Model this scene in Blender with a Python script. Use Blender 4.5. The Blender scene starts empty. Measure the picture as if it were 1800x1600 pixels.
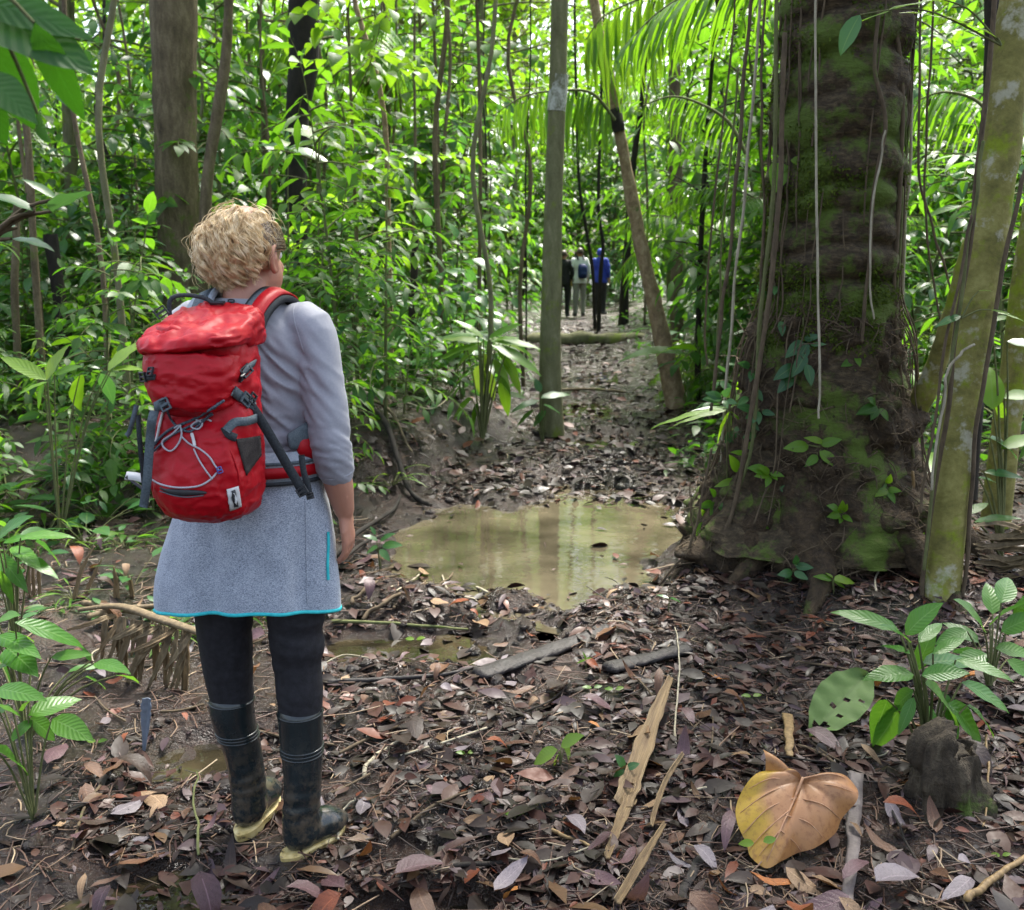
import bpy, bmesh, math, random
import numpy as np
from mathutils import Vector, Matrix, Euler
from mathutils.bvhtree import BVHTree

S = bpy.context.scene
C = S.collection
PI = math.pi
R = math.radians
random.seed(7)
RNG = np.random.default_rng(11)

# ------------------------------------------------------------------ camera
TILT, FPX, CAMZ = R(11.6), 1700.0, 1.52
cd = bpy.data.cameras.new('camera')
cam = bpy.data.objects.new('camera', cd)
C.objects.link(cam)
cam.location = (0, 0, CAMZ)
cam.rotation_euler = (PI / 2 - TILT, 0, 0)
cd.sensor_fit = 'HORIZONTAL'
cd.sensor_width = 36
cd.lens = 36 * FPX / 1800
cd.clip_start = 0.05
cd.clip_end = 600
cd.dof.use_dof = True
cd.dof.focus_distance = 2.55
cd.dof.aperture_fstop = 6.3
S.camera = cam

# ------------------------------------------------------------------ light
SUN_EL, SUN_AZ = R(60), R(25)          # azimuth clockwise from +Y (ahead, a little right)
w = bpy.data.worlds.new('World')
S.world = w
w.use_nodes = True
nt = w.node_tree
bg = nt.nodes['Background']
sky = nt.nodes.new('ShaderNodeTexSky')
sky.sky_type = 'NISHITA'
sky.sun_disc = False
sky.sun_elevation = SUN_EL
sky.sun_rotation = SUN_AZ
sky.air_density = 1.0
sky.dust_density = 4.0
sky.ozone_density = 1.0
hs = nt.nodes.new('ShaderNodeHueSaturation')   # high thin cloud: a whiter sky all round
hs.inputs['Saturation'].default_value = 0.7
nt.links.new(sky.outputs[0], hs.inputs['Color'])
nt.links.new(hs.outputs[0], bg.inputs[0])
bg.inputs[1].default_value = 0.13
sd = bpy.data.lights.new('sun', 'SUN')
sun = bpy.data.objects.new('sun', sd)
C.objects.link(sun)
sd.energy = 4.4
sd.angle = R(16)
sd.color = (1.0, 0.96, 0.88)
to_sun = Vector((math.cos(SUN_EL) * math.sin(SUN_AZ), math.cos(SUN_EL) * math.cos(SUN_AZ), math.sin(SUN_EL)))
sun.rotation_euler = to_sun.to_track_quat('Z', 'Y').to_euler()

S.view_settings.view_transform = 'Standard'
S.view_settings.look = 'None'
S.view_settings.gamma = 1
S.view_settings.use_curve_mapping = False
S.view_settings.exposure = 2.05
S.render.engine = 'CYCLES'
S.cycles.use_denoising = True
S.cycles.denoiser = 'OPENIMAGEDENOISE'
S.cycles.max_bounces = 8
S.cycles.diffuse_bounces = 4
S.cycles.glossy_bounces = 3
S.cycles.transmission_bounces = 4
S.cycles.transparent_max_bounces = 4
S.cycles.caustics_reflective = False
S.cycles.caustics_refractive = False
S.cycles.sample_clamp_indirect = 6

# ------------------------------------------------------------------ helpers
def ray(px, py):
    u, v = (px - 900) / FPX, -(py - 800) / FPX
    return Vector((u, math.cos(TILT) + v * math.sin(TILT), -math.sin(TILT) + v * math.cos(TILT)))
CAMP = Vector((0, 0, CAMZ))
def P(px, py, Y):                       # where the line of sight crosses the plane y = Y
    d = ray(px, py)
    return CAMP + d * (Y / d.y)

def vnoise(p, seed=0):                  # smooth value noise, p (...,3) -> (...,) in -1..1
    p = np.asarray(p, float)
    i = np.floor(p).astype(np.int64)
    f = p - i
    f = f * f * f * (f * (f * 6 - 15) + 10)
    def h(a, b, c):
        n = (a * 374761393 + b * 668265263 + c * 2147483647 + seed * 974711) & 0xFFFFFFFF
        n = ((n ^ (n >> 13)) * 1274126177) & 0xFFFFFFFF
        n = ((n ^ (n >> 16)) * 2246822519) & 0xFFFFFFFF
        return ((n ^ (n >> 15)) & 0xFFFF) / 32767.5 - 1
    x, y, z = i[..., 0], i[..., 1], i[..., 2]
    fx, fy, fz = f[..., 0], f[..., 1], f[..., 2]
    def l(a, b, t): return a + (b - a) * t
    return l(l(l(h(x, y, z), h(x + 1, y, z), fx), l(h(x, y + 1, z), h(x + 1, y + 1, z), fx), fy),
             l(l(h(x, y, z + 1), h(x + 1, y, z + 1), fx), l(h(x, y + 1, z + 1), h(x + 1, y + 1, z + 1), fx), fy), fz)
def fbm(p, oct=4, seed=0, gain=0.5):
    p = np.asarray(p, float)
    s, a = 0, 1
    for k in range(oct):
        s = s + a * vnoise(p * 2 ** k + 17.3 * k, seed + k)
        a *= gain
    return s

def mesh_np(name, V, F, uv=None, smooth=True):
    V = np.asarray(V, np.float32)
    F = np.asarray(F, np.int32)
    me = bpy.data.meshes.new(name)
    k = F.shape[1]
    me.vertices.add(len(V)); me.vertices.foreach_set('co', V.ravel())
    me.loops.add(F.size); me.loops.foreach_set('vertex_index', F.ravel())
    me.polygons.add(len(F))
    me.polygons.foreach_set('loop_start', np.arange(0, F.size, k, dtype=np.int32))
    if uv is not None:
        l = me.uv_layers.new(name='UVMap')
        l.data.foreach_set('uv', np.asarray(uv, np.float32)[F.ravel()].ravel())
    me.update(calc_edges=True)
    me.validate()
    if smooth:
        me.polygons.foreach_set('use_smooth', np.ones(len(me.polygons), bool))
    return me

class MB:                               # gathers quads (and tris as degenerate-free pairs) into one mesh
    def __init__(s): s.V, s.F, s.UV, s.n = [], [], [], 0
    def add(s, V, F, uv=None):
        V = np.asarray(V, float)
        s.V.append(V); s.F.append(np.asarray(F, int) + s.n)
        s.UV.append(np.zeros((len(V), 2)) if uv is None else np.asarray(uv, float))
        s.n += len(V)
        return s
    def mesh(s, name, smooth=True):
        V = np.concatenate(s.V); F = np.concatenate(s.F)
        return mesh_np(name, V, F, np.concatenate(s.UV), smooth)
    def obj(s, name, mat, parent=None, smooth=True, **k):
        return obj(name, s.mesh(name, smooth), mat, parent, **k)

def obj(name, me, mat=None, parent=None, loc=None, rot=None, scale=None, kind=None):
    o = bpy.data.objects.new(name, me)
    C.objects.link(o)
    if mat is not None and me is not None and not me.materials: me.materials.append(mat)
    if parent is not None: o.parent = parent
    if loc is not None: o.location = loc
    if rot is not None: o.rotation_euler = rot
    if scale is not None: o.scale = (scale,) * 3 if isinstance(scale, (int, float)) else scale
    if kind: o['kind'] = kind
    return o
def tag(o, label, cat, group=None):
    o['label'] = label; o['category'] = cat
    if group: o['group'] = group
    return o
def thing(name, label, cat, loc=(0, 0, 0), rot=(0, 0, 0), group=None, scale=1):
    o = obj(name, None, loc=loc, rot=rot, scale=scale)
    return tag(o, label, cat, group)
def copy_tree(o, parent=None):
    c = o.copy(); C.objects.link(c)
    if parent is not None: c.parent = parent
    for ch in list(o.children): copy_tree(ch, c)
    return c

def catmull(pts, n):                    # resample rows smoothly
    pts = np.asarray(pts, float)
    m = len(pts)
    t = np.linspace(0, m - 1, n)
    i = np.clip(t.astype(int), 0, m - 2)
    f = (t - i)[:, None]
    p0, p1, p2, p3 = pts[np.maximum(i - 1, 0)], pts[i], pts[i + 1], pts[np.minimum(i + 2, m - 1)]
    return 0.5 * (2 * p1 + (p2 - p0) * f + (2 * p0 - 5 * p1 + 4 * p2 - p3) * f ** 2 + (3 * p1 - p0 - 3 * p2 + p3) * f ** 3)

def frames(pts, up=(0, 0, 1)):
    pts = np.asarray(pts, float)
    T = np.gradient(pts, axis=0)
    T /= np.linalg.norm(T, axis=1)[:, None] + 1e-12
    u = np.asarray(up, float)
    if abs(T[0] @ u) > 0.95: u = np.array([0, 1.0, 0]) if abs(T[0][1]) < .9 else np.array([1.0, 0, 0])
    N = []
    n = u - T[0] * (T[0] @ u); n /= np.linalg.norm(n)
    for t in T:
        n = n - t * (t @ n); n /= np.linalg.norm(n) + 1e-12
        N.append(n)
    N = np.array(N)
    return T, N, np.cross(T, N)

def tube(pts, r, seg=8, ry=None, up=(0, 0, 1), n=None, caps=True, sup=2.0):
    """closed tube along pts; r along the frame's side axis, ry along its up axis; returns V, F(quads), uv"""
    pts = np.asarray(pts, float)
    r = np.broadcast_to(np.asarray(r, float), (len(pts),))
    ry = r if ry is None else np.broadcast_to(np.asarray(ry, float), (len(pts),))
    if n:
        a = catmull(np.column_stack([pts, r, ry]), n)
        pts, r, ry = a[:, :3], np.maximum(a[:, 3], 1e-4), np.maximum(a[:, 4], 1e-4)
    T, N, B = frames(pts, up)
    if caps:
        def cap(i, sgn):
            e = []
            for q in (0.75, 0.38, 0.02):
                k = math.sqrt(1 - q * q) if q > .1 else 1
                e.append((pts[i] + sgn * T[i] * min(r[i], ry[i]) * k * .9, r[i] * q, ry[i] * q, N[i], B[i]))
            return e
        A = cap(0, -1)[::-1]; Z = cap(-1, 1)
        pts = np.vstack([[a[0] for a in A], pts, [a[0] for a in Z]])
        r = np.concatenate([[a[1] for a in A], r, [a[1] for a in Z]])
        ry = np.concatenate([[a[2] for a in A], ry, [a[2] for a in Z]])
        N = np.vstack([[a[3] for a in A], N, [a[3] for a in Z]])
        B = np.vstack([[a[4] for a in A], B, [a[4] for a in Z]])
    th = np.linspace(0, 2 * PI, seg, endpoint=False)
    c, s_ = np.cos(th), np.sin(th)
    if sup != 2.0:
        c = np.sign(c) * np.abs(c) ** (2 / sup); s_ = np.sign(s_) * np.abs(s_) ** (2 / sup)
    V = pts[:, None, :] + B[:, None, :] * (r[:, None] * c)[..., None] + N[:, None, :] * (ry[:, None] * s_)[..., None]
    m = len(pts)
    L = np.concatenate([[0], np.cumsum(np.linalg.norm(np.diff(pts, axis=0), axis=1))])
    uv = np.stack([np.repeat(L, seg), np.tile(th / (2 * PI), m)], 1)
    i = np.arange(m - 1)[:, None] * seg; j = np.arange(seg)[None, :]; j2 = (j + 1) % seg
    F = np.stack([i + j, i + j2, i + seg + j2, i + seg + j], -1).reshape(-1, 4)
    return V.reshape(-1, 3), F, uv

def rings(rows, seg=32, n=None, sup=2.0):
    """closed loft of horizontal rings, rows = (cx, cy, z, rx, ry)"""
    a = np.asarray(rows, float)
    if n: a = catmull(a, n)
    th = np.linspace(0, 2 * PI, seg, endpoint=False)
    c, s_ = np.cos(th), np.sin(th)
    if sup != 2.0:
        c = np.sign(c) * np.abs(c) ** (2 / sup); s_ = np.sign(s_) * np.abs(s_) ** (2 / sup)
    a = np.vstack([a[0] * [1, 1, 1, .02, .02], a, a[-1] * [1, 1, 1, .02, .02]])
    V = np.stack([a[:, 0:1] + a[:, 3:4] * c, a[:, 1:2] + a[:, 4:5] * s_, np.repeat(a[:, 2:3], seg, 1)], -1)
    m = len(a)
    i = np.arange(m - 1)[:, None] * seg; j = np.arange(seg)[None, :]; j2 = (j + 1) % seg
    F = np.stack([i + j, i + j2, i + seg + j2, i + seg + j], -1).reshape(-1, 4)
    uv = np.stack([np.repeat(a[:, 2], seg), np.tile(th / (2 * PI), m)], 1)
    return V.reshape(-1, 3), F, uv

def box(cx, cy, cz, sx, sy, sz, M=None):
    v = np.array([[x, y, z] for x in (-.5, .5) for y in (-.5, .5) for z in (-.5, .5)]) * [sx, sy, sz]
    if M is not None: v = v @ np.array(M.to_3x3()).T
    f = [[0, 1, 3, 2], [4, 6, 7, 5], [0, 4, 5, 1], [2, 3, 7, 6], [0, 2, 6, 4], [1, 5, 7, 3]]
    return v + [cx, cy, cz], f

def remesh(mb, voxel, smooth=2, dec=None):
    """one continuous skin over everything gathered in mb -> mesh"""
    o = obj('tmp', mb.mesh('tmp'))
    m = o.modifiers.new('r', 'REMESH'); m.mode = 'VOXEL'; m.voxel_size = voxel
    if smooth:
        s = o.modifiers.new('s', 'SMOOTH'); s.iterations = smooth; s.factor = 0.5
    if dec:
        d = o.modifiers.new('d', 'DECIMATE'); d.ratio = dec
    dg = bpy.context.evaluated_depsgraph_get()
    me = bpy.data.meshes.new_from_object(o.evaluated_get(dg))
    bpy.data.objects.remove(o)
    me.polygons.foreach_set('use_smooth', np.ones(len(me.polygons), bool))
    return me
def get_co(me):
    a = np.empty(len(me.vertices) * 3, np.float32); me.vertices.foreach_get('co', a)
    return a.reshape(-1, 3).astype(float)
def get_no(me):
    a = np.empty(len(me.vertices) * 3, np.float32); me.vertices.foreach_get('normal', a)
    return a.reshape(-1, 3).astype(float)
def set_co(me, a):
    me.vertices.foreach_set('co', np.asarray(a, np.float32).ravel()); me.update()

# ------------------------------------------------------------------ materials
class M_:                               # tiny node builder
    def __init__(s, name):
        s.m = bpy.data.materials.new(name); s.m.use_nodes = True
        s.t = s.m.node_tree; s.b = s.t.nodes['Principled BSDF']; s.out = s.t.nodes['Material Output']
    def n(s, t, **k):
        x = s.t.nodes.new(t)
        for a, v in k.items():
            if a.startswith('i_'):
                key = a[2:]
                x.inputs[int(key) if key.isdigit() else key.replace('_', ' ')].default_value = v
            else: setattr(x, a, v)
        return x
    def l(s, a, b): s.t.links.new(a, b)
    def ramp(s, fac, stops, interp='LINEAR'):
        r = s.n('ShaderNodeValToRGB'); r.color_ramp.interpolation = interp
        e = r.color_ramp.elements
        while len(e) < len(stops): e.new(0.5)
        for x, (p, c) in zip(e, stops):
            x.position = p; x.color = (*c, 1) if len(c) == 3 else c
        s.l(fac, r.inputs[0]); return r.outputs[0]
    def noise(s, scale, detail=4, vec=None, rough=.55, dist=0, sc=None):
        x = s.n('ShaderNodeTexNoise'); x.inputs['Scale'].default_value = scale; x.inputs['Detail'].default_value = detail
        x.inputs['Roughness'].default_value = rough; x.inputs['Distortion'].default_value = dist
        if vec is None: vec = s.coord()
        if sc:
            mp = s.n('ShaderNodeMapping'); mp.inputs['Scale'].default_value = sc; s.l(vec, mp.inputs[0]); vec = mp.outputs[0]
        s.l(vec, x.inputs['Vector']); return x.outputs[0]
    def coord(s, kind='Object'):
        return s.n('ShaderNodeTexCoord').outputs[kind]
    def math(s, op, a, b=None, clamp=False):
        x = s.n('ShaderNodeMath', operation=op, use_clamp=clamp)
        for q, v in ((0, a), (1, b)):
            if v is None: continue
            if isinstance(v, (int, float)): x.inputs[q].default_value = v
            else: s.l(v, x.inputs[q])
        return x.outputs[0]
    def mix(s, f, a, b, mode='MIX'):
        x = s.n('ShaderNodeMix', data_type='RGBA', blend_type=mode)
        for q, v in ((0, f), (6, a), (7, b)):
            if isinstance(v, (int, float)): x.inputs[q].default_value = v
            elif isinstance(v, tuple): x.inputs[q].default_value = (*v, 1) if len(v) == 3 else v
            else: s.l(v, x.inputs[q])
        return x.outputs[2]
    def bump(s, h, strength=.4, dist=.01):
        x = s.n('ShaderNodeBump'); x.inputs['Strength'].default_value = strength; x.inputs['Distance'].default_value = dist
        s.l(h, x.inputs['Height']); s.l(x.outputs[0], s.b.inputs['Normal']); return x.outputs[0]
    def col(s, c):
        if isinstance(c, tuple): s.b.inputs['Base Color'].default_value = (*c, 1)
        else: s.l(c, s.b.inputs['Base Color'])
        return s
    def set(s, **k):
        for a, v in k.items():
            i = s.b.inputs[a.replace('_', ' ')]
            if isinstance(v, (int, float, tuple)): i.default_value = v
            else: s.l(v, i)
        return s

def cloth(name, c1, c2, scale=60, rough=.8, bump=.2, weave=None, dist=.002, sheen=0.0, spec=.3):
    m = M_(name)
    n1 = m.noise(scale, 3)
    m.col(m.mix(m.ramp(n1, [(.35, (0, 0, 0)), (.65, (1, 1, 1))]), c1, c2))
    m.set(Roughness=rough, Sheen_Weight=sheen, Specular_IOR_Level=spec)
    m.bump(m.noise(weave or scale * 4, 3), bump, dist)
    return m.m
# ================================================================== ground, water, sky is the world
def sst(a, b, x): t = np.clip((np.asarray(x, float) - a) / (b - a), 0, 1); return t * t * (3 - 2 * t)
def path_x(y): return np.interp(y, [0, 2.2, 4, 5.5, 8, 12, 18, 26, 40], [-.6, -.45, -.1, .15, .75, 1.02, 1.25, 1.8, 2.4])
POOLS = [(.25, 5.20, .76, 1.02, -.25, .13), (-.36, 3.66, .46, .20, .0, .048), (-.84, 2.06, .24, .12, .2, .052), (.62, 8.05, .42, .38, 0, .07), (.80, 9.7, .34, .55, 0, .085), (1.0, 12.4, .36, .7, 0, .085), (-.28, 2.28, .14, .08, 0, .045), (-.22, 2.03, .20, .09, 0, .045), (-.98, 2.78, .22, .13, .3, .042)]
WATER_Z = -.034
def height(x, y):
    x = np.asarray(x, float); y = np.asarray(y, float)
    p = np.stack([x, y, 0 * x], -1)
    xc = path_x(y)
    d = x - xc
    near = np.exp(-((y - 4) / 9) ** 2)
    h = .020 * fbm(p * 1.3, 3, 2) + .016 * fbm(p * 5, 3, 3) * (.35 + near)
    r = 1 - np.abs(vnoise(p * 11, 4)); h = h + .012 * (r * r - .4) * near
    # banks
    edge = .10 * vnoise(p * 1.7, 8)
    h = h + .40 * sst(.72, 1.25, -d + edge) * sst(5.4, 6.6, y) * (1 - .5 * sst(9, 16, y)) + .07 * sst(.9, 2.2, -d) * (1 - sst(5.4, 6.6, y))
    h = h + .22 * sst(.75, 1.6, d + edge) * sst(6.5, 8, y)
    h = h + .085 * sst(.0, 2.0, x - .35) * (1 - sst(5.5, 7, y))
    h = h + .16 * np.exp(-(((x - 1.62) / .8) ** 2 + ((y - 4.6) / .75) ** 2))
    # worn trail and its steps
    h = h + .10 * sst(17.0, 17.5, y) - .03 * np.exp(-(d / .5) ** 2) * sst(6.5, 9, y)
    h = h + .05 * sst(-.1, .6, vnoise(p * 1.5, 5)) * sst(7, 9, y)
    h = h + .05 * np.exp(-((x - .62) ** 2 + (y - 6.9) ** 2) / .5) * (1 + .7 * vnoise(p * 9, 6))
    # a root-bound ridge between the two pools
    h = h + .07 * np.exp(-((y - 4.12 + .15 * x) / .22) ** 2 - ((x + .45) / .55) ** 2)
    h = np.maximum(h, -.012 + .3 * np.minimum(0, h + .012))
    for (cx, cy, rx, ry, a, dep) in POOLS:
        u = (x - cx) * math.cos(a) + (y - cy) * math.sin(a); v = -(x - cx) * math.sin(a) + (y - cy) * math.cos(a)
        q = np.sqrt((u / rx) ** 2 + (v / ry) ** 2) + .30 * vnoise(p * 2.3, 12) + .16 * vnoise(p * 6, 13) + .07 * vnoise(p * 15, 19)
        h = h - dep * sst(1.25, .75, q)
    far = np.hypot(x, y - 10)
    h = h + .6 * sst(40, 120, far) * vnoise(p * .03, 14)
    return h
def axis(lo, hi, flo, fhi, step, grow):
    m = list(np.arange(flo, fhi, step)); a = [m[0]]; s = step
    while a[-1] > lo: s *= grow; a.append(a[-1] - s)
    b = [m[-1]]; s = step
    while b[-1] < hi: s *= grow; b.append(b[-1] + s)
    return np.array(a[:0:-1] + m + b[1:])
gx = axis(-260, 260, -2.4, 2.9, .015, 1.07); gy = axis(-60, 330, 1.85, 7.2, .017, 1.035)
GX, GY = np.meshgrid(gx, gy)
GZ = height(GX, GY)
nx, ny = len(gx), len(gy)
i = np.arange(ny - 1)[:, None] * nx; j = np.arange(nx - 1)[None]
F = np.stack([i + j, i + j + 1, i + nx + j + 1, i + nx + j], -1).reshape(-1, 4)
m_ = M_('forest_mud'); co_ = m_.coord()
n1 = m_.noise(2.3, 5, co_, .6); n2 = m_.noise(17, 5, co_, .65); n3 = m_.noise(.9, 3, co_); n4 = m_.noise(90, 3, co_, .7)
c = m_.ramp(n2, [(.28, (.007, .0043, .003)), (.5, (.016, .0095, .0058)), (.72, (.036, .022, .0135))])
c = m_.mix(m_.ramp(n1, [(.44, (0,) * 3), (.66, (.8,) * 3)]), c, m_.ramp(n4, [(.35, (.013, .007, .004)), (.65, (.055, .022, .012))]))
c = m_.mix(m_.ramp(n3, [(.56, (0,) * 3), (.72, (.55,) * 3)]), c, (.028, .034, .012))
m_.col(c).set(Roughness=m_.ramp(n1, [(.45, (.13,) * 3), (.66, (.50,) * 3)]), Specular_IOR_Level=.5)
m_.bump(m_.math('ADD', n2, m_.math('MULTIPLY', n4, .8)), 1.0, .022)
MUD = m_.m
ground = obj('ground', mesh_np('ground', np.stack([GX, GY, GZ], -1).reshape(-1, 3), F), MUD, kind='structure')
m_ = M_('muddy_water'); n_ = m_.noise(2.2, 4); v_ = m_.noise(7, 3, None, .5, 0, (1, 2.2, 1))
m_.col(m_.ramp(n_, [(.35, (.036, .030, .018)), (.65, (.110, .092, .058))])).set(Roughness=.035, Specular_IOR_Level=.5, IOR=1.33)
m_.bump(v_, .07, .02); WATER = m_.m
m_ = M_('dark_shallow_water'); n_ = m_.noise(5, 4)
m_.col(m_.ramp(n_, [(.35, (.012, .010, .006)), (.65, (.045, .036, .020))])).set(Roughness=.04, Specular_IOR_Level=.5, IOR=1.33); m_.bump(m_.noise(9, 3), .10, .02); WATER2 = m_.m
for k, (cx, cy, rx, ry, a, dep) in enumerate(POOLS):
    n = 40; th = np.linspace(0, 2 * PI, n, endpoint=False)
    V = [(cx, cy, WATER_Z)] + [(cx + 1.45 * (rx * math.cos(t) * math.cos(a) - ry * math.sin(t) * math.sin(a)), cy + 1.45 * (rx * math.cos(t) * math.sin(a) + ry * math.sin(t) * math.cos(a)), WATER_Z) for t in th]
    me = bpy.data.meshes.new('puddle'); me.from_pydata(V, [], [(0, 1 + q, 1 + (q + 1) % n) for q in range(n)]); me.update()
    obj('puddle', me, WATER if k == 0 else WATER2, kind='structure')
def hz(x, y):                            # the sheet itself, read between its points
    i = min(max(int(np.searchsorted(gx, x)) - 1, 0), nx - 2); j = min(max(int(np.searchsorted(gy, y)) - 1, 0), ny - 2)
    u = (x - gx[i]) / (gx[i + 1] - gx[i]); v = (y - gy[j]) / (gy[j + 1] - gy[j])
    return float((GZ[j, i] * (1 - u) + GZ[j, i + 1] * u) * (1 - v) + (GZ[j + 1, i] * (1 - u) + GZ[j + 1, i + 1] * u) * v)
def G(px, py, lift=0.0):                 # where the line of sight meets the ground
    d = ray(px, py); s = (CAMZ) / -d.z
    for _ in range(12):
        q = CAMP + d * s
        s += (q.z - hz(q.x, q.y)) / -d.z * .8
    q = CAMP + d * s; q.z = hz(q.x, q.y) + lift
    return q
# ================================================================== the walker in front
W_LOC, W_YAW = Vector((-0.63, 2.33, min(hz(-.57, 2.23), hz(-.55, 2.30), hz(-.73, 2.35)) + .012)), R(-10)
W_M = Matrix.Translation(W_LOC) @ Matrix.Rotation(W_YAW, 4, 'Z')
W_I = W_M.inverted()

m_ = M_('skin'); n_ = m_.noise(9, 4)
m_.col(m_.ramp(n_, [(.3, (.38, .17, .11)), (.7, (.48, .25, .17))])).set(Roughness=.5, Subsurface_Weight=.12, Subsurface_Radius=(.01, .004, .002))
m_.bump(m_.noise(260, 2), .15, .001); SKIN = m_.m
m_ = M_('shirt_jersey'); n_ = m_.noise(220, 2)
m_.col(m_.mix(n_, (.235, .24, .275), (.31, .315, .35))).set(Roughness=.62, Specular_IOR_Level=.35, Sheen_Weight=.25)
m_.bump(m_.noise(900, 2), .12, .0006); SHIRT = m_.m
m_ = M_('skirt_fleece')
h1 = m_.noise(1, 4, m_.coord(), .7, 0, (260, 260, 620)); h2 = m_.noise(26, 3)
m_.col(m_.mix(m_.ramp(h2, [(.35, (.25,) * 3), (.7, (.8,) * 3)]), m_.ramp(h1, [(.4, (.11, .135, .175)), (.62, (.40, .445, .52))]), m_.ramp(h1, [(.36, (.14, .17, .215)), (.56, (.46, .505, .575))])))
m_.set(Roughness=.9, Sheen_Weight=.3, Specular_IOR_Level=.15); m_.bump(h1, .5, .002); SKIRT = m_.m
CYAN = cloth('cyan_trim', (.02, .38, .42), (.04, .50, .52), 80, .6)
LEGG = cloth('black_leggings', (.008, .008, .010), (.016, .016, .02), 60, .75, .3)
m_ = M_('boot_rubber'); n_ = m_.noise(11, 5); mud = m_.ramp(m_.noise(24, 6, rough=.7), [(.48, (0,) * 3), (.60, (1,) * 3)])
z_ = m_.n('ShaderNodeSeparateXYZ'); m_.l(m_.coord(), z_.inputs[0])
low = m_.math('MULTIPLY', mud, m_.math('SUBTRACT', 1.15, m_.math('MULTIPLY', z_.outputs[2], 3.3), True), True)
m_.col(m_.mix(low, m_.mix(n_, (.006, .010, .011), (.017, .024, .026)), (.075, .06, .042)))
m_.set(Roughness=m_.ramp(n_, [(.3, (.12,) * 3), (.7, (.32,) * 3)]), Specular_IOR_Level=.55); m_.bump(m_.noise(40, 4), .2, .003); BOOT = m_.m
m_ = M_('boot_sole'); n_ = m_.noise(38, 5)
m_.col(m_.ramp(n_, [(.30, (.08, .06, .03)), (.40, (.50, .37, .13)), (.7, (.72, .60, .30))])).set(Roughness=.5); m_.bump(n_, .3, .003); SOLE = m_.m
m_ = M_('curly_hair'); g_ = m_.n('ShaderNodeNewGeometry')
m_.col(m_.ramp(m_.math('ADD', m_.math('MULTIPLY', g_.outputs['Random Per Island'], .4), m_.math('MULTIPLY', m_.ramp(m_.noise(52, 2), [(.36, (0,) * 3), (.64, (1,) * 3)]), .6)), [(0, (.20, .11, .04)), (.25, (.50, .33, .15)), (.6, (.76, .59, .33)), (1, (.88, .78, .58))]))
m_.set(Roughness=.36, Specular_IOR_Level=.5, Anisotropic=.5); HAIR = m_.m
m_ = M_('dark_hair'); m_.col((.10, .062, .032)).set(Roughness=.4); HAIRD = m_.m

def hand(mb, w, d, side, curl=.5, size=1.0, back=(0, 0, 0)):
    """w wrist, d hand direction, palm faces the thigh; five fingers, curled forwards"""
    w = np.array(w, float); d = np.array(d, float); d /= np.linalg.norm(d)
    f = np.array([0, 1, 0.]); f -= d * (f @ d); f /= np.linalg.norm(f)          # forwards (thumb side)
    o = np.cross(d, f) * side                                                  # out of the palm, to the body
    s = size
    mb.add(*tube([w - d * .02, w + d * .01, w + d * .045 * s, w + d * .082 * s], [.021 * s, .024 * s, .037 * s, .036 * s], 12, [.017 * s, .016 * s, .0145 * s, .0125 * s], up=o)[:2])
    for k, (y, L) in enumerate([(.029, .070), (.010, .079), (-.010, .073), (-.028, .056)]):
        a = w + d * .078 * s + f * y * s
        p = [a - d * .02, a]; ang = 0; q = a
        for j, (fr, c) in enumerate([(.45, .35), (.3, .7), (.25, .6)]):
            ang += c * curl
            q = q + (d * math.cos(ang) + o * math.sin(ang)) * L * fr * s; p.append(q)
        mb.add(*tube(p, [.0085 * s, .0092 * s, .0082 * s, .0076 * s, .0060 * s], 8)[:2])
    a = w + d * .02 * s + f * .022 * s
    mb.add(*tube([a, a + (d * .7 + f * .6 + o * .2) * .032 * s, a + (d * .9 + f * .55 + o * .35) * .055 * s, a + (d * 1.0 + f * .35 + o * .4) * .078 * s],
                 [.013 * s, .0125 * s, .0102 * s, .0075 * s], 8)[:2])

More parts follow.
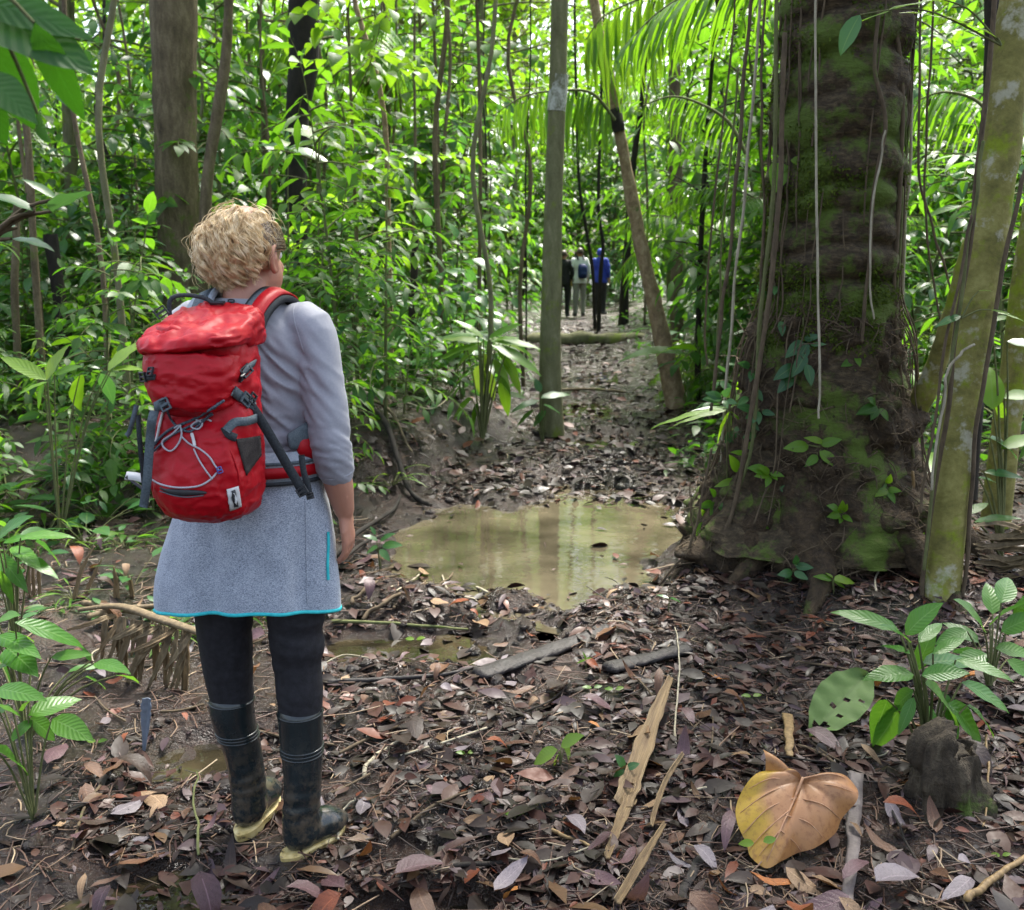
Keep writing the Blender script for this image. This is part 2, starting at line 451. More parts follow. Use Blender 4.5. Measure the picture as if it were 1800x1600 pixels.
def turn(V, c, a):
    V = np.asarray(V) - c; return np.stack([V[..., 0] * math.cos(a) - V[..., 1] * math.sin(a), V[..., 0] * math.sin(a) + V[..., 1] * math.cos(a), V[..., 2]], -1) + c
HEAD_YAW = R(-15)
def head(mb_, c, s=1.0, yaw=0.0):
    mb = MB(); c = np.array(c, float)
    def e(dx, dy, dz, rx, ry, rz):
        mb.add(*rings([(c[0] + dx * s, c[1] + dy * s, c[2] + (dz + rz * math.sin(t)) * s, rx * s * math.cos(t) + 1e-4, ry * s * math.cos(t) + 1e-4) for t in np.linspace(-1.5, 1.5, 13)], 20)[:2])
    e(0, -.008, .025, .074, .094, .088)                 # cranium
    e(0, .03, -.045, .058, .062, .072)                  # face
    e(0, .062, -.092, .030, .026, .024)                 # chin
    mb.add(*tube([c + np.array([0, .092, .0]) * s, c + np.array([0, .112, -.028]) * s, c + np.array([0, .112, -.036]) * s], [.008 * s, .012 * s, .013 * s], 8)[:2])   # nose
    mb.add(*tube([c + np.array([-.02, .087, -.064]) * s, c + np.array([0, .094, -.063]) * s, c + np.array([.02, .087, -.064]) * s], .0065 * s, 8)[:2])              # mouth
    mb.add(*tube([c + np.array([-.042, .078, .018]) * s, c + np.array([0, .09, .014]) * s, c + np.array([.042, .078, .018]) * s], .008 * s, 8)[:2])                 # brow
    for sd_ in (-1, 1):                                 # ears
        a = [(sd_ * (.073 + .012 * q), .0 - .02 * math.sin(t) - .004 * q, -.008 + .031 * math.cos(t)) for t, q in zip(np.linspace(-.4, 3.4, 9), (0, .6, 1, 1.2, 1.2, 1, .8, .5, 0))]
        mb.add(*tube([c + np.array(p) * s for p in a], .0068 * s, 8)[:2])
        mb.add(*tube([c + np.array([sd_ * .072, .0, .014]) * s, c + np.array([sd_ * .078, -.006, -.008]) * s, c + np.array([sd_ * .074, .004, -.034]) * s], .010 * s, 8)[:2])
    for V, F in zip(mb.V, mb.F):
        n0 = F.min(); mb_.add(turn(V, c, yaw), F - n0)

LEG = {-1: [(-.085, 0, .90), (-.108, 0, .70), (-.113, .005, .52), (-.108, .01, .36), (-.078, .03, .11)],
       1: [(.085, 0, .90), (.088, -.005, .70), (.090, -.012, .52), (.098, -.03, .36), (.106, -.055, .11)]}
FOOT = {-1: ((-.088, -.035), R(2), .80), 1: ((.066, -.108), R(32), .74)}       # heel, turn-out to the right
ARM = {1: [(.152, 0, 1.352), (.186, -.018, 1.22), (.207, -.032, 1.075), (.212, -.006, .985), (.216, .02, .905)],
       -1: [(-.152, 0, 1.352), (-.186, -.01, 1.22), (-.20, 0, 1.08), (-.17, .11, 1.12), (-.13, .19, 1.19)]}
HEADC = (0.0, .02, 1.525)

def torso(mb, g=0.0):
    mb.add(*rings([(0, 0, z, rx + g, ry + g) for z, rx, ry in
                   [(.93, .16, .115), (1.0, .155, .112), (1.08, .142, .102), (1.18, .150, .105), (1.27, .162, .108), (1.33, .160, .10), (1.375, .132, .084), (1.405, .094, .068), (1.425, .066, .060)]], 32, 26)[:2])

root = thing('person', 'woman with curly blond hair in grey top, grey skirt and black rubber boots', 'person', W_LOC, (0, 0, W_YAW))
# --- body: one continuous skin
mb = MB()
torso(mb, -.011)
mb.add(*tube([(0, -.012, 1.38), (0, -.008, 1.43), (0, .004, 1.47), (0, .012, 1.51)], [.062, .053, .05, .052], 18)[:2])
head(mb, HEADC, 1.0, HEAD_YAW)
for sd_ in (-1, 1):
    mb.add(*tube([(x, y, z) for x, y, z in ARM[sd_]], [.038, .034, .033, .036, .0245], 16, n=14)[:2])
    mb.add(*tube(LEG[sd_], [.085, .066, .05, .046, .026], 18, n=16)[:2])
    (hx, hy), a, fl = FOOT[sd_]
    d = np.array([math.sin(a), math.cos(a), 0])
    h0 = np.array([hx, hy, .055]) + d * .015
    mb.add(*tube([h0 + d * .02, h0 + d * .07, h0 + d * .12 - [0, 0, .01], h0 + d * .15 - [0, 0, .015]], [.018, .022, .026, .018], 12, [.02, .022, .016, .012])[:2])
hand(mb, ARM[1][-1], (.05, .16, -1), -1, .55, .97)
hand(mb, ARM[-1][-1], (.35, .6, .5), 1, 1.2, .95)
obj('body', remesh(mb, .0042, 3, .45), SKIN, root)
for sd_ in (-1, 1):
    eb = MB(); Ve, Fe, _u = rings([(HEADC[0] + sd_ * .031, HEADC[1] + .068, HEADC[2] + .0 + .0115 * math.sin(t), .0115 * math.cos(t) + 1e-4, .0115 * math.cos(t) + 1e-4) for t in np.linspace(-1.5, 1.5, 7)], 10); eb.add(turn(Ve, np.array(HEADC), HEAD_YAW), Fe)
    m = bpy.data.materials.get('eye_white') or M_('eye_white').col((.7, .68, .64)).set(Roughness=.2).m
    eb.obj('eye', m, root)

# --- shirt
mb = MB(); torso(mb, .007)
for sd_ in (-1, 1):
    a = np.array(ARM[sd_])
    mb.add(*tube(np.vstack([[a[0] + [-sd_ * .04, 0, .0]], a[:3], [a[2] * .30 + a[3] * .70]]), [.056, .0595, .054, .049, .0425], 24, n=18)[:2])
me = remesh(mb, .0052, 4)
co, no = get_co(me), get_no(me)
def folds(co, no, mask, u, v, fu, fv, amp, seed):
    q = np.stack([co @ np.array(u) * fu, co @ np.array(v) * fv, np.full(len(co), seed * 3.1)], 1)
    n = fbm(q, 2, seed)
    return mask * amp * (0.6 - np.abs(n) * 2.2)
def near(co, c, r): return np.exp(-(((co - np.array(c)) / np.array(r)) ** 2).sum(1))
d = folds(co, no, near(co, (.11, -.09, 1.22), (.075, .06, .10)), (.75, 0, .66), (-.66, 0, .75), 46, 9, .012, 3)
d += folds(co, no, near(co, (.10, -.09, 1.06), (.10, .07, .07)), (.12, 0, 1), (1, 0, -.1), 52, 9, .010, 5)
d += folds(co, no, near(co, (.205, -.03, 1.06), (.07, .07, .08)), (.2, .5, .85), (.9, -.3, 0), 42, 16, .005, 8)
d += folds(co, no, near(co, (.18, -.02, 1.25), (.06, .08, .12)), (.6, .3, .7), (.7, 0, -.6), 24, 8, .0035, 9)
d = np.maximum(d, -.008) + fbm(co * 12, 3, 4) * .0016
set_co(me, co + no * d[:, None])
shirt = obj('shirt', me, SHIRT, root)
SHIRT_ME = me
a = np.array(ARM[1]); cuff = a[2] * .30 + a[3] * .70; dd = a[3] - a[2]; dd /= np.linalg.norm(dd)
mb = MB()
for k in (0.002, .013):
    T, N, B = frames([cuff - dd * .01, cuff, cuff + dd * .01])
    th = np.linspace(0, 2 * PI, 33)
    c = cuff - dd * k
    mb.add(*tube([c + (N[1] * math.cos(t) + B[1] * math.sin(t)) * (.0432 + .06 * k) for t in th], .0018, 6, caps=False)[:2])
mb.obj('sleeve_cuff', SHIRT, root)
# sleeve seam round the shoulder
mb = MB(); c = np.array((.150, -.003, 1.345)); ax = np.array((.93, -.02, .30)); ax /= np.linalg.norm(ax)
T, N, B = frames([c - ax * .01, c, c + ax * .01]); bv = BVHTree.FromPolygons([tuple(v) for v in get_co(me)], [tuple(p.vertices) for p in me.polygons])
pts = []
for t in np.linspace(0, 2 * PI, 40):
    q = bv.ray_cast(Vector(c), Vector(N[1] * math.cos(t) + B[1] * math.sin(t)), .12)
    if q[0] and q[3] < .085: pts.append(np.array(q[0]) + np.array(q[1]) * -.0005)
if len(pts) > 8: mb.add(*tube(pts, .0017, 6)[:2]); mb.obj('sleeve_seam', SHIRT, root)

# --- skirt with its turquoise hem and pocket zip
sk_rows = [(-.048, 0, .645, .236, .152), (-.045, 0, .70, .233, .151), (-.036, 0, .78, .221, .148), (-.022, -.002, .86, .204, .142), (-.008, -.002, .94, .184, .135), (0, 0, 1.01, .166, .122), (0, 0, 1.045, .158, .116)]
def skirt_def(V):
    th = np.arctan2(V[:, 1], V[:, 0] + .03)
    k = np.clip((1.03 - V[:, 2]) / .36, 0, 1)
    r = np.stack([np.cos(th), np.sin(th), 0 * th], 1)
    g = .009 * k * np.sin(th * 5 + 1.1) + .006 * k * np.sin(th * 9 + 2.2) + fbm(V * [12, 12, 4], 3, 21) * .007
    V = V + r * g[:, None]
    V[:, 2] += .040 * np.clip(k, 0, 1) ** 2 * np.maximum(0, -np.sin(th)) + .010 * k ** 2 * np.cos(th)
    return V
V, F, uv = rings(sk_rows, 96, 44)
lo = V[:, 2] < .6625
Vs = V.copy(); Vs = skirt_def(Vs)
# hem hangs a touch lower on the left
me = mesh_np('skirt', Vs, F, uv)
skirt = obj('skirt', me, SKIRT, root)
SKIRT_ME = me
th = np.linspace(0, 2 * PI, 97)[:-1]
hem = skirt_def(np.stack([-.048 + .2365 * np.cos(th), .1525 * np.sin(th), np.full(96, .6465)], 1))
hem = np.vstack([hem, hem[:1]])
mb = MB(); mb.add(*tube(hem, .0030, 8, .0045, caps=False)[:2]); mb.obj('skirt_hem', CYAN, root)
bv = BVHTree.FromPolygons([tuple(v) for v in Vs], [tuple(f) for f in F])
def on_local(bv, px, py, off=.002):
    o = W_I @ CAMP; d = (W_I.to_3x3() @ ray(px, py)).normalized()
    h = bv.ray_cast(o, d)
    if not h[0]: return None
    n = h[1] if h[1].dot(d) < 0 else -h[1]
    return np.array(h[0] + n * off), np.array(n)
def ribbon(pts, nos, width, th=.0025):
    """flat webbing lying along a surface"""
    pts = catmull(pts, max(12, len(pts) * 5)); nos = catmull(nos, len(pts)); nos /= np.linalg.norm(nos, axis=1)[:, None]
    T = np.gradient(pts, axis=0); T /= np.linalg.norm(T, axis=1)[:, None] + 1e-9
    Sd = np.cross(T, nos); Sd /= np.linalg.norm(Sd, axis=1)[:, None] + 1e-9
    q = [pts + Sd * width / 2 - nos * th / 2, pts + Sd * width / 2 * .97 + nos * th / 2, pts - Sd * width / 2 * .97 + nos * th / 2, pts - Sd * width / 2 - nos * th / 2]
    V = np.stack(q, 1).reshape(-1, 3); m = len(pts)
    i = np.arange(m - 1)[:, None] * 4; j = np.arange(4)[None]; j2 = (j + 1) % 4
    F = np.stack([i + j, i + j2, i + 4 + j2, i + 4 + j], -1).reshape(-1, 4)
    F = np.vstack([F, [[0, 1, 2, 3]], [[4 * m - 1, 4 * m - 2, 4 * m - 3, 4 * m - 4]]])
    return V, F
def px_ribbon(bv, pxs, width, th=.0025, off=.003):
    r = [on_local(bv, *p, off) for p in pxs]
    r = [q for q in r if q]
    if len(r) < 2: return None
    return ribbon([q[0] for q in r], [q[1] for q in r], width, th)
zp = [on_local(bv, 576 + .6 * math.sin(k), y, .002) for k, y in enumerate(range(935, 1030, 12))]
zp = [q for q in zp if q]
mb = MB(); mb.add(*ribbon([q[0] for q in zp], [q[1] for q in zp], .007, .003)); mb.obj('pocket_zip', CYAN, root)
# stitched panel seam
zp = [on_local(bv, 536 + (y - 860) * .02, y, .0005) for y in range(880, 1096, 18)]
zp = [q for q in zp if q]
mb = MB(); mb.add(*tube([q[0] for q in zp], .0016, 6)[:2]); mb.obj('skirt_seam', SKIRT, root)

# --- leggings (two legs, one garment)
mb = MB()
for sd_ in (-1, 1):
    a = np.array(LEG[sd_]); b = a[3] * .9 + a[4] * .1
    mb.add(*tube(np.vstack([[a[0] * .35 + a[1] * .65], a[1:3], [b]]), [.078, .078, .066, .053], 24, n=16)[:2])
me = remesh(mb, .006, 3)
co, no = get_co(me), get_no(me)
d = folds(co, no, near(co, (.09, 0, .55), (.2, .2, .13)), (.25, 0, 1), (1, 0, -.2), 22, 7, .0035, 31) + fbm(co * 8, 2, 6) * .002
set_co(me, co + no * d[:, None]); obj('leggings', me, LEGG, root)

# --- boots
def boot(sd_):
    a = np.array(LEG[sd_]); (hx, hy), an, fl = FOOT[sd_]
    d = np.array([math.sin(an), math.cos(an), 0]); h = np.array([hx, hy, 0]); s = np.array([d[1], -d[0], 0])
    top = a[3] + (a[2] - a[3]) * .14; top[2] = .385
    mid = a[3] * .45 + a[4] * .55; ank = h + d * .06 + [0, 0, .12]
    mb = MB()
    mb.add(*tube([ank - [0, 0, .06], ank, mid, a[3] - [0, 0, .03], top], [.046, .045, .049, .056, .059], 28, [.052, .05, .051, .058, .061], up=d, n=18, caps=True)[:2])
    mb.add(*tube([h + d * .040 + [0, 0, .062], h + d * .085 * fl + [0, 0, .062], h + d * .15 * fl + [0, 0, .060], h + d * .205 * fl + [0, 0, .053], h + d * .242 * fl + [0, 0, .046]],
                 [.036, .039, .044, .045, .030], 22, [.044, .048, .044, .040, .026], n=14)[:2])
    me = remesh(mb, .0048, 3)
    co, no = get_co(me), get_no(me)
    k = near(co, (ank[0], ank[1], .15), (.12, .12, .05))
    dd = fbm(co * 8, 2, 40 + sd_) * .0025 + k * .0016 * np.sin(co[:, 2] * 190 + 3 * fbm(co * 9, 2, 5))
    co = co + no * dd[:, None]
    co[:, 2] = np.maximum(co[:, 2], .016)
    set_co(me, co)
    b = obj('boot', me, BOOT, root)
    # rim and bands round the shaft
    bv = BVHTree.FromPolygons([tuple(v) for v in co], [tuple(p.vertices) for p in me.polygons])
    for z, r in ((.386, .0035), (.298, .0030), (.289, .0026), (.280, .0030)):
        f = (z - ank[2]) / (top[2] - ank[2]); c = Vector(ank + (top - ank) * f); c.z = z - .004
        q = []
        for t in np.linspace(0, 2 * PI, 41):
            hit = bv.ray_cast(c, Vector((math.cos(t), math.sin(t), 0)), .2)
            if hit[0]: q.append(np.array(hit[0]) + np.array([math.cos(t), math.sin(t), 0]) * (.0002 if r < .0034 else -.002))
        bb = MB(); bb.add(*tube(q, r, 8, caps=False)[:2]); bb.obj('boot_rim' if z > .38 else 'boot_band', BOOT, b)
    # cream welt sole with a heel block
    n = 48; out = []
    for k in range(n):
        t = 2 * PI * k / n; x = -math.cos(t); y = math.sin(t)
        L = (.128 + .135 * x)
        wd = np.interp(L, [-.01, .02, .09, .13, .20, .245, .265], [.030, .041, .038, .041, .049, .040, .022])
        out.append(h + d * L * fl + s * y * wd)
    out = np.array(out)
    def lip(L): return np.interp(L, [0, .05, .09, .16, .26], [0, 0, .006, .006, .012])
    L = (out - h) @ d / fl
    bot = out.copy(); bot[:, 2] = np.where(L < .085, .000, .008 + .0 * L); bot[:, 2] = np.where(L > .2, .012, bot[:, 2])
    topv = out + (out - (h + d * .128 * fl)) * .03; topv[:, 2] = .021 + lip(L) * .8
    tin = h + d * .128 * fl + (out - (h + d * .128 * fl)) * .9; tin[:, 2] = topv[:, 2] + .004
    V = np.vstack([bot, topv, tin, [h + d * .128 * fl + [0, 0, .008]], [h + d * .128 * fl + [0, 0, .03]]])
    i = np.arange(n); j = (i + 1) % n
    F = np.vstack([np.stack([i, j, n + j, n + i], 1), np.stack([n + i, n + j, 2 * n + j, 2 * n + i], 1)])
    T1 = np.stack([j, i, np.full(n, 3 * n), np.full(n, 3 * n)], 1)[:, :3]; T2 = np.stack([2 * n + i, 2 * n + j, np.full(n, 3 * n + 1)], 1)
    me = bpy.data.meshes.new('sole'); me.from_pydata([tuple(v) for v in V], [], [tuple(map(int, f)) for f in F] + [tuple(map(int, f)) for f in T1] + [tuple(map(int, f)) for f in T2]); me.update()
    obj('sole', me, SOLE, b)
    return b
boot(-1); boot(1)

# --- hair: a cap and some two thousand wavy locks
hc = np.array([0.0, .008, 1.540])
hb = MB(); hr = np.random.default_rng(5)
def scalp(th, ph):                       # ph from the crown, th round the head (0 = back)
    return np.array([math.sin(th) * math.sin(ph) * .080, -math.cos(th) * math.sin(ph) * .100, math.cos(ph) * .092])
ELL = np.array([.072, .093, .086])
made = 0
while made < 300:                        # curls: each a bundle of strands that wave together
    th = hr.uniform(-2.0, 2.0); ph = math.acos(hr.uniform(-.52, 1))
    if abs(th) > 1.3 and ph > 1.05: continue
    if ph > 1.22 and th > .92: continue
    if ph > .75 and th > 1.35: continue
    p = scalp(th, ph); n = p / np.linalg.norm(p)
    if n[2] < -.40: continue
    made += 1
    L = hr.uniform(.060, .115) * (.75 if ph > 1.5 else 1)
    m = 14
    side = np.cross(n, [0, 0, 1.]); side /= np.linalg.norm(side) + 1e-6
    down = np.cross(side, n); down = down if down[2] < 0 else -down
    dirn = down + side * (hr.normal(0, .5) + (.5 if ph < .5 else 0)); dirn /= np.linalg.norm(dirn)
    bulk = .005 + .011 * hr.random() + (.011 if (th < -.3 and .8 < ph < 1.6) else 0)
    if ph > 1.6: bulk *= .5
    w0, amp, fr = hr.uniform(0, 6.3), hr.uniform(.006, .014) * (.5 if ph < .6 else 1), hr.uniform(.9, 1.7)
    g = []; q = p.copy(); oo = []
    for j in range(m):
        f = j / (m - 1)
        qq = q / np.linalg.norm(q / ELL); o = qq / np.linalg.norm(qq)
        g.append(hc + qq + o * bulk * math.sin(min(1, f * 1.8) * 1.57) + (side * math.cos(w0 + f * fr * 6.3) + o * math.sin(w0 + f * fr * 6.3) * .8) * amp * min(1, f * 2.2) + np.array([0, 0, -.020]) * f * f)
        oo.append(o); q = q + dirn * L / m
    g = np.array(g); oo = np.array(oo); f = np.linspace(0, 1, m)
    for k in range(28):
        a1, a2 = hr.normal(0, .0042), hr.normal(0, .0024)
        if k > 24: a1, a2 = a1 * 3.2, abs(a2) * 4.5
        fl = (1 - .45 * f + .35 * np.sin(f * 6 + hr.uniform(0, 6)) * f)
        pts = g + side * (a1 * fl)[:, None] + oo * (a2 * fl)[:, None] + hr.normal(0, .0005, (m, 3)) * f[:, None]
        hb.add(*tube(pts, (.0009 if k < 25 else .0005) * np.minimum(1, 2.6 * (1.02 - f)) , 4, caps=False)[:2])
cap = MB(); cap.add(*rings([(hc[0], hc[1] - .004 - .006 * (1 - (t + .5) / 2.0), hc[2] + .093 * math.sin(t), .079 * math.cos(t) + 1e-4, .096 * math.cos(t) + 1e-4) for t in np.linspace(-.55, 1.5, 16)], 28)[:2])
cm = cap.mesh('hair_cap'); co = get_co(cm)
co[:, 1] = np.where(co[:, 1] > hc[1] + .05, np.minimum(co[:, 1], hc[1] + .05 + np.maximum(0, (co[:, 2] - hc[2] - .02)) * .6), co[:, 1])
set_co(cm, turn(co, np.array(HEADC), HEAD_YAW))
hb.V = [turn(V, np.array(HEADC), HEAD_YAW) for V in hb.V]
hair = hb.obj('hair', HAIR, root)
obj('hair_cap', cm, M_('hair_shade').col((.30, .19, .09)).set(Roughness=.5).m, hair)
# pulled-back darker hair at the right temple
tb = MB()
for k in range(150):
    z0 = hr.uniform(-.005, .07); y0 = hr.uniform(.045, .075)
    a = np.array([.062 - .3 * max(0, z0 - .03), y0, z0]); b = np.array([.080, .015, z0 + hr.uniform(-.005, .012)]); c = np.array([.082, -.03, z0 * .8 + hr.uniform(-.012, .012)])
    q = catmull([a, b, c], 7); q = q / np.linalg.norm(q / np.array([.081, .101, .093]), axis=1)[:, None] * (1.03 + .04 * hr.random())
    tb.add(*tube(hc + q, .0013, 5, caps=False)[:2])
tb.V = [turn(V, np.array(HEADC), HEAD_YAW) for V in tb.V]
tb.obj('temple_hair', HAIRD, hair)
# ================================================================== backpack
m_ = M_('red_nylon'); n_ = m_.noise(4, 3); fine = m_.noise(700, 1)
m_.col(m_.mix(n_, (.30, .0012, .006), (.43, .002, .010))).set(Roughness=.48, Specular_IOR_Level=.28)
m_.bump(m_.math('ADD', m_.math('MULTIPLY', m_.noise(18, 5, rough=.6), 1.0), m_.math('MULTIPLY', fine, .05)), .35, .006); RED = m_.m
WEB = cloth('grey_webbing', (.055, .075, .088), (.10, .125, .14), 260, .7, .4, 1200, .001)
DKWEB = cloth('dark_webbing', (.012, .015, .018), (.03, .035, .04), 260, .7, .4, 1200, .001)
PALEWEB = cloth('pale_padding', (.26, .30, .34), (.36, .40, .45), 160, .8, .3)
BUCK = M_('buckle_plastic').col((.012, .014, .018)).set(Roughness=.35).m
CORDW = cloth('pale_cord', (.32, .32, .35), (.42, .42, .45), 500, .6)
CORDD = cloth('dark_cord', (.02, .03, .045), (.10, .13, .16), 420, .6)
MESHP = cloth('dark_mesh', (.015, .012, .012), (.055, .045, .04), 420, .8, .5, 900)
PATCH = M_('white_patch').col((.55, .55, .54)).set(Roughness=.6).m
INK = M_('black_ink').col((.015, .015, .018)).set(Roughness=.5).m
BLUE = M_('blue_plastic').col((.03, .09, .35)).set(Roughness=.3).m

pk = thing('backpack', 'red hiking backpack with grey straps and laced cord, worn on the back of the woman', 'backpack', W_LOC, (0, 0, W_YAW))
def wrinkle(co, no, amp, seed, sc=(14, 14, 26)):
    n = fbm(co * np.array(sc), 3, seed)
    n2 = fbm(co * np.array(sc) * [2.1, 2.1, 1.2], 2, seed + 9)
    n3 = fbm(co * np.array(sc) * [1.1, 1.1, 2.0] + 5 * n[:, None] * .12, 2, seed + 23)
    return co + no * (amp * (.5 - np.abs(n) * 1.5) + amp * .45 * n2 + amp * .9 * np.maximum(0, .22 - np.abs(n3)) / .22 * np.clip(n * 2 + .4, 0, 1))[:, None]
# main bag
rows = [(.0, -.215, .945, .055, .050), (0, -.225, .958, .088, .078), (0, -.234, .985, .108, .098), (0, -.240, 1.03, .118, .108), (0, -.240, 1.09, .1205, .108), (0, -.230, 1.15, .120, .098),
        (0, -.218, 1.21, .117, .086), (0, -.214, 1.28, .115, .084), (0, -.218, 1.34, .110, .088), (0, -.215, 1.375, .100, .080)]
rows = [(a, b, c, d * .93, e) for a, b, c, d, e in rows]
mb = MB(); mb.add(*rings(rows, 64, 60, 3.0)[:2])
# lower stuff pocket bulging at the front
mb.add(*rings([(0, -.268, 1.045 + .088 * math.sin(t), .098 * math.cos(t) ** .75 + 1e-3, .092 * math.cos(t) ** .75 + 1e-3) for t in np.linspace(-1.5, 1.5, 22)], 48, None, 2.6)[:2])
me = remesh(mb, .0052, 3)
co, no = get_co(me), get_no(me); set_co(me, wrinkle(co, no, .0042, 51, (17, 17, 22))); obj('main_bag', me, RED, pk); BAG = me
# lid with its long bulging front
mb = MB()
mb.add(*rings([(0, -.225, 1.318, .098, .096), (0, -.228, 1.328, .108, .116), (0, -.229, 1.36, .112, .119), (0, -.224, 1.392, .110, .114), (0, -.218, 1.404, .101, .102), (.004, -.21, 1.409, .078, .078), (.004, -.20, 1.411, .04, .04)], 72, 30, 4.0)[:2])
me = remesh(mb, .0046, 2)
co = get_co(me)
f = np.clip((-.10 - co[:, 1]) / .25, 0, 1)
t = (co[:, 2] - 1.318) / .093
co[:, 2] = 1.326 + t * (.098 * (1 - f) + .030 * f) + .12 * co[:, 0] * f         # slopes down towards the front, lowest at the left
co[:, 2] += .008 * np.exp(-((co[:, 0] + .02) / .05) ** 2) * (1 - f)
set_co(me, co); no = get_no(me)
co = wrinkle(co, no, .0060, 61, (15, 11, 20))
co -= no * (.006 * np.exp(-(((co[:, 2] - 1.318 - co[:, 0] * .12) / .006) ** 2)) * (f > .5))[:, None]
set_co(me, co); obj('lid', me, RED, pk); LID = me
mb = MB()
mb.add(*rings([(.0, -.276, z, rx, ry) for z, rx, ry in
               [(1.188, .012, .03), (1.193, .045, .058), (1.208, .076, .076), (1.232, .091, .084), (1.262, .099, .085), (1.295, .101, .079), (1.325, .098, .070)]], 56, 34, 2.5)[:2])
me = remesh(mb, .0048, 2)
co, no = get_co(me), get_no(me); set_co(me, wrinkle(co, no, .0050, 71, (11, 11, 30))); obj('lid_pocket', me, RED, pk); TONG = me
def joined(*ms):
    Vs, Fs, n = [], [], 0
    for m in ms:
        Vs += [tuple(v) for v in get_co(m)]; Fs += [tuple(i + n for i in p.vertices) for p in m.polygons]; n = len(Vs)
    return BVHTree.FromPolygons(Vs, Fs)
PB = joined(BAG, LID, TONG)
PS = joined(BAG, LID, TONG, SHIRT_ME, SKIRT_ME)
def strap(name, pxs, wpx, mat, th=.003, off=.004, bv=None, parent=None):
    rb = px_ribbon(bv or PS, pxs, wpx * 2.12 / 1700, th, off)
    if rb is None: print('MISS', name, pxs); return
    mb = MB(); mb.add(*rb); return mb.obj(name, mat, parent or pk, smooth=False)
def cord(name, pxs, r, mat, off=.004, bv=None, lift=0):
    q = [on_local(bv or PB, *p, off) for p in pxs]; q = [a for a in q if a]
    if len(q) < 2: print('MISS', name, pxs); return None
    p = catmull([a[0] + a[1] * (lift * math.sin(PI * i / (len(q) - 1))) for i, a in enumerate(q)], len(q) * 6)
    mb = MB(); mb.add(*tube(p, r, 8)[:2]); return mb.obj(name, mat, pk)
def buckle(px, py, wpx, hpx, ang, mat=BUCK, off=.006, bv=None, at=None):
    a = at or on_local(bv or PS, px, py, off)
    if not a: print('MISS buckle', px, py); return
    n = Vector(a[1]); z = Vector((0, 0, 1)); x = z.cross(n).normalized(); y = n.cross(x)
    M = Matrix((x, y, n)).transposed() @ Matrix.Rotation(ang, 3, 'Z')
    s = 2.1 / 1700; W_, H_ = wpx * s, hpx * s
    b = bmesh.new()
    def bx(cx, cy, cz, sx, sy, sz):
        r = bmesh.ops.create_cube(b, size=1)
        for v in r['verts']: v.co = Vector((cx + v.co.x * sx, cy + v.co.y * sy, cz + v.co.z * sz))
    t = .006
    for sx in (-1, 1): bx(sx * W_ * .43, 0, 0, W_ * .14, H_, t)
    for sy in (-1, 0, 1): bx(0, sy * H_ * .43, 0, W_ * .74, H_ * (.14 if sy else .22), t * .9)
    bmesh.ops.bevel(b, geom=b.edges[:], offset=.0008, segments=1, affect='EDGES')
    me = bpy.data.meshes.new('buckle'); b.to_mesh(me); b.free()
    me.transform(M.to_4x4()); 
    for v in me.vertices: v.co += Vector(a[0])
    obj('buckle', me, mat, pk)
# seams on the lower bag
cord('seam', [(392, 770), (408, 800), (418, 830), (420, 858), (410, 890)], .0016, RED, .0005)
cord('seam', [(268, 785), (262, 820), (268, 860), (290, 898)], .0016, RED, .0005)
# compression straps on the left flank
strap('side_strap', [(292, 706), (275, 716), (257, 724), (243, 733)], 17, WEB)
def free_strap(name, pts, wpx, mat, nrm=(.25, -1, .1), th=.003):
    q = [np.array(W_I @ P(x, y, Y)) for x, y, Y in pts]
    mb = MB(); mb.add(*ribbon(q, [np.array(nrm)] * len(q), wpx * 2.12 / 1700, th)); return mb.obj(name, mat, pk, smooth=False)
free_strap('hanging_strap', [(272, 722, 1.985), (267, 740, 1.972), (264, 770, 1.985), (261, 810, 1.985), (258, 850, 1.985), (252, 892, 2.0)], 15, WEB)
free_strap('hanging_strap', [(243, 730, 2.03), (245, 770, 2.02), (250, 820, 2.03), (254, 860, 2.04)], 8, DKWEB)
free_strap('hanging_strap', [(240, 712, 2.06), (233, 740, 2.05), (227, 760, 2.06), (222, 766, 2.06)], 8, WEB)
free_strap('pale_flap', [(252, 842, 2.05), (240, 838, 2.06), (221, 836, 2.08)], 15, PATCH, (.2, -1, .5)); free_strap('flap_edge', [(222, 838, 2.075), (238, 850, 2.06), (254, 862, 2.05)], 6, BUCK, (.2, -1, .5))
buckle(292, 712, 17, 22, .5, WEB); buckle(256, 662, 20, 17, .1); buckle(268, 655, 13, 16, .1)
strap('upper_strap', [(275, 664), (262, 664), (250, 662)], 10, DKWEB)
# right flank
strap('upper_strap', [(446, 636), (436, 645), (424, 656)], 12, WEB); buckle(430, 654, 26, 18, .5); buckle(421, 662, 14, 14, .4)
strap('side_strap', [(408, 686), (420, 696), (434, 706), (446, 716)], 18, WEB); buckle(428, 702, 24, 22, -.7, WEB, .009); buckle(437, 700, 16, 20, -.7, BUCK, .011)
strap('side_strap', [(398, 758), (412, 744), (432, 740), (452, 732)], 15, WEB, off=.007); strap('side_strap', [(395, 752), (402, 764), (412, 770)], 14, DKWEB, off=.005)
free_strap('long_strap', [(440, 712, 2.08), (458, 738, 2.085), (482, 778, 2.095), (505, 818, 2.105), (524, 850, 2.11), (534, 872, 2.11)], 17, DKWEB, (.45, -1, .1))
free_strap('long_strap', [(530, 800, 2.12), (534, 830, 2.115), (541, 852, 2.115), (545, 876, 2.115)], 11, DKWEB, (.45, -1, .1))
def free_buckle(px, py, Y, wpx, hpx, ang):
    buckle(px, py, wpx, hpx, ang, at=(np.array(W_I @ P(px, py, Y)), np.array((.41, -.9, .1))))
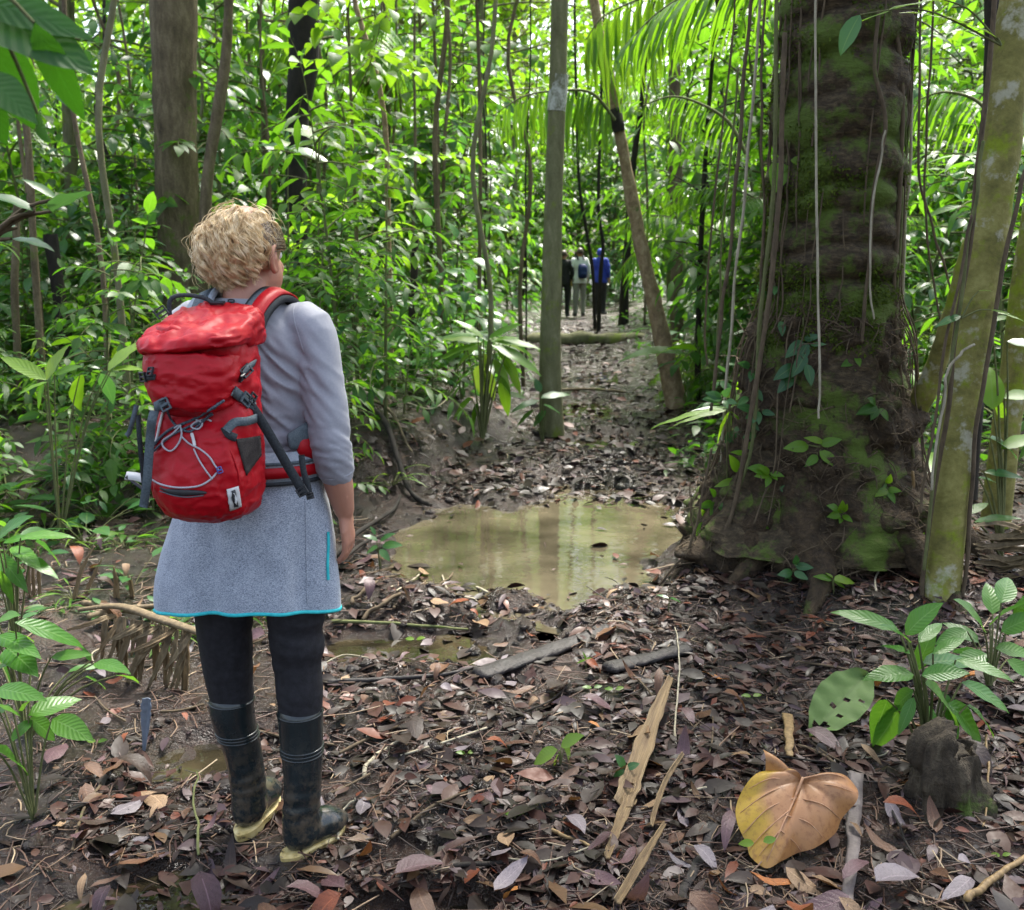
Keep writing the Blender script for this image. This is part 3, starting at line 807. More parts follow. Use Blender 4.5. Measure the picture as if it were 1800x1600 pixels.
free_buckle(531, 864, 2.098, 20, 16, .5); free_buckle(545, 872, 2.105, 14, 12, .2)
# stretch pocket on the side
def patch(name, pxs, mat, off=.002, bv=None, n=8):
    """four-sided panel laid on the surface"""
    a, b, c, d = [np.array(p, float) for p in pxs]
    V = []
    for i in range(n + 1):
        for j in range(n + 1):
            u, v = i / n, j / n
            p = (a * (1 - u) + b * u) * (1 - v) + (d * (1 - u) + c * u) * v
            h = on_local(bv or PB, p[0], p[1], off)
            V.append(h[0] if h else (V[-1] if V else np.zeros(3)))
    F = [[i * (n + 1) + j, i * (n + 1) + j + 1, (i + 1) * (n + 1) + j + 1, (i + 1) * (n + 1) + j] for i in range(n) for j in range(n)]
    V = np.array(V); me = mesh_np(name, V, F)
    o = obj(name, me, mat, pk); s = o.modifiers.new('t', 'SOLIDIFY'); s.thickness = .002; s.offset = 0
    return o
patch('stretch_pocket', [(414, 772), (456, 766), (458, 800), (432, 836)], MESHP)
o = patch('brand_patch', [(398, 860), (418, 854), (423, 890), (403, 897)], PATCH, .003)
patch('patch_mark', [(406, 862), (412, 861), (417, 888), (409, 890)], INK, .0045, n=5)
patch('patch_mark', [(409, 866), (411, 866), (415, 884), (412, 885)], PATCH, .0058, n=5)
# zip slot and reflective piping on the stuff pocket
cord('pocket_piping', [(268, 842), (284, 851), (305, 856), (330, 857), (352, 853), (370, 843), (380, 831)], .0021, CORDW)
mb = MB(); q = [on_local(PB, x, y, .001) for x, y in ((283, 858), (300, 864), (320, 866), (340, 866), (362, 866))]; q = [a for a in q if a]
V = catmull([a[0] for a in q], 24); N_ = catmull([a[1] for a in q], 24)
mb.add(*tube(V, .0022, 8, .0075 * np.sin(np.linspace(.15, 3.0, 24)) ** .6)[:2]); mb.obj('zip_slot', INK, pk)
cord('pocket_piping', [(284, 863), (305, 870), (330, 872), (358, 870)], .0012, WEB)
# laced cord
cord('lace', [(294, 716), (302, 738), (316, 752), (334, 760), (352, 748), (366, 728), (382, 708)], .0026, CORDD)
cord('lace', [(270, 788), (284, 770), (300, 757), (322, 747), (346, 735), (368, 718), (392, 702)], .0030, CORDD)
cord('lace', [(274, 794), (290, 776), (308, 764), (330, 752), (352, 742), (372, 726)], .0024, CORDD)
cord('lace', [(320, 750), (306, 764), (290, 774), (291, 788), (304, 792), (316, 780), (322, 764), (318, 750), (310, 754)], .0019, CORDW, .006)
cord('lace', [(322, 768), (334, 780), (352, 790), (368, 804), (380, 818), (385, 826)], .0019, CORDW, .005)
cord('lace', [(344, 790), (352, 808), (362, 826), (372, 842)], .0017, CORDW, .005)
cord('lace', [(346, 738), (358, 746), (350, 756), (338, 752), (344, 742), (362, 738), (372, 742)], .0019, CORDW, .006)
cord('reflective_tab', [(288, 728), (283, 748), (280, 764), (276, 776), (271, 788)], .0028, PATCH, .004)
cord('reflective_tab', [(338, 764), (342, 774), (344, 784)], .0035, PATCH, .004)
buckle(386, 826, 9, 12, .3, BLUE, .007, PB)
# hip belt, visible at the right waist
def local_strip(name, pts, width, th, mat, outward=None):
    pts = catmull(pts, 28); nos = np.array([outward(p) for p in pts]) if outward else np.tile([0, 0, 1.], (len(pts), 1))
    mb = MB(); mb.add(*ribbon(pts, nos, width, th)); return mb.obj(name, mat, pk)
def around(p):
    v = np.array([p[0], p[1], 0]); return v / (np.linalg.norm(v) + 1e-6)
belt = lambda z, g: [((.160 + g) * math.sin(t), -(.120 + g) * math.cos(t), z) for t in np.linspace(.45, 2.7, 12)]
local_strip('hip_belt', belt(1.035, .012), .078, .014, PALEWEB, around)
local_strip('belt_stripe', belt(1.026, .021), .026, .006, RED, around)
local_strip('belt_edge', belt(1.000, .020), .009, .008, DKWEB, around)
local_strip('belt_edge', belt(1.048, .020), .007, .008, WEB, around)
mb = MB(); mb.add(*tube([(.148, -.075, 1.085), (.176, -.03, 1.075), (.184, .02, 1.06), (.17, .07, 1.045)], [.010, .017, .018, .008], 12, [.022, .034, .036, .02])[:2]); mb.obj('belt_wing', RED, pk)
mb = MB(); mb.add(*tube([(.132, -.10, 1.10), (.160, -.055, 1.108), (.178, 0, 1.10)], [.006, .008, .006], 12, [.02, .034, .02])[:2]); mb.obj('belt_pad', WEB, pk)
# shoulder straps over both shoulders, haul loop, tension buckles
for sx in (-1, 1):
    x = .078 * sx
    p = [(x * .85, -.150, 1.345), (x * .9, -.115, 1.392), (x * 1.0, -.07, 1.424), (x * 1.08, -.02, 1.435), (x * 1.15, .035, 1.418), (x * 1.25, .085, 1.35), (x * 1.3, .118, 1.25)]
    up_ = lambda q: (lambda v: v / np.linalg.norm(v))(np.array([q[0] * .6, q[1] * 1.1 + .02, .12 if q[1] < .05 else .02]))
    local_strip('shoulder_strap', p, .062, .014, DKWEB if sx > 0 else PALEWEB, up_)
    up = [np.array(q) + up_(q) * .009 for q in p]
    local_strip('strap_stripe', [q + np.array([.004, 0, 0]) for q in up], .034, .005, RED if sx > 0 else WEB, up_)
    local_strip('strap_webbing', [q + np.array([-.018 * sx, 0, 0]) + up_(q) * .003 for q in up], .016, .004, WEB, up_)
mb = MB()
mb.add(*tube([(-.098, -.185, 1.385), (-.100, -.178, 1.425), (-.078, -.165, 1.437), (-.03, -.15, 1.43), (.0, -.145, 1.405)], .0055, 10, .0035, n=26)[:2]); mb.obj('haul_loop', DKWEB, pk)
free_buckle(283, 549, 2.12, 22, 18, .6); buckle(383, 537, 26, 11, 0); buckle(408, 533, 13, 11, 0)
# ================================================================== barks and greens
def bark(name, stops, scale=(14, 14, 5), moss=0.0, mossc=(.05, .075, .012), rough=.85, bump=.6, dist=.01, rings_=0, lichen=None):
    m = M_(name); co = m.coord()
    n = m.noise(1, 6, co, .65, .4, scale); f = m.noise(60, 4, co, .65)
    c = m.ramp(m.math('ADD', m.math('MULTIPLY', n, .75), m.math('MULTIPLY', f, .25)), stops)
    if lichen: c = m.mix(m.ramp(m.noise(5, 5, co, .7), [(.55, (0,) * 3), (.62, (.9,) * 3)]), c, lichen)
    if moss: c = m.mix(m.ramp(m.noise(3.1, 6, co, .72), [(.66 - .3 * moss, (0,) * 3), (.72 - .26 * moss, (1,) * 3)]), c, m.mix(f, mossc, tuple(q * 1.9 for q in mossc)))
    m.col(c).set(Roughness=rough, Specular_IOR_Level=.3)
    m.bump(m.math('ADD', n, m.math('MULTIPLY', f, .5)), bump, dist); return m.m
BARK_PALM = bark('dark_mossy_bark', [(.3, (.010, .007, .004)), (.5, (.044, .031, .016)), (.72, (.12, .088, .046))], (22, 22, 60), .55, (.045, .068, .009), bump=1.0, dist=.012)
BARK_SMOOTH = bark('pale_green_bark', [(.3, (.075, .072, .018)), (.5, (.18, .165, .045)), (.75, (.32, .30, .10))], (7, 7, 9), .52, (.12, .15, .010), bump=.6, dist=.01, lichen=(.36, .35, .25))
BARK_BROWN = bark('brown_bark', [(.3, (.045, .032, .018)), (.5, (.125, .095, .055)), (.75, (.24, .19, .115))], (16, 16, 5), .34, (.06, .075, .015), bump=.8, dist=.012)
BARK_DARK = bark('dark_bark', [(.3, (.008, .007, .006)), (.6, (.030, .024, .018)), (.8, (.065, .05, .035))], (20, 20, 6), .12, bump=.7)
BARK_GREEN = bark('greenish_bark', [(.3, (.07, .068, .030)), (.55, (.15, .145, .075)), (.8, (.30, .28, .18))], (12, 12, 4), .35, (.09, .11, .018), bump=.4, lichen=None)
BARK_TAN = bark('tan_bark', [(.3, (.09, .06, .035)), (.5, (.26, .18, .105)), (.75, (.46, .37, .25))], (18, 18, 12), .12, bump=.7)
VINE_PALE = bark('pale_liana', [(.3, (.16, .14, .09)), (.7, (.42, .38, .28))], (40, 40, 12), 0, bump=.4, dist=.003)
VINE_BROWN = bark('brown_liana', [(.3, (.035, .025, .015)), (.7, (.13, .095, .055))], (40, 40, 12), .2, bump=.5, dist=.003)
VINE_GREEN = bark('green_liana', [(.3, (.05, .06, .02)), (.7, (.15, .16, .06))], (40, 40, 12), .3, bump=.4, dist=.003)
SOIL = bark('root_soil', [(.3, (.010, .007, .004)), (.5, (.040, .026, .013)), (.75, (.105, .070, .036))], (22, 22, 22), .40, (.034, .042, .008), bump=1, dist=.03)
DEADWOOD = bark('rotten_wood', [(.3, (.007, .006, .006)), (.55, (.020, .016, .015)), (.8, (.050, .040, .035))], (30, 30, 30), .0, rough=.55, bump=.7)
STRAW = bark('dry_sheath', [(.3, (.08, .05, .02)), (.55, (.22, .145, .062)), (.8, (.40, .30, .16))], (60, 60, 4), 0, rough=.6, bump=.5, dist=.003)

def leafmat(name, c1, c2, c3, tr, k=.52, rough=.42, vein=(.12, .20, .05), veins=0, spec=.38):
    """leaf: waxy above, light comes through; colour varies leaf by leaf"""
    m = M_(name); g = m.n('ShaderNodeNewGeometry')
    uv = m.n('ShaderNodeUVMap').outputs[0]; sp = m.n('ShaderNodeSeparateXYZ'); m.l(uv, sp.inputs[0])
    oi = m.n('ShaderNodeObjectInfo')
    f = m.math('FRACT', m.math('ADD', g.outputs['Random Per Island'], oi.outputs['Random']))
    c = m.ramp(f, [(0, c1), (.5, c2), (1, c3)])
    n = m.noise(30, 3)
    c = m.mix(m.math('MULTIPLY', n, .5), c, m.mix(.5, c, (0, 0, 0)))
    av = m.math('ABSOLUTE', sp.outputs[1])
    rib = m.math('LESS_THAN', av, .06)
    c = m.mix(m.math('MULTIPLY', rib, .6), c, vein)
    if veins:
        s = m.math('SINE', m.math('MULTIPLY', m.math('SUBTRACT', sp.outputs[0], m.math('MULTIPLY', av, .22)), veins * 6.283))
        s2 = m.math('GREATER_THAN', s, .86)
        c = m.mix(m.math('MULTIPLY', s2, .16), c, vein)
        m.bump(s, .16, .003)
    m.col(c).set(Roughness=rough, Specular_IOR_Level=spec)
    t = m.n('ShaderNodeBsdfTranslucent')
    m.l(m.mix(.55, c, tr), t.inputs[0])
    mx = m.n('ShaderNodeMixShader'); mx.inputs[0].default_value = k
    m.l(m.b.outputs[0], mx.inputs[1]); m.l(t.outputs[0], mx.inputs[2]); m.l(mx.outputs[0], m.out.inputs[0])
    return m.m
L_DARK = leafmat('dark_leaf', (.024, .085, .010), (.042, .118, .014), (.064, .145, .017), (.14, .40, .01))
L_MID = leafmat('mid_leaf', (.024, .090, .010), (.045, .135, .014), (.080, .180, .016), (.22, .52, .015), veins=9)
L_BRIGHT = leafmat('bright_leaf', (.050, .150, .010), (.090, .210, .013), (.150, .260, .018), (.36, .66, .02), .45)
L_BLUE = leafmat('bluish_leaf', (.024, .090, .026), (.042, .125, .036), (.068, .165, .048), (.14, .38, .05), .3, rough=.32)
L_PALM = leafmat('palm_leaf', (.036, .125, .010), (.065, .170, .012), (.11, .22, .016), (.30, .62, .015), .42, rough=.34)
L_NEAR = leafmat('near_leaf', (.036, .145, .014), (.055, .180, .018), (.085, .22, .024), (.26, .55, .03), .35, rough=.33, veins=10, vein=(.14, .26, .07))
L_OVER = leafmat('overhanging_leaf', (.020, .085, .008), (.028, .105, .010), (.036, .12, .012), (.10, .36, .01), .30, .40, veins=9, vein=(.03, .11, .015))
L_LIME = leafmat('lime_leaf', (.13, .25, .03), (.17, .29, .035), (.22, .33, .04), (.40, .62, .05), .45, veins=9)

def leaf_arr(L=1, W=.4, segs=4, fold=.18, droop=.25, prof=.85, tip=1.0):
    t = np.linspace(0, 1, segs + 1)
    w = W / 2 * np.sin(PI * t ** prof) ** .8; w = np.maximum(w * (1 - .25 * tip * t), .004 * L)
    ang = droop * t * 1.0
    x = np.concatenate([[0], np.cumsum(np.cos(ang[1:]) * L / segs)]); z = -np.concatenate([[0], np.cumsum(np.sin(ang[1:]) * L / segs)])
    V = []
    for k in range(segs + 1):
        V += [(x[k], w[k], z[k] + fold * w[k]), (x[k], 0, z[k]), (x[k], -w[k], z[k] + fold * w[k])]
    F = []
    for k in range(segs):
        a = 3 * k
        F += [(a, a + 1, a + 4, a + 3), (a + 1, a + 2, a + 5, a + 4)]
    uv = np.stack([np.repeat(t, 3), np.tile([1, 0, -1.], segs + 1)], 1)
    return np.array(V), np.array(F), uv
LSH = {'broad': leaf_arr(1, .46, 4, .15, .5), 'lance': leaf_arr(1, .26, 4, .2, .6), 'oval': leaf_arr(1, .56, 4, .12, .35), 'heart': leaf_arr(1, .74, 5, .2, .5, .62), 'blade': leaf_arr(1, .085, 4, .2, .9, .6),
       'paddle': leaf_arr(1, .30, 7, .14, .9), 'bit': leaf_arr(1, .5, 2, .15, .3), 'leaflet': leaf_arr(1, .10, 3, .15, .8, .7)}
def unit(a): a = np.asarray(a, float); return a / (np.linalg.norm(a, axis=-1, keepdims=True) + 1e-9)
class Leaves:
    def __init__(s): s.q = {}
    def add(s, kind, pos, dr, up, sc):
        s.q.setdefault(kind, []).append((np.array(pos, float), np.array(dr, float), np.array(up, float), sc))
    def into(s, mb):
        for kind, q in s.q.items():
            v, f, uv = LSH[kind]
            pos = np.array([a[0] for a in q]); d = unit(np.array([a[1] for a in q])); u = np.array([a[2] for a in q]); sc = np.array([a[3] for a in q])
            sd = unit(np.cross(u, d)); n = np.cross(d, sd)
            V = pos[:, None] + sc[:, None, None] * (v[None, :, 0:1] * d[:, None] + v[None, :, 1:2] * sd[:, None] + v[None, :, 2:3] * n[:, None])
            F = f[None] + (np.arange(len(q)) * len(v))[:, None, None]
            mb.add(V.reshape(-1, 3), F.reshape(-1, 4), np.tile(uv, (len(q), 1)))
        return mb
    def mesh(s, name): return s.into(MB()).mesh(name)
rg = np.random.default_rng(3)
def rv(s=1): return rg.normal(0, s, 3)

def trunk_mesh(name, pts, r, seg=14, n=30, wob=.06, sc=6, seed=0, fn=None):
    a = catmull(np.column_stack([np.asarray(pts, float), np.asarray(r, float)]), n)
    V, F, uv = tube(a[:, :3], a[:, 3], seg, caps=False)
    c = np.repeat(a[:, :3], seg, 0); o = V - c; rr = np.linalg.norm(o, axis=1)[:, None]
    k = 1 + wob * fbm(V * sc, 3, seed)[:, None]
    if fn is not None: k = k + fn(V, c, o / rr)[:, None]
    V = c + o * k
    return mesh_np(name, V, F, uv)
def pxpath(pxs, Y, Yend=None):
    n = len(pxs); Ye = Y if Yend is None else Yend
    return [np.array(P(x, y, Y + (Ye - Y) * i / max(1, n - 1))) for i, (x, y) in enumerate(pxs)]

# ------------------------------------------------------------------ the great trunk at the right
BT = G(1430, 1050); BTX, BTY = 1.50, 4.62
big = thing('palm_tree', 'massive dark mossy trunk with ringed bark and an earthy root mound at its foot', 'tree', (BTX, BTY, hz(BTX, BTY) - .05))
z0 = hz(BTX, BTY) - .05
def big_rel(p): return np.array(p) - np.array([BTX, BTY, z0])
prof = [(0, .60), (.10, .54), (.25, .455), (.45, .40), (.70, .355), (.95, .325), (1.15, .305), (1.35, .292), (1.6, .287), (2.0, .285), (2.6, .283), (3.4, .28), (5.2, .27), (7.5, .25)]
lean = lambda z: -.006 * z
def big_fn(V, c, o):
    z = V[:, 2]; a = np.arctan2(o[:, 1], o[:, 0])
    b = np.zeros(len(V))
    w = z + .03 * np.sin(a * 2 + 1) + .02 * vnoise(np.stack([a * 2, z * 3, 0 * z], 1), 5)
    for zz, amp, s in ((1.20, .07, .022), (1.36, .08, .02), (1.50, .06, .018), (1.62, .09, .022), (1.80, .07, .018), (2.02, .06, .02), (2.18, .08, .02), (2.36, .10, .018), (2.75, .05, .02), (3.2, .05, .02)): b += -1.15 * amp * np.exp(-((w - zz) / (s * 1.15)) ** 2) + .5 * amp * np.exp(-((w - zz - .085) / .05) ** 2)
    b += .035 * np.sin(w * 19 + 1.5) * (z > 1.2) + .05 * fbm(np.stack([np.cos(a) * 2, np.sin(a) * 2, z * 5], 1), 3, 7) * (z > 1.1)
    b += np.clip((1.1 - z) / 1.1, 0, 1) * (.16 * np.maximum(0, np.sin(a * 5 + 2.2)) + .10 * fbm(V * 8, 3, 9))
    return b
me = trunk_mesh('trunk', [(lean(z), 0, z) for z, r in prof], [r for z, r in prof], 80, 440, .05, 9, 3, big_fn)
trunk = obj('trunk', me, BARK_PALM, big)
TRK = BVHTree.FromPolygons([tuple(v + np.array([BTX, BTY, z0])) for v in get_co(me)], [tuple(p.vertices) for p in me.polygons])
def hitT(px, py, bv=None):
    h = (bv or TRK).ray_cast(CAMP, ray(px, py).normalized())
    return (np.array(h[0]), np.array(h[1]) if h[1].dot(ray(px, py)) < 0 else -np.array(h[1])) if h[0] else None
# root mound: a sleeve of soil and rootlets over the foot
mp = [(-.40, .66), (-.20, .62), (-.04, .57), (.08, .525), (.22, .475), (.42, .425), (.66, .385), (.88, .345), (1.06, .312)]
def mound_fn(V, c, o): return .16 * fbm(V * 5, 4, 15) + .08 * fbm(V * 19, 3, 16) + np.clip(.5 - V[:, 2], 0, .5) * .30 * np.maximum(0, np.cos(np.arctan2(o[:, 1], o[:, 0]) * 3 - 4.1))
me = trunk_mesh('root_mound', [(0, 0, z) for z, r in mp], [r for z, r in mp], 90, 90, 0, 1, 0, mound_fn)
obj('root_mound', me, SOIL, big)
MND = BVHTree.FromPolygons([tuple(v + np.array([BTX, BTY, z0])) for v in get_co(me)], [tuple(p.vertices) for p in me.polygons])
mco, mno = get_co(me), get_no(me)
sel = np.where((mco[:, 1] < .15) & (mco[:, 2] > -.02))[0]
mb = MB()
for k in range(1500):                     # rootlets matted over the mound
    q = rg.choice(sel); p, n = mco[q], mno[q]; n = n if n @ p > 0 else -n
    t = unit(np.cross(n, rv())); L = rg.uniform(.04, .15)
    t2 = unit(t + rv(.35)); t2 = unit(t2 + np.array([0, 0, -.6 * rg.random()]))
    pts = [p - n * .004, p + t * L * .4 + n * rg.uniform(.004, .016), p + t * L * .4 + t2 * L * .6 + n * rg.uniform(-.004, .01)]
    mb.add(*tube(pts, rg.uniform(.0012, .0035) * np.array([1, .9, .5]), 4, n=5, caps=False)[:2])
o = mb.obj('rootlets', VINE_BROWN, big); o['kind'] = 'stuff'
mb = MB()
tco, tno = get_co(trunk.data), get_no(trunk.data)
msk = fbm(tco * [4, 4, 5], 3, 77)
sel = np.where((tco[:, 1] < .12) & (msk > .10) & (tco[:, 2] > .9) & (tco[:, 2] < 2.9))[0]
ML = Leaves()
for k in range(16000):                     # moss tufts
    q = rg.choice(sel); p, n = tco[q] + rv(.006), tno[q]; n = n if n @ (p * [1, 1, 0]) > 0 else -n
    ML.add('bit', p, n * .6 + rv(.6) + [0, 0, -.3], n + rv(.4), rg.uniform(.008, .024))
MOSS = leafmat('moss', (.035, .055, .008), (.060, .090, .010), (.10, .135, .016), (.12, .2, .02), .2, .8, spec=.1)
o = ML.into(mb).obj('moss', MOSS, big); o['kind'] = 'stuff'
# buttress roots running out from the foot
for az, L in ((2.75, .42), (3.4, .55), (-1.9, .62), (-1.2, .7), (-2.4, .50), (-.5, .6)):
    d = np.array([math.cos(az), math.sin(az)])
    pts = []
    for f in (0, .3, .6, 1):
        r_ = .30 + L * f; x, y = BTX + d[0] * r_ + .06 * math.sin(f * 5 + az), BTY + d[1] * r_
        pts.append(np.array([x - BTX, y - BTY, hz(x, y) - z0 + .30 * (1 - f) ** 2 - .03 * f]))
    mb = MB(); V, F, uv = tube(pts, [.15, .095, .06, .02], 14, n=26, caps=False); V = V + fbm(V * 13, 3, 22)[:, None] * .016; mb.add(V, F, uv)
    mb.obj('buttress_root', SOIL, big)
# aerial roots strung down both flanks of the trunk
mb = MB()
for k in range(50):
    a = rg.choice([rg.normal(-2.75, .35), rg.normal(-.35, .35), rg.uniform(-3, 0)], p=[.45, .4, .15]); za = rg.uniform(1.0, 3.2); zb = max(.15, za - rg.uniform(.4, 1.6))
    pts = []
    for f in np.linspace(0, 1, 9):
        z = za + (zb - za) * f; r_ = np.interp(z, [q[0] for q in prof], [q[1] for q in prof]) * (1.02 + .05 * rg.random()) + (.05 if z < 1.0 else 0); a += rg.normal(0, .03)
        pts.append([lean(z) + r_ * math.cos(a), r_ * math.sin(a), z])
    mb.add(*tube(pts, rg.uniform(.002, .0055), 5, n=30))
o = mb.obj('aerial_root', VINE_BROWN, big); o['kind'] = 'stuff'
# its crown, above the picture

# ------------------------------------------------------------------ lianas that hang about it
def liana(pxs, Y, r, mat, label, Y2=None, wob=.006, grp='lianas hanging around the mossy trunk'):
    pts = np.array(pxpath(pxs, Y, Y2)); n = max(30, len(pts) * 10)
    c = catmull(pts, n)
    t = np.linspace(0, 1, n)[:, None] * 9
    c = c + wob * np.concatenate([vnoise(np.hstack([t, t * 0 + pxs[0][0], t * 0]), 3)[:, None], vnoise(np.hstack([t, t * 0 + pxs[0][0], t * 0]), 4)[:, None], t * 0], 1)
    base = c[np.argmin(c[:, 2])].copy()
    mb = MB(); mb.add(*tube(c - base, r * (1 + .15 * vnoise(np.hstack([t * 3, t * 0, t * 0]), 5)), 7))
    o = mb.obj('liana', mat, None, loc=tuple(base)); return tag(o, label, 'vine', grp)
liana([(1433, -60), (1435, 200), (1436, 400), (1438, 560), (1441, 690), (1438, 735)], 4.16, .0050, VINE_PALE, 'thin straight whitish liana hanging down the middle of the mossy trunk', 4.05, .003)
liana([(1322, -60), (1310, 120), (1296, 300), (1278, 480), (1262, 600), (1250, 735)], 4.5, .0085, VINE_BROWN, 'brown liana leaning left of the mossy trunk, thickest of its bunch')
liana([(1338, -60), (1326, 140), (1310, 330), (1290, 520), (1276, 690), (1268, 820)], 4.6, .0068, VINE_PALE, 'pale liana close beside the thickest brown liana, left of the mossy trunk')
liana([(1352, -60), (1340, 100), (1338, 240), (1345, 380), (1332, 560), (1322, 720)], 4.55, .006, VINE_BROWN, 'dark thin liana nearest the left edge of the mossy trunk above')
liana([(1368, -60), (1362, 160), (1356, 360), (1338, 540), (1326, 760), (1300, 860)], 4.35, .009, VINE_GREEN, 'greenish liana pressed against the left edge of the mossy trunk')
liana([(1380, 60), (1374, 260), (1362, 420), (1346, 560), (1318, 740), (1290, 890), (1262, 960)], 4.3, .011, VINE_BROWN, 'woody brown liana running down the left edge onto the root mound')
liana([(1296, 120), (1284, 280), (1270, 420), (1262, 560), (1256, 660)], 5.0, .0055, VINE_GREEN, 'slender green liana farthest left of the mossy trunk')
liana([(1244, 640), (1240, 560), (1254, 380), (1272, 200), (1290, 40), (1296, -60)], 5.6, .006, VINE_BROWN, 'faint dark liana in front of the pale palm frond')
liana([(1610, -60), (1606, 100), (1600, 260), (1592, 420), (1588, 560), (1596, 700)], 4.7, .0068, VINE_PALE, 'pale straight liana right of the mossy trunk')
liana([(1642, -60), (1636, 120), (1626, 300), (1632, 420), (1650, 560)], 5.2, .006, VINE_BROWN, 'dark wavering liana between the mossy trunk and the pale leaning tree')
liana([(1622, -60), (1618, 140), (1616, 300), (1640, 400), (1660, 470), (1690, 560)], 5.4, .007, VINE_BROWN, 'dark liana bending right behind the mossy trunk')
liana([(1588, 330), (1580, 480), (1566, 600), (1584, 720), (1604, 800), (1610, 900)], 4.45, .008, VINE_GREEN, 'mossy liana down the right edge of the mossy trunk')
liana([(1578, 60), (1586, 200), (1580, 360), (1572, 520), (1580, 640), (1596, 740)], 4.42, .010, VINE_BROWN, 'thick brown liana hugging the right edge of the mossy trunk')
liana([(1545, 20), (1538, 120), (1556, 200), (1552, 260), (1536, 330), (1530, 430), (1520, 520), (1516, 600)], 4.30, .0085, VINE_BROWN, 'winding dark liana climbing the right half of the mossy trunk', 4.28)
liana([(1556, 230), (1548, 280), (1534, 350), (1528, 450), (1534, 560)], 4.27, .0045, VINE_PALE, 'thin pale liana twined with the winding dark one')
liana([(1212, 850), (1214, 900), (1222, 950), (1218, 985)], 4.4, .004, VINE_BROWN, 'short dangling rootlet over the puddle edge')
liana([(1250, 790), (1232, 880), (1212, 960), (1172, 1010), (1138, 1060)], 4.35, .006, VINE_BROWN, 'thin root sloping from the mound down to the puddle')
liana([(1604, 830), (1603, 900), (1600, 960), (1594, 1000)], 4.25, .008, STRAW, 'reddish brown stick upright between the mound and the pale leaning tree')

# ------------------------------------------------------------------ pale leaning tree at the right with its second stem
pt = thing('leaning_tree', 'pale greenish smooth trunk leaning right in front of the mossy trunk, wrapped in climbing roots', 'tree', tuple(G(1650, 1085)))
pb = np.array(pt.location)
pp = [(1648, 1105), (1656, 1000), (1672, 850), (1690, 720), (1712, 560), (1738, 400), (1762, 240), (1780, 80), (1800, -80)]
w_ = [36, 33, 31, 31, 33, 32, 30, 29, 28]
Yp = 3.86
c = np.array(pxpath(pp, Yp, 4.0)) - pb
me = trunk_mesh('trunk', c, np.array(w_) * 4.0 / 1700, 28, 80, .07, 7, 8)
obj('trunk', me, BARK_SMOOTH, pt)
c2 = np.array(pxpath([(1560, 850), (1592, 770), (1622, 700), (1650, 630), (1676, 550), (1704, 450), (1734, 380)], 4.65, 4.04)) - pb
obj('side_stem', trunk_mesh('side_stem', c2, [.06, .055, .050, .046, .042, .040, .040], 18, 60, .16, 9, 12), BARK_SMOOTH, pt)
for k, (pxs, Y, r, m) in enumerate([([(1620, 1060), (1628, 980), (1642, 860), (1664, 720), (1684, 560), (1706, 430), (1720, 300), (1734, 180), (1744, 60), (1752, -60)], 3.84, .010, VINE_BROWN),
                                    ([(1626, 1000), (1640, 840), (1656, 720), (1672, 640), (1690, 540), (1700, 440), (1716, 330), (1726, 250)], 3.82, .007, VINE_GREEN),
                                    ([(1690, 1060), (1706, 900), (1716, 760), (1742, 580), (1764, 460), (1790, 360), (1800, 300)], 3.82, .009, VINE_BROWN),
                                    ([(1636, 860), (1650, 760), (1662, 690), (1664, 650), (1690, 620), (1712, 606)], 3.79, .0055, VINE_PALE),
                                    ([(1618, 900), (1630, 800), (1648, 720), (1662, 600), (1690, 480), (1708, 380)], 3.80, .006, VINE_BROWN)]):
    q = np.array(pxpath(pxs, Y)) - pb; n = 60
    q = catmull(q, n); t = np.linspace(0, 12, n)[:, None]; q = q + .006 * np.hstack([vnoise(np.hstack([t, t * 0 + k, t * 0]), 31)[:, None], vnoise(np.hstack([t, t * 0 + k, t * 0]), 32)[:, None], t * 0])
    mb = MB(); mb.add(*tube(q, r, 7)); mb.obj('climbing_root', m, pt)

# ------------------------------------------------------------------ single trunks that stand out
def solo(name, label, pxs, wpx, Y, mat, seg=16, wob=.06, Y2=None, base=None, n=40, group=None):
    pts = np.array(pxpath(pxs, Y, Y2)); b = pts[0].copy(); b[2] = min(b[2], hz(b[0], b[1]) - .03)
    pts[0] = b
    t = thing(name, label, 'tree', tuple(b), group=group)
    obj('trunk', trunk_mesh('trunk', pts - b, np.array(wpx) / 2 * Y / 1700, seg, n, wob, 5, int(pxs[0][0])), mat, t)
    return t
palm1 = solo('palm_tree', 'slender straight greenish palm trunk at the left edge of the muddy trail', [(970, 765), (967, 640), (970, 480), (974, 320), (980, 160), (984, 0), (986, -120)], [46, 38, 34, 31, 29, 28, 27], 8.35, BARK_GREEN, wob=.03)
q = np.array(pxpath([(978, 196), (980, 170), (983, 132)], 8.35)) - np.array(palm1.location)
obj('pale_band', trunk_mesh('pale_band', q, np.array([30.5, 31, 30.5]) / 2 * 8.35 / 1700, 16, 8, .02), bark('white_lichen', [(.42, (.13, .13, .08)), (.56, (.42, .42, .38)), (.8, (.60, .60, .57))], (14, 14, 8), 0, bump=.3), palm1)
lt = solo('leaning_tree', 'thin tan crooked trunk leaning left over the trail with peeling bark', [(1192, 725), (1168, 610), (1142, 500), (1118, 390), (1100, 290), (1082, 200), (1068, 130), (1054, 60), (1040, -20), (1020, -120)], [40, 31, 26, 23, 20, 19, 21, 17, 15, 13], 9.6, BARK_TAN, wob=.12)
q = np.array(pxpath([(1089, 232), (1084, 212), (1078, 192)], 9.55)) - np.array(lt.location)
obj('dark_knot', trunk_mesh('dark_knot', q, [.055, .068, .058], 14, 10, .2, 20), BARK_DARK, lt)
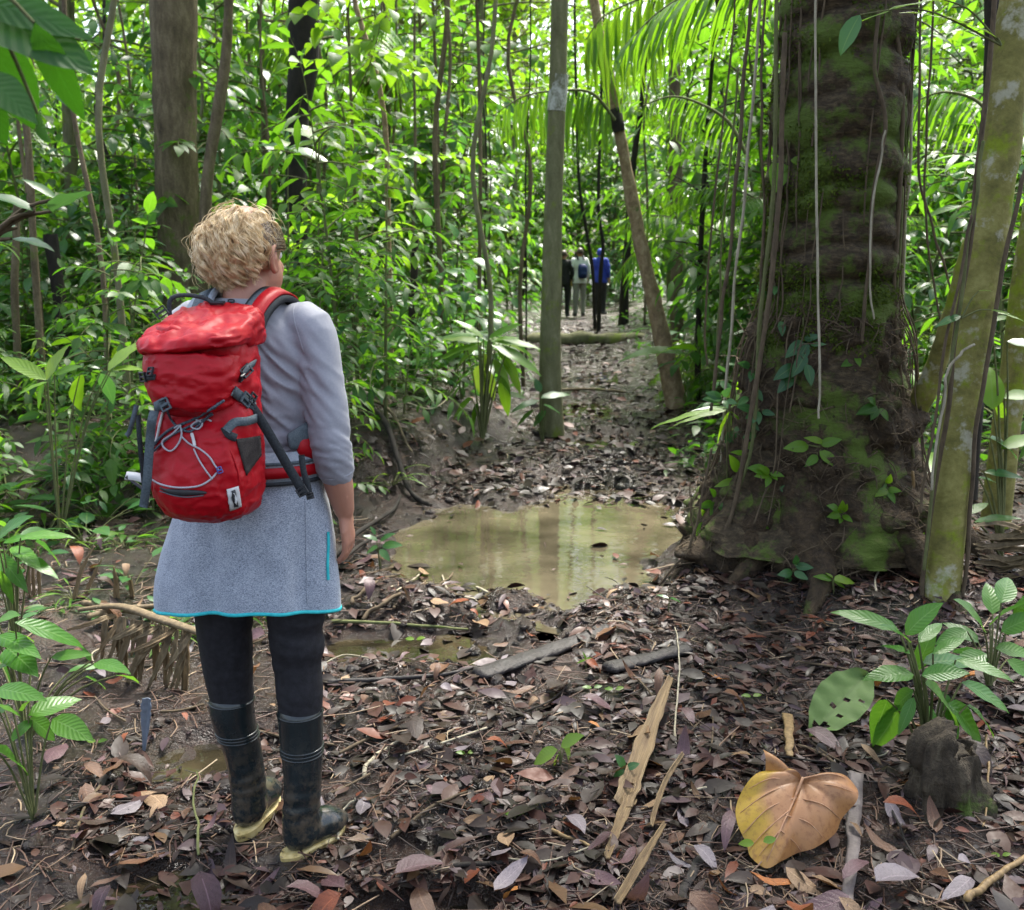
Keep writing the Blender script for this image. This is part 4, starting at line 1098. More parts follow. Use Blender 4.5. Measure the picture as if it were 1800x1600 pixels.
solo('tree', 'stout grey brown trunk rising behind the woman and her pack', [(332, 720), (326, 600), (318, 480), (312, 340), (308, 200), (306, 60), (304, -100)], [86, 76, 72, 70, 70, 74, 76], 9.6, BARK_BROWN, 20, .05)
solo('tree', 'thin brown stem hugging the stout trunk and forking right above the blond head', [(352, 700), (356, 560), (360, 400), (366, 300), (382, 200), (398, 90), (404, -60)], [24, 22, 21, 20, 20, 17, 14], 9.0, BARK_BROWN, 10, .08)
solo('tree', 'black mossy trunk above the blond hair, top centre left', [(536, 700), (530, 500), (522, 380), (522, 220), (534, 100), (532, -100)], [34, 34, 36, 40, 50, 52], 11.5, BARK_DARK, 14, .08)
solo('tree', 'brown trunk to the right of the far walkers, half hidden in leaves', [(1192, 640), (1190, 560), (1190, 450), (1188, 330), (1186, 150), (1184, -100)], [26, 24, 22, 22, 20, 18], 15, BARK_BROWN, 12)
solo('tree', 'dark forked stem between the far walkers and the leaning tan trunk', [(1096, 580), (1098, 500), (1104, 420), (1112, 300), (1126, 200)], [20, 15, 13, 11, 9], 20, BARK_DARK, 9)
solo('tree', 'thin black stem standing just in front of the far walkers', [(1046, 590), (1042, 480), (1030, 400), (1018, 320), (1014, 200), (1010, 60)], [7, 6, 6, 5, 5, 4], 19, BARK_DARK, 9)
solo('tree', 'twin black stem beside the far walkers, leaning right', [(1052, 585), (1056, 480), (1060, 430), (1052, 360), (1056, 200), (1060, 60)], [8, 7, 6, 6, 5, 4], 18.5, BARK_DARK, 9)
solo('tree', 'dark upright trunk at the top right corner behind the pale leaning tree', [(1720, 700), (1728, 500), (1738, 300), (1744, 100), (1742, -100)], [30, 28, 26, 25, 25], 5.6, BARK_DARK, 12)
solo('tree', 'grey mossy stem at the right edge of the picture behind hanging leaves', [(1752, 900), (1768, 760), (1786, 640), (1802, 500), (1830, 300), (1850, 100)], [52, 48, 46, 44, 42, 40], 5.0, BARK_SMOOTH, 14)
solo('sapling', 'short dark bare stem left of the backpack', [(122, 640), (110, 560), (98, 480), (88, 412)], [26, 24, 22, 24], 8.2, BARK_DARK, 10)
solo('sapling', 'reddish bare stem near the left edge', [(24, 600), (26, 520), (28, 440), (30, 360)], [14, 13, 13, 12], 7.5, BARK_BROWN, 8)
solo('sapling', 'blackish bare stem in the shade right of the grey sleeve', [(722, 640), (724, 560), (728, 480), (730, 420)], [16, 15, 13, 12], 10, BARK_DARK, 8)
# thin bare poles of young trees all through the understorey
POLES = []
for k in range(9):
    h_ = rg.uniform(4.5, 8); q = [np.array([0, 0, -.03])]
    for j in range(1, 7): q.append(np.array([rg.normal(0, .05) * j * .6, rg.normal(0, .05) * j * .6, h_ * j / 6]))
    r0 = rg.uniform(.012, .030); me = trunk_mesh('trunk', q, np.linspace(r0, r0 * .55, 7), 8, 26, .06, 3, k); me.materials.append((BARK_DARK, BARK_BROWN, BARK_GREEN, BARK_BROWN, BARK_TAN)[k % 5]); POLES.append(me)
PT = ('thin dark bare pole of a young tree', 'thin brown bare pole of a young tree', 'thin greenish bare pole of a young tree', 'thin brown bare pole of a young tree', 'thin tan bare pole of a young tree')
nP = 0
while nP < 62:
    y = rg.uniform(6.2, 19); x = rg.uniform(-1, 1) * (y * .53 + .3)
    if abs(x - float(path_x(y))) < .8 or (x > .3 and y < 9.5) or (abs(x + .65 * y / 2.3) < .14 * y / 2.3 and y < 8): continue
    k = int(rg.integers(9)); t = thing('sapling', PT[k % 5], 'tree', (x, y, hz(x, y)), (0, 0, rg.uniform(0, 6.28)), 'thin young trees of the understorey')
    obj('trunk', POLES[k], None, t); nP += 1
# cut stump under the bright plant
st = thing('tree_stump', 'short dark rotten stump under the bright green plant', 'stump', tuple(G(1655, 1400)))
sb = np.array(st.location); q = np.array(pxpath([(1662, 1418), (1660, 1370), (1656, 1318)], sb[1])) - sb; q[0, 2] = -.04
obj('bole', trunk_mesh('bole', np.vstack([q, q[-1:] + [0, 0, .012], q[-1:] + [0, 0, .014]]), [.125, .092, .078, .060, .004], 48, 44, .20, 12, 4, lambda V, c, o: .10 * np.sin(np.arctan2(o[:, 1], o[:, 0]) * 7 + 2 * vnoise(V * 9, 2)) + .05 * np.sin(np.arctan2(o[:, 1], o[:, 0]) * 17)), bark('stump_bark', [(.3, (.012, .009, .006)), (.55, (.055, .042, .026)), (.8, (.15, .125, .08))], (34, 34, 7), .3, bump=.9, dist=.02), st)
# ================================================================== plants: prototypes
def curve_pts(p0, d0, L, bend, n=6, sag=0.0):
    p = np.array(p0, float); d = unit(d0); out = [p.copy()]
    for k in range(n):
        d = unit(d + bend / n + np.array([0, 0, -sag / n])); p = p + d * L / n; out.append(p.copy())
    return np.array(out)
def leafy_branch(LV, ST, p0, d0, L, kind, size, every, r=.006, sag=.5, spread=.9, droop=.25, start=.15):
    pts = curve_pts(p0, d0, L, rv(.25), 6, sag)
    ST.add(*tube(pts, np.linspace(r, r * .35, len(pts)), 5, caps=False))
    n = max(2, int(L / every)); s = 1
    for k in range(n):
        f = start + (1 - start) * (k + .5 * rg.random()) / n
        i = min(5, int(f * 6)); q = pts[i] + (pts[i + 1] - pts[i]) * (f * 6 - i)
        t = unit(pts[i + 1] - pts[i]); sd = unit(np.cross([0, 0, 1], t) + rv(.15)) * s; s = -s
        d = unit(t * rg.uniform(.35, .8) + sd * spread + np.array([0, 0, .1 - droop]) + rv(.16))
        LV.add(kind, q, d, np.array([0, 0, 1.]) + rv(.28), size * rg.uniform(.65, 1.15))
    LV.add(kind, pts[-1], unit(pts[-1] - pts[-2]) + [0, 0, -droop], np.array([0, 0, 1.]) + rv(.2), size * rg.uniform(.7, 1.1))
    return pts
class Proto:
    def __init__(s, name, label, cat, group, parts): s.name, s.label, s.cat, s.group, s.parts = name, label, cat, group, parts
    def put(s, x, y, sc=1, yaw=None, label=None, group=None, tilt=(0, 0), z=None, swap=None):
        t = thing(s.name, label or s.label, s.cat, (x, y, (hz(x, y) if z is None else z) - .01), (tilt[0], tilt[1], rg.uniform(0, 6.28) if yaw is None else yaw), group or s.group, sc)
        for nm, me, stuff in s.parts:
            o = obj(nm, me, None, t)
            if stuff: o['kind'] = 'stuff'
        return t
def proto(name, label, cat, group, LV, ST, lm, sm, leafname='foliage'):
    a = LV.mesh(leafname); a.materials.append(lm); parts = [(leafname, a, True)]
    if ST is not None and ST.n:
        b = ST.mesh('stem'); b.materials.append(sm); parts.insert(0, ('stem', b, False))
    return Proto(name, label, cat, group, parts)

def mk_shrub(h, nb, kind, size, every, lm, label, group, spread=1.0, base=.15, sag=.7):
    LV, ST = Leaves(), MB()
    main = curve_pts((0, 0, 0), (rg.normal(0, .08), rg.normal(0, .08), 1), h, rv(.15), 8)
    ST.add(*tube(main, np.linspace(.006 + .006 * h, .004, 9), 6, caps=False))
    for k in range(nb):
        f = base + (1 - base) * (k + rg.random()) / nb
        i = min(7, int(f * 8)); q = main[i] + (main[i + 1] - main[i]) * (f * 8 - i)
        a = k * 2.4 + rg.normal(0, .4); L = h * .42 * spread * (1.15 - .7 * f) * rg.uniform(.7, 1.2)
        leafy_branch(LV, ST, q, (math.cos(a), math.sin(a), rg.uniform(.1, .7)), L, kind, size, every, .004 + .002 * h, sag)
    leafy_branch(LV, ST, main[-1], (main[-1] - main[-2]), h * .15, kind, size, every)
    return proto('shrub', label, 'shrub', group, LV, ST, lm, VINE_GREEN)
def mk_rosette(n, L, kind, lm, name, label, cat, group, up=.7, stem=.12):
    LV, ST = Leaves(), MB()
    for k in range(n):
        a = k * 2.4 + rg.normal(0, .3); e = rg.uniform(.25, 1) * up
        d = np.array([math.cos(a), math.sin(a), e * 1.6]); p = curve_pts((0, 0, 0), d, stem * rg.uniform(.6, 1.3) * (1 + e), rv(.2), 3, .2)
        ST.add(*tube(p, [.004, .0035, .003, .002], 4, caps=False))
        LV.add(kind, p[-1], unit(d * [1, 1, .45]) + [0, 0, -.05], np.array([0, 0, 1.]) + rv(.2), L * rg.uniform(.65, 1.15))
    return proto(name, label, cat, group, LV, ST, lm, VINE_GREEN)
def frond(LV, ST, p0, d0, L, sag, lw, n=26, r=.012, hang=.5, kind='leaflet'):
    pts = curve_pts(p0, d0, L, rv(.12), 12, sag)
    ST.add(*tube(pts, np.linspace(r, r * .25, 13), 5, caps=False))
    for k in range(n):
        f = .16 + .84 * k / n; i = min(11, int(f * 12)); q = pts[i] + (pts[i + 1] - pts[i]) * (f * 12 - i)
        t = unit(pts[i + 1] - pts[i]); sd = unit(np.cross([0, 0, 1], t)); ln = lw * math.sin(PI * (.16 + .78 * f)) ** .7
        for s in (-1, 1):
            LV.add(kind, q, unit(t * (.45 + .5 * f) + sd * s + np.array([0, 0, -hang]) + rv(.07)), np.array([0, 0, 1.]) + t * .1 + rv(.1), ln * rg.uniform(.85, 1.1))
    return pts
def mk_palm(h, n, L, lw, lm, label, group, sag=1.4, nl=26, trunk_r=.035, name='palm', hang=.5):
    LV, ST = Leaves(), MB()
    if h > .1: ST.add(*tube(curve_pts((0, 0, 0), (rg.normal(0, .05), 0, 1), h, rv(.06), 6), np.linspace(trunk_r * 1.15, trunk_r, 7), 9, caps=False))
    top = np.array([0, 0, h])
    for k in range(n):
        a = k * 2.4 + rg.normal(0, .2); e = rg.uniform(.5, 1.6)
        frond(LV, ST, top, (math.cos(a), math.sin(a), e), L * rg.uniform(.8, 1.15), sag * rg.uniform(.8, 1.25), lw, nl, hang=hang)
    return proto(name, label, 'palm', group, LV, ST, lm, VINE_GREEN, 'fronds')
def mk_tree(h, cr, n, kind, size, lm, bm, label, group, r=.07, low=.5, clumps=16):
    """trunk, limbs and a loose crown of leaf sprays with gaps"""
    LV, ST, T = Leaves(), MB(), MB()
    main = curve_pts((0, 0, -.05), (rg.normal(0, .05), rg.normal(0, .05), 1), h, rv(.10), 10)
    T.add(*tube(main, np.linspace(r, r * .35, 11), 9, caps=False))
    for k in range(clumps):
        f = low + (1 - low) * (k + rg.random()) / clumps; i = min(9, int(f * 10)); q = main[i] + (main[i + 1] - main[i]) * (f * 10 - i)
        a = k * 2.4 + rg.normal(0, .5); Lb = cr * rg.uniform(.45, 1.1) * (1.1 - .4 * f)
        lp = curve_pts(q, (math.cos(a), math.sin(a), rg.uniform(.15, .8)), Lb, rv(.3), 6, .3)
        T.add(*tube(lp, np.linspace(r * .33, r * .1, 7), 5, caps=False))
        for j in range(max(2, n // clumps)):
            g = rg.integers(2, 7); aa = rg.uniform(0, 6.28)
            leafy_branch(LV, T, lp[g], (math.cos(aa), math.sin(aa), rg.uniform(-.3, .5)), size * rg.uniform(2.5, 5), kind, size, size * .5, r * .07, .6)
    a = LV.mesh('crown'); a.materials.append(lm); b = T.mesh('trunk'); b.materials.append(bm)
    return Proto('tree', label, 'tree', group, [('trunk', b, False), ('crown', a, True)])

# crowns of the named trees, mostly above the picture: they shade the trail
LV, ST = Leaves(), MB()
for k in range(15):
    a = k * 2.4; frond(LV, ST, (lean(7.5), 0, 7.45), (math.cos(a), math.sin(a), rg.uniform(.5, 1.5)), rg.uniform(3.0, 3.8), 1.5, .75, 40, .03, .5)
crown = ST.mesh('frond_ribs'); crown.materials.append(VINE_GREEN); obj('frond_ribs', crown, None, big)
crown = LV.mesh('crown'); crown.materials.append(L_PALM); o = obj('crown', crown, None, big); o['kind'] = 'stuff'
for t in [o for o in S.objects if o.get('category') == 'tree' and o is not big]:
    tr_ = [c for c in t.children if c.name.startswith('trunk')][0]
    if t.name.startswith('sapling'): continue
    co_ = get_co(tr_.data); r_top = np.ptp(co_[-14:, 0]) / 2; tip = co_[-14:].mean(0); dn = unit(tip - co_[-200:-186].mean(0)) if len(co_) > 220 else np.array([0, 0, 1.])
    if tip[2] < 2.5: continue
    hi = tip[2] + rg.uniform(2.5, 4); LV, ST = Leaves(), MB()
    m = curve_pts(tip, unit(dn * .5 + [0, 0, 1]), hi - tip[2], rv(.1), 6); ST.add(*tube(m, np.linspace(r_top * .95, r_top * .5, 7), 10, caps=False))
    if t.name.startswith('palm'):
        for k in range(9): a = k * 2.4; frond(LV, ST, m[-1], (math.cos(a), math.sin(a), rg.uniform(.4, 1.4)), 2.0, 1.5, .5, 28, .014)
    else:
        for k in range(12):
            a = k * 2.4; i = rg.integers(2, 7); L = rg.uniform(.9, 2.0)
            lp = curve_pts(m[i], (math.cos(a), math.sin(a), rg.uniform(.2, .8)), L, rv(.3), 6, .3); ST.add(*tube(lp, np.linspace(r_top * .4, r_top * .1, 7), 5, caps=False))
            for j in range(6): aa = rg.uniform(0, 6.28); leafy_branch(LV, ST, lp[rg.integers(2, 7)], (math.cos(aa), math.sin(aa), rg.uniform(-.3, .5)), rg.uniform(.4, .8), 'broad', .18, .08, .005)
    b = ST.mesh('limbs'); b.materials.append(tr_.data.materials[0]); obj('limbs', b, None, t)
    a = LV.mesh('crown'); a.materials.append(L_BRIGHT); o = obj('crown', a, None, t); o['kind'] = 'stuff'

U = 'broad-leaved shrubs of the understorey'
SH = [mk_shrub(1.7, 15, 'broad', .22, .095, L_MID, 'mid green broad-leaved shrub in the dense understorey beyond the puddle', U),
      mk_shrub(1.2, 13, 'lance', .23, .085, L_BRIGHT, 'bright green narrow-leaved shrub in the dense understorey beyond the puddle', U),
      mk_shrub(2.3, 22, 'oval', .17, .075, L_DARK, 'tall dark green small-leaved shrub in the dense understorey', U),
      mk_shrub(.9, 13, 'broad', .15, .06, L_BLUE, 'low bluish green shrub in the dense understorey', U),
      mk_shrub(2.8, 24, 'lance', .27, .10, L_MID, 'tall narrow-leaved green shrub in the dense understorey', U, .8),
      mk_shrub(1.5, 17, 'heart', .20, .10, L_BLUE, 'heart-leaved bluish green shrub in the dense understorey', U)]
HB = [mk_rosette(12, .20, 'lance', L_MID, 'herb', 'small green rosette plant on the shady forest floor', 'plant', 'low herbs on the forest floor', .8, .10),
      mk_rosette(9, .16, 'oval', L_BLUE, 'herb', 'small round-leaved bluish plant on the shady forest floor', 'plant', 'low herbs on the forest floor', .9, .14),
      mk_rosette(14, .26, 'blade', L_BRIGHT, 'herb', 'grassy bright green tuft on the shady forest floor', 'plant', 'low herbs on the forest floor', 1.0, .06)]
FERN = Leaves(); FS = MB()
for k in range(9):
    a = k * 2.4; frond(FERN, FS, (0, 0, 0), (math.cos(a), math.sin(a), 1.1), rg.uniform(.4, .62), 1.5, .11, 16, .004, .15)
FE = proto('fern', 'feathery green fern on the forest floor', 'fern', 'ferns on the forest floor', FERN, FS, L_PALM, VINE_GREEN, 'fronds')
HEL = [mk_rosette(7, .75, 'paddle', L_PALM, 'wild_plantain', 'clump of big paddle-shaped leaves in the understorey', 'plant', 'paddle-leaved plants of the understorey', 1.0, .55),
       mk_rosette(8, .55, 'paddle', L_BLUE, 'wild_plantain', 'bluish clump of paddle-shaped leaves in the understorey', 'plant', 'paddle-leaved plants of the understorey', .9, .4)]
PL = [mk_palm(.25, 9, 1.25, .34, L_PALM, 'low stemless palm with arching fronds in the understorey', 'understorey palms', 1.5, 22),
      mk_palm(1.9, 9, 1.5, .42, L_PALM, 'slim understorey palm with drooping feathery fronds', 'understorey palms', 1.7, 26),
      mk_palm(3.6, 10, 2.2, .55, L_PALM, 'tall slim palm with long feathery fronds', 'understorey palms', 1.6, 34, .05)]
SH.append(mk_shrub(3.9, 34, 'broad', .24, .115, L_BLUE, 'tall leafy bluish green bush in the dense understorey', U, .75, .10))
SH.append(mk_shrub(4.4, 38, 'heart', .22, .12, L_MID, 'very tall leafy green bush in the dense understorey', U, .7, .10))
T_ = 'slender trees of the forest behind'
TR = [mk_tree(7.5, 1.7, 100, 'broad', .22, L_MID, BARK_BROWN, 'slender brown-stemmed tree with mid green leaves in the forest behind', T_, .055, .28, 20),
      mk_tree(9.5, 2.3, 140, 'oval', .20, L_BRIGHT, BARK_GREEN, 'slender greenish-stemmed tree with light green leaves in the forest behind', T_, .07, .34, 24),
      mk_tree(5.2, 1.3, 75, 'lance', .26, L_MID, BARK_DARK, 'slender dark-stemmed tree with narrow green leaves in the forest behind', T_, .038, .22, 16),
      mk_tree(11.5, 2.8, 170, 'broad', .24, L_BRIGHT, BARK_SMOOTH, 'tall pale-stemmed tree with light green leaves in the forest behind', T_, .10, .38, 26),
      mk_tree(4.0, 1.0, 56, 'heart', .16, L_BRIGHT, BARK_BROWN, 'young tree with heart-shaped bright leaves in the forest behind', T_, .024, .25, 13)]

# ------------------------------------------------------------------ planting: keep the trail, the puddle and the lines of sight clear
SOLO = [(o.location.x, o.location.y, .35) for o in bpy.data.objects if o.get('category') in ('tree', 'stump') and not o.get('group')]
def clear(x, y, r):
    d = x - float(path_x(y))
    if abs(d) < (.55 + .75 * r) + (.30 if y < 9 else 0): return False
    if y < 4.9 and x > -2.0: return False
    if (x + .63) ** 2 + (y - 2.3) ** 2 < 1.3 ** 2: return False
    if (x - BTX) ** 2 + (y - BTY) ** 2 < (1.15 + .5 * r) ** 2: return False
    if .55 < x < 2.9 and y < 5.6: return False
    if y < 26 and abs(x - .075 * y) < .032 * y + 1.1 * r + .25: return False       # the view down the trail
    for a, b, c in SOLO:
        if (x - a) ** 2 + (y - b) ** 2 < (c * .6) ** 2: return False
        # do not hide a named trunk: nothing tall right in front of it
        if y < b and y > b - 3.2 and r > .3 and abs(x - a * y / b) < .22 + .35 * r and x < 2.4: return False
    return True
def inview(x, y, m=1.0): return abs(x) < y * .53 + m
def scatter(protos, n, y0, y1, sc, rr, pw=1.0, xr=None, wts=None):
    k = 0; tries = 0
    while k < n and tries < n * 60:
        tries += 1
        y = y0 + (y1 - y0) * rg.random() ** pw
        x = rg.uniform(-1, 1) * (y * .58 + 1.1)
        if xr and not (xr[0] < x < xr[1]): continue
        if not clear(x, y, rr): continue
        p = protos[rg.choice(len(protos), p=wts)]
        p.put(x, y, rg.uniform(*sc), tilt=(rg.normal(0, .07), rg.normal(0, .07))); k += 1
scatter(HB, 120, 4.9, 12, (.6, 1.35), .10)
scatter(HB[:2], 46, 4.6, 8, (.8, 1.6), .10, xr=(-6, -1.3))
scatter([FE], 18, 5.5, 13, (.7, 1.3), .2)
for k in range(30):
    y = rg.uniform(3.5, 4.9); x = -rg.uniform(.95, .58 * y + .3)
    if (x + .65) ** 2 + (y - 2.3) ** 2 > 1.2: HB[int(rg.integers(3))].put(x, y, rg.uniform(.35, .8))
scatter(SH[:4], 48, 4.9, 9.0, (.35, .62), .22, xr=(-6, -.6))
scatter(SH[:6], 66, 6.0, 10.5, (.55, .95), .35)
scatter(HEL, 15, 6.5, 13, (.7, 1.2), .4)
scatter(PL[:1], 8, 8.5, 14, (.6, .9), .6)
scatter(PL[:2], 7, 9, 14, (.6, .9), .6, xr=(1.5, 9))
scatter(SH[6:], 20, 8.5, 13, (.7, .95), .95)
scatter(SH[:6], 66, 10, 18, (.8, 1.25), .6)
scatter(SH[6:], 34, 12, 22, (.9, 1.3), 1.1)
scatter(TR[2:3] + TR[4:], 26, 8.5, 18, (.7, 1.1), .5)
scatter(TR[:2], 13, 12, 22, (.9, 1.2), .6)
scatter(TR[3:4], 4, 13, 20, (.95, 1.2), .5)
scatter(PL[1:], 16, 12, 26, (.9, 1.3), .9)
scatter(SH, 66, 18, 36, (1.2, 2.0), .6)
scatter(TR, 60, 20, 42, (.9, 1.4), .8)
# close the end of the trail behind the far walkers
for k, (x, y, s) in enumerate(((-.78, 6.9, .5), (-.62, 7.5, .6), (-1.05, 6.6, .5), (-.42, 8.0, .55), (-1.3, 7.2, .7), (-.3, 8.8, .6), (-.9, 8.1, .7))): SH[(0, 3, 5, 0, 2, 3, 5)[k]].put(x, y, s)
for x, y, s in ((1.1, 27, 1.2), (2.7, 27.4, 1.2), (1.9, 28.5, 1.0), (3.3, 26.6, 1.2), (1.4, 30, 1.5), (2.4, 31, 1.6), (2.0, 34, 1.9), (3.2, 29, 1.4), (.6, 29, 1.5), (2.8, 36, 2.0), (1.2, 38, 2.1)):
    SH[(int(y)) % 6].put(x, y, s)
for x, y, s in ((4.6, 31, 1.5), (5.6, 34, 1.7), (3.9, 36, 1.7), (6.6, 32, 1.5), (2.9, 38, 1.8), (5.2, 39, 1.9), (1.9, 40, 1.9), (7.2, 37, 1.8), (.2, 38, 1.8), (4.0, 41, 2.0), (3.1, 30, 1.2), (2.2, 33, 1.4)): SH[6 + int(x * 10) % 2].put(x, y, s)
for x, y, s in ((-3, 38, 1.5), (-1.5, 41, 1.6), (-.4, 36, 1.4), (1, 42, 1.6), (-5, 40, 1.5), (-2.2, 35, 1.4), (-7, 37, 1.5)): TR[3].put(x, y, s)
for x, y, s in ((1.6, 36, .9), (2.6, 40, 1.0), (3.4, 33, .9), (.5, 34, .9)): TR[int(y) % 4].put(x, y, s)

# ------------------------------------------------------------------ the far wood: one mass
LV = Leaves()
fy = rg.uniform(42, 60, 30000); fx = rg.uniform(-1, 1, 30000) * (fy * .56 + 2); fz = rg.uniform(.1, 17, 30000)
fn_ = fbm(np.stack([fx * .33, fy * .2, fz * .33], 1), 3, 41)
for k in range(30000):
    x, y, z = fx[k], fy[k], fz[k]
    if fn_[k] < -.52: continue
    LV.add('broad' if k % 3 else 'lance', (x, y, z), rv() + [0, 0, -.6], np.array([0, -.5, 1.]) + rv(.5), rg.uniform(.4, .95))
o = LV.into(MB()).obj('far_wood', L_BRIGHT); o['kind'] = 'stuff'
# undergrowth too thick to count: low leaves everywhere beyond the puddle
LV = Leaves()
fy = 5.2 + 24 * rg.random(15000) ** 1.5; fx = rg.uniform(-1, 1, 15000) * (fy * .55 + .6); fn_ = vnoise(np.stack([fx * .9, fy * .7, 0 * fx], 1), 55)
for k in range(15000):
    x, y = fx[k], fy[k]
    d = abs(x - float(path_x(y)))
    if d < .62 + .25 * rg.random() or (y < 6.4 and x > -1.3): continue
    if .4 < x < 2.6 and y < 6.4: continue
    if fn_[k] < -.15: continue
    LV.add(('oval', 'lance', 'broad')[k % 3], (x, y, 0), rv() * [1, 1, .3], np.array([0, 0, 1.]) + rv(.35), rg.uniform(.05, .15) * (1 + y * .03))
for kk in LV.q:
    q = LV.q[kk]; zz = height(np.array([a[0][0] for a in q]), np.array([a[0][1] for a in q]))
    for a, z in zip(q, zz): a[0][2] = z + rg.uniform(.02, .32)
o = LV.into(MB()).obj('ground_cover', L_DARK); o['kind'] = 'stuff'
# ================================================================== plants whose leaves can be told apart one by one
LEAFC = {}
def leaf_mesh(kind, mat, W=None, droop=None, fold=.16, segs=8, name='leaf'):
    key = (kind, mat.name, W, droop, fold, name)
    if key not in LEAFC:
        W0, pr = {'lance': (.34, .85), 'oval': (.60, .9), 'broad': (.52, .82), 'heart': (.78, .6), 'strap': (.12, .7), 'paddle': (.30, .85)}[kind]
        v, f, uv = leaf_arr(1, W or W0, segs, fold, .45 if droop is None else droop, pr)
        v = v + np.stack([0 * v[:, 0], 0 * v[:, 0], .012 * np.sin(v[:, 0] * 17 + 4 * v[:, 1])], 1) * np.abs(uv[:, 1:2])
        me = mesh_np(name, v, f, uv); me.materials.append(mat); LEAFC[key] = me
    return LEAFC[key]
def orient(d, up):
    d = Vector(d).normalized(); s = Vector(up).cross(d).normalized(); n = d.cross(s)
    return Matrix((d, s, n)).transposed().to_euler()
def leaf_part(t, base, tip, kind, mat, up=(0, -.35, 1), W=None, droop=None, name='leaf', fold=.16, pet=None):
    b = np.array(base) - np.array(t.location); d = np.array(tip) - np.array(base); L = np.linalg.norm(d) * 1.04
    return obj(name, leaf_mesh(kind, mat, W, droop, fold, name=name), None, t, tuple(b), orient(d + np.array([0, 0, .12 * L]), np.array(up) + rv(.12)), L)
def near_plant(name, label, cat, basepx, Y, leaves, mat, smat=None, up=(0, -.45, 1), sr=.0035, kind='lance', group=None, ground=True, dY=.12, stems=True, W=None):
    b = np.array(P(*basepx, Y))
    if ground: b[2] = hz(b[0], b[1]) - .01
    t = thing(name, label, cat, tuple(b), group=group)
    ST = MB()
    for q in leaves:
        (bx, by, tx, ty), k = q[:4], (q[4] if len(q) > 4 else kind)
        m = q[5] if len(q) > 5 else mat
        y0 = Y + rg.normal(0, dY * .5); y1 = y0 + (rg.uniform(-dY, dY))
        p0, p1 = np.array(P(bx, by, y0)), np.array(P(tx, ty, y1))
        leaf_part(t, p0, p1, k or kind, m or mat, up, W)
        if stems:
            mid = b * .45 + p0 * .55 + np.array([0, 0, .12 * np.linalg.norm(p0 - b)])
            ST.add(*tube([np.zeros(3), mid - b, p0 - b], [sr * 1.3, sr, sr * .7], 5, n=8, caps=False))
    if stems: ST.obj('stem', smat or VINE_GREEN, t)
    return t
near_plant('herb', 'bright green leafy plant growing on top of the dark stump', 'plant', (1640, 1262), 2.66,
    [(1580, 1108, 1468, 1070), (1592, 1116, 1646, 1058, 'oval'), (1600, 1150, 1548, 1128), (1606, 1186, 1522, 1188, 'broad'), (1610, 1180, 1644, 1104), (1622, 1166, 1722, 1162), (1620, 1188, 1704, 1180, 'broad'),
     (1626, 1202, 1702, 1272, 'broad'), (1606, 1214, 1560, 1252, 'broad'), (1632, 1240, 1646, 1302), (1606, 1226, 1584, 1290), (1655, 1215, 1690, 1300), (1640, 1150, 1700, 1120), (1600, 1130, 1560, 1090),
     (1666, 1236, 1742, 1312, 'broad'), (1560, 1230, 1540, 1290), (1690, 1200, 1786, 1250), (1680, 1160, 1780, 1190), (1615, 1130, 1660, 1090), (1585, 1240, 1550, 1310), (1700, 1240, 1760, 1290)], L_NEAR, sr=.004)
near_plant('herb', 'dense light green plant at the right edge beyond the stump', 'plant', (1740, 1210), 3.05,
    [(1720, 1130, 1660, 1090), (1730, 1110, 1700, 1050), (1740, 1100, 1790, 1050), (1760, 1110, 1830, 1080), (1750, 1140, 1820, 1150), (1735, 1150, 1680, 1170), (1745, 1080, 1740, 1020), (1770, 1160, 1830, 1200), (1715, 1150, 1670, 1140), (1780, 1080, 1840, 1040), (1760, 1060, 1780, 1010), (1700, 1110, 1650, 1130)], L_NEAR, kind='broad')
near_plant('herb', 'green plant with pale stalks at the left edge, level with the skirt', 'plant', (20, 1050), 3.45,
    [(-5, 948, 44, 903, 'broad'), (36, 946, 126, 938), (62, 952, 116, 988, 'broad'), (20, 962, 66, 990), (-6, 972, 42, 1036), (-10, 1000, 26, 1052), (14, 930, -30, 900), (30, 975, 100, 1010), (-10, 940, -50, 970), (5, 955, 60, 940)], L_NEAR)
near_plant('herb', 'plant with long bright leaves reaching toward the dead palm strips', 'plant', (40, 1230), 2.85,
    [(26, 1094, 154, 1132), (-4, 1092, 26, 1078, 'broad'), (-6, 1118, 62, 1146), (12, 1138, 56, 1182, 'broad'), (90, 1156, 156, 1150), (120, 1182, 162, 1164), (166, 1166, 220, 1176), (150, 1178, 186, 1164), (150, 1190, 192, 1206), (160, 1162, 144, 1138), (204, 1188, 244, 1192), (-8, 1150, 30, 1200), (60, 1130, 20, 1100), (30, 1160, -20, 1180)], L_NEAR)
near_plant('herb', 'broad-leaved bright plant at the lower left edge', 'plant', (50, 1360), 2.42,
    [(-6, 1212, 66, 1226), (-6, 1240, 42, 1256), (50, 1258, 142, 1224, 'broad'), (52, 1262, 104, 1302, 'broad'), (92, 1264, 154, 1300, 'broad'), (56, 1266, 18, 1302, 'broad'), (-8, 1318, 64, 1352, 'broad'), (20, 1240, -30, 1270), (40, 1250, 60, 1210)], L_NEAR, sr=.003)
near_plant('seedling', 'pale yellow green seedling in the litter between boots and tan sheath', 'seedling', (985, 1352), 2.66,
    [(980, 1318, 934, 1342, 'oval', L_LIME), (986, 1312, 1020, 1292, 'oval', L_LIME), (992, 1316, 1012, 1344, 'oval', L_LIME), (984, 1322, 966, 1352, 'lance', L_LIME)], L_LIME, sr=.0018, dY=.04)
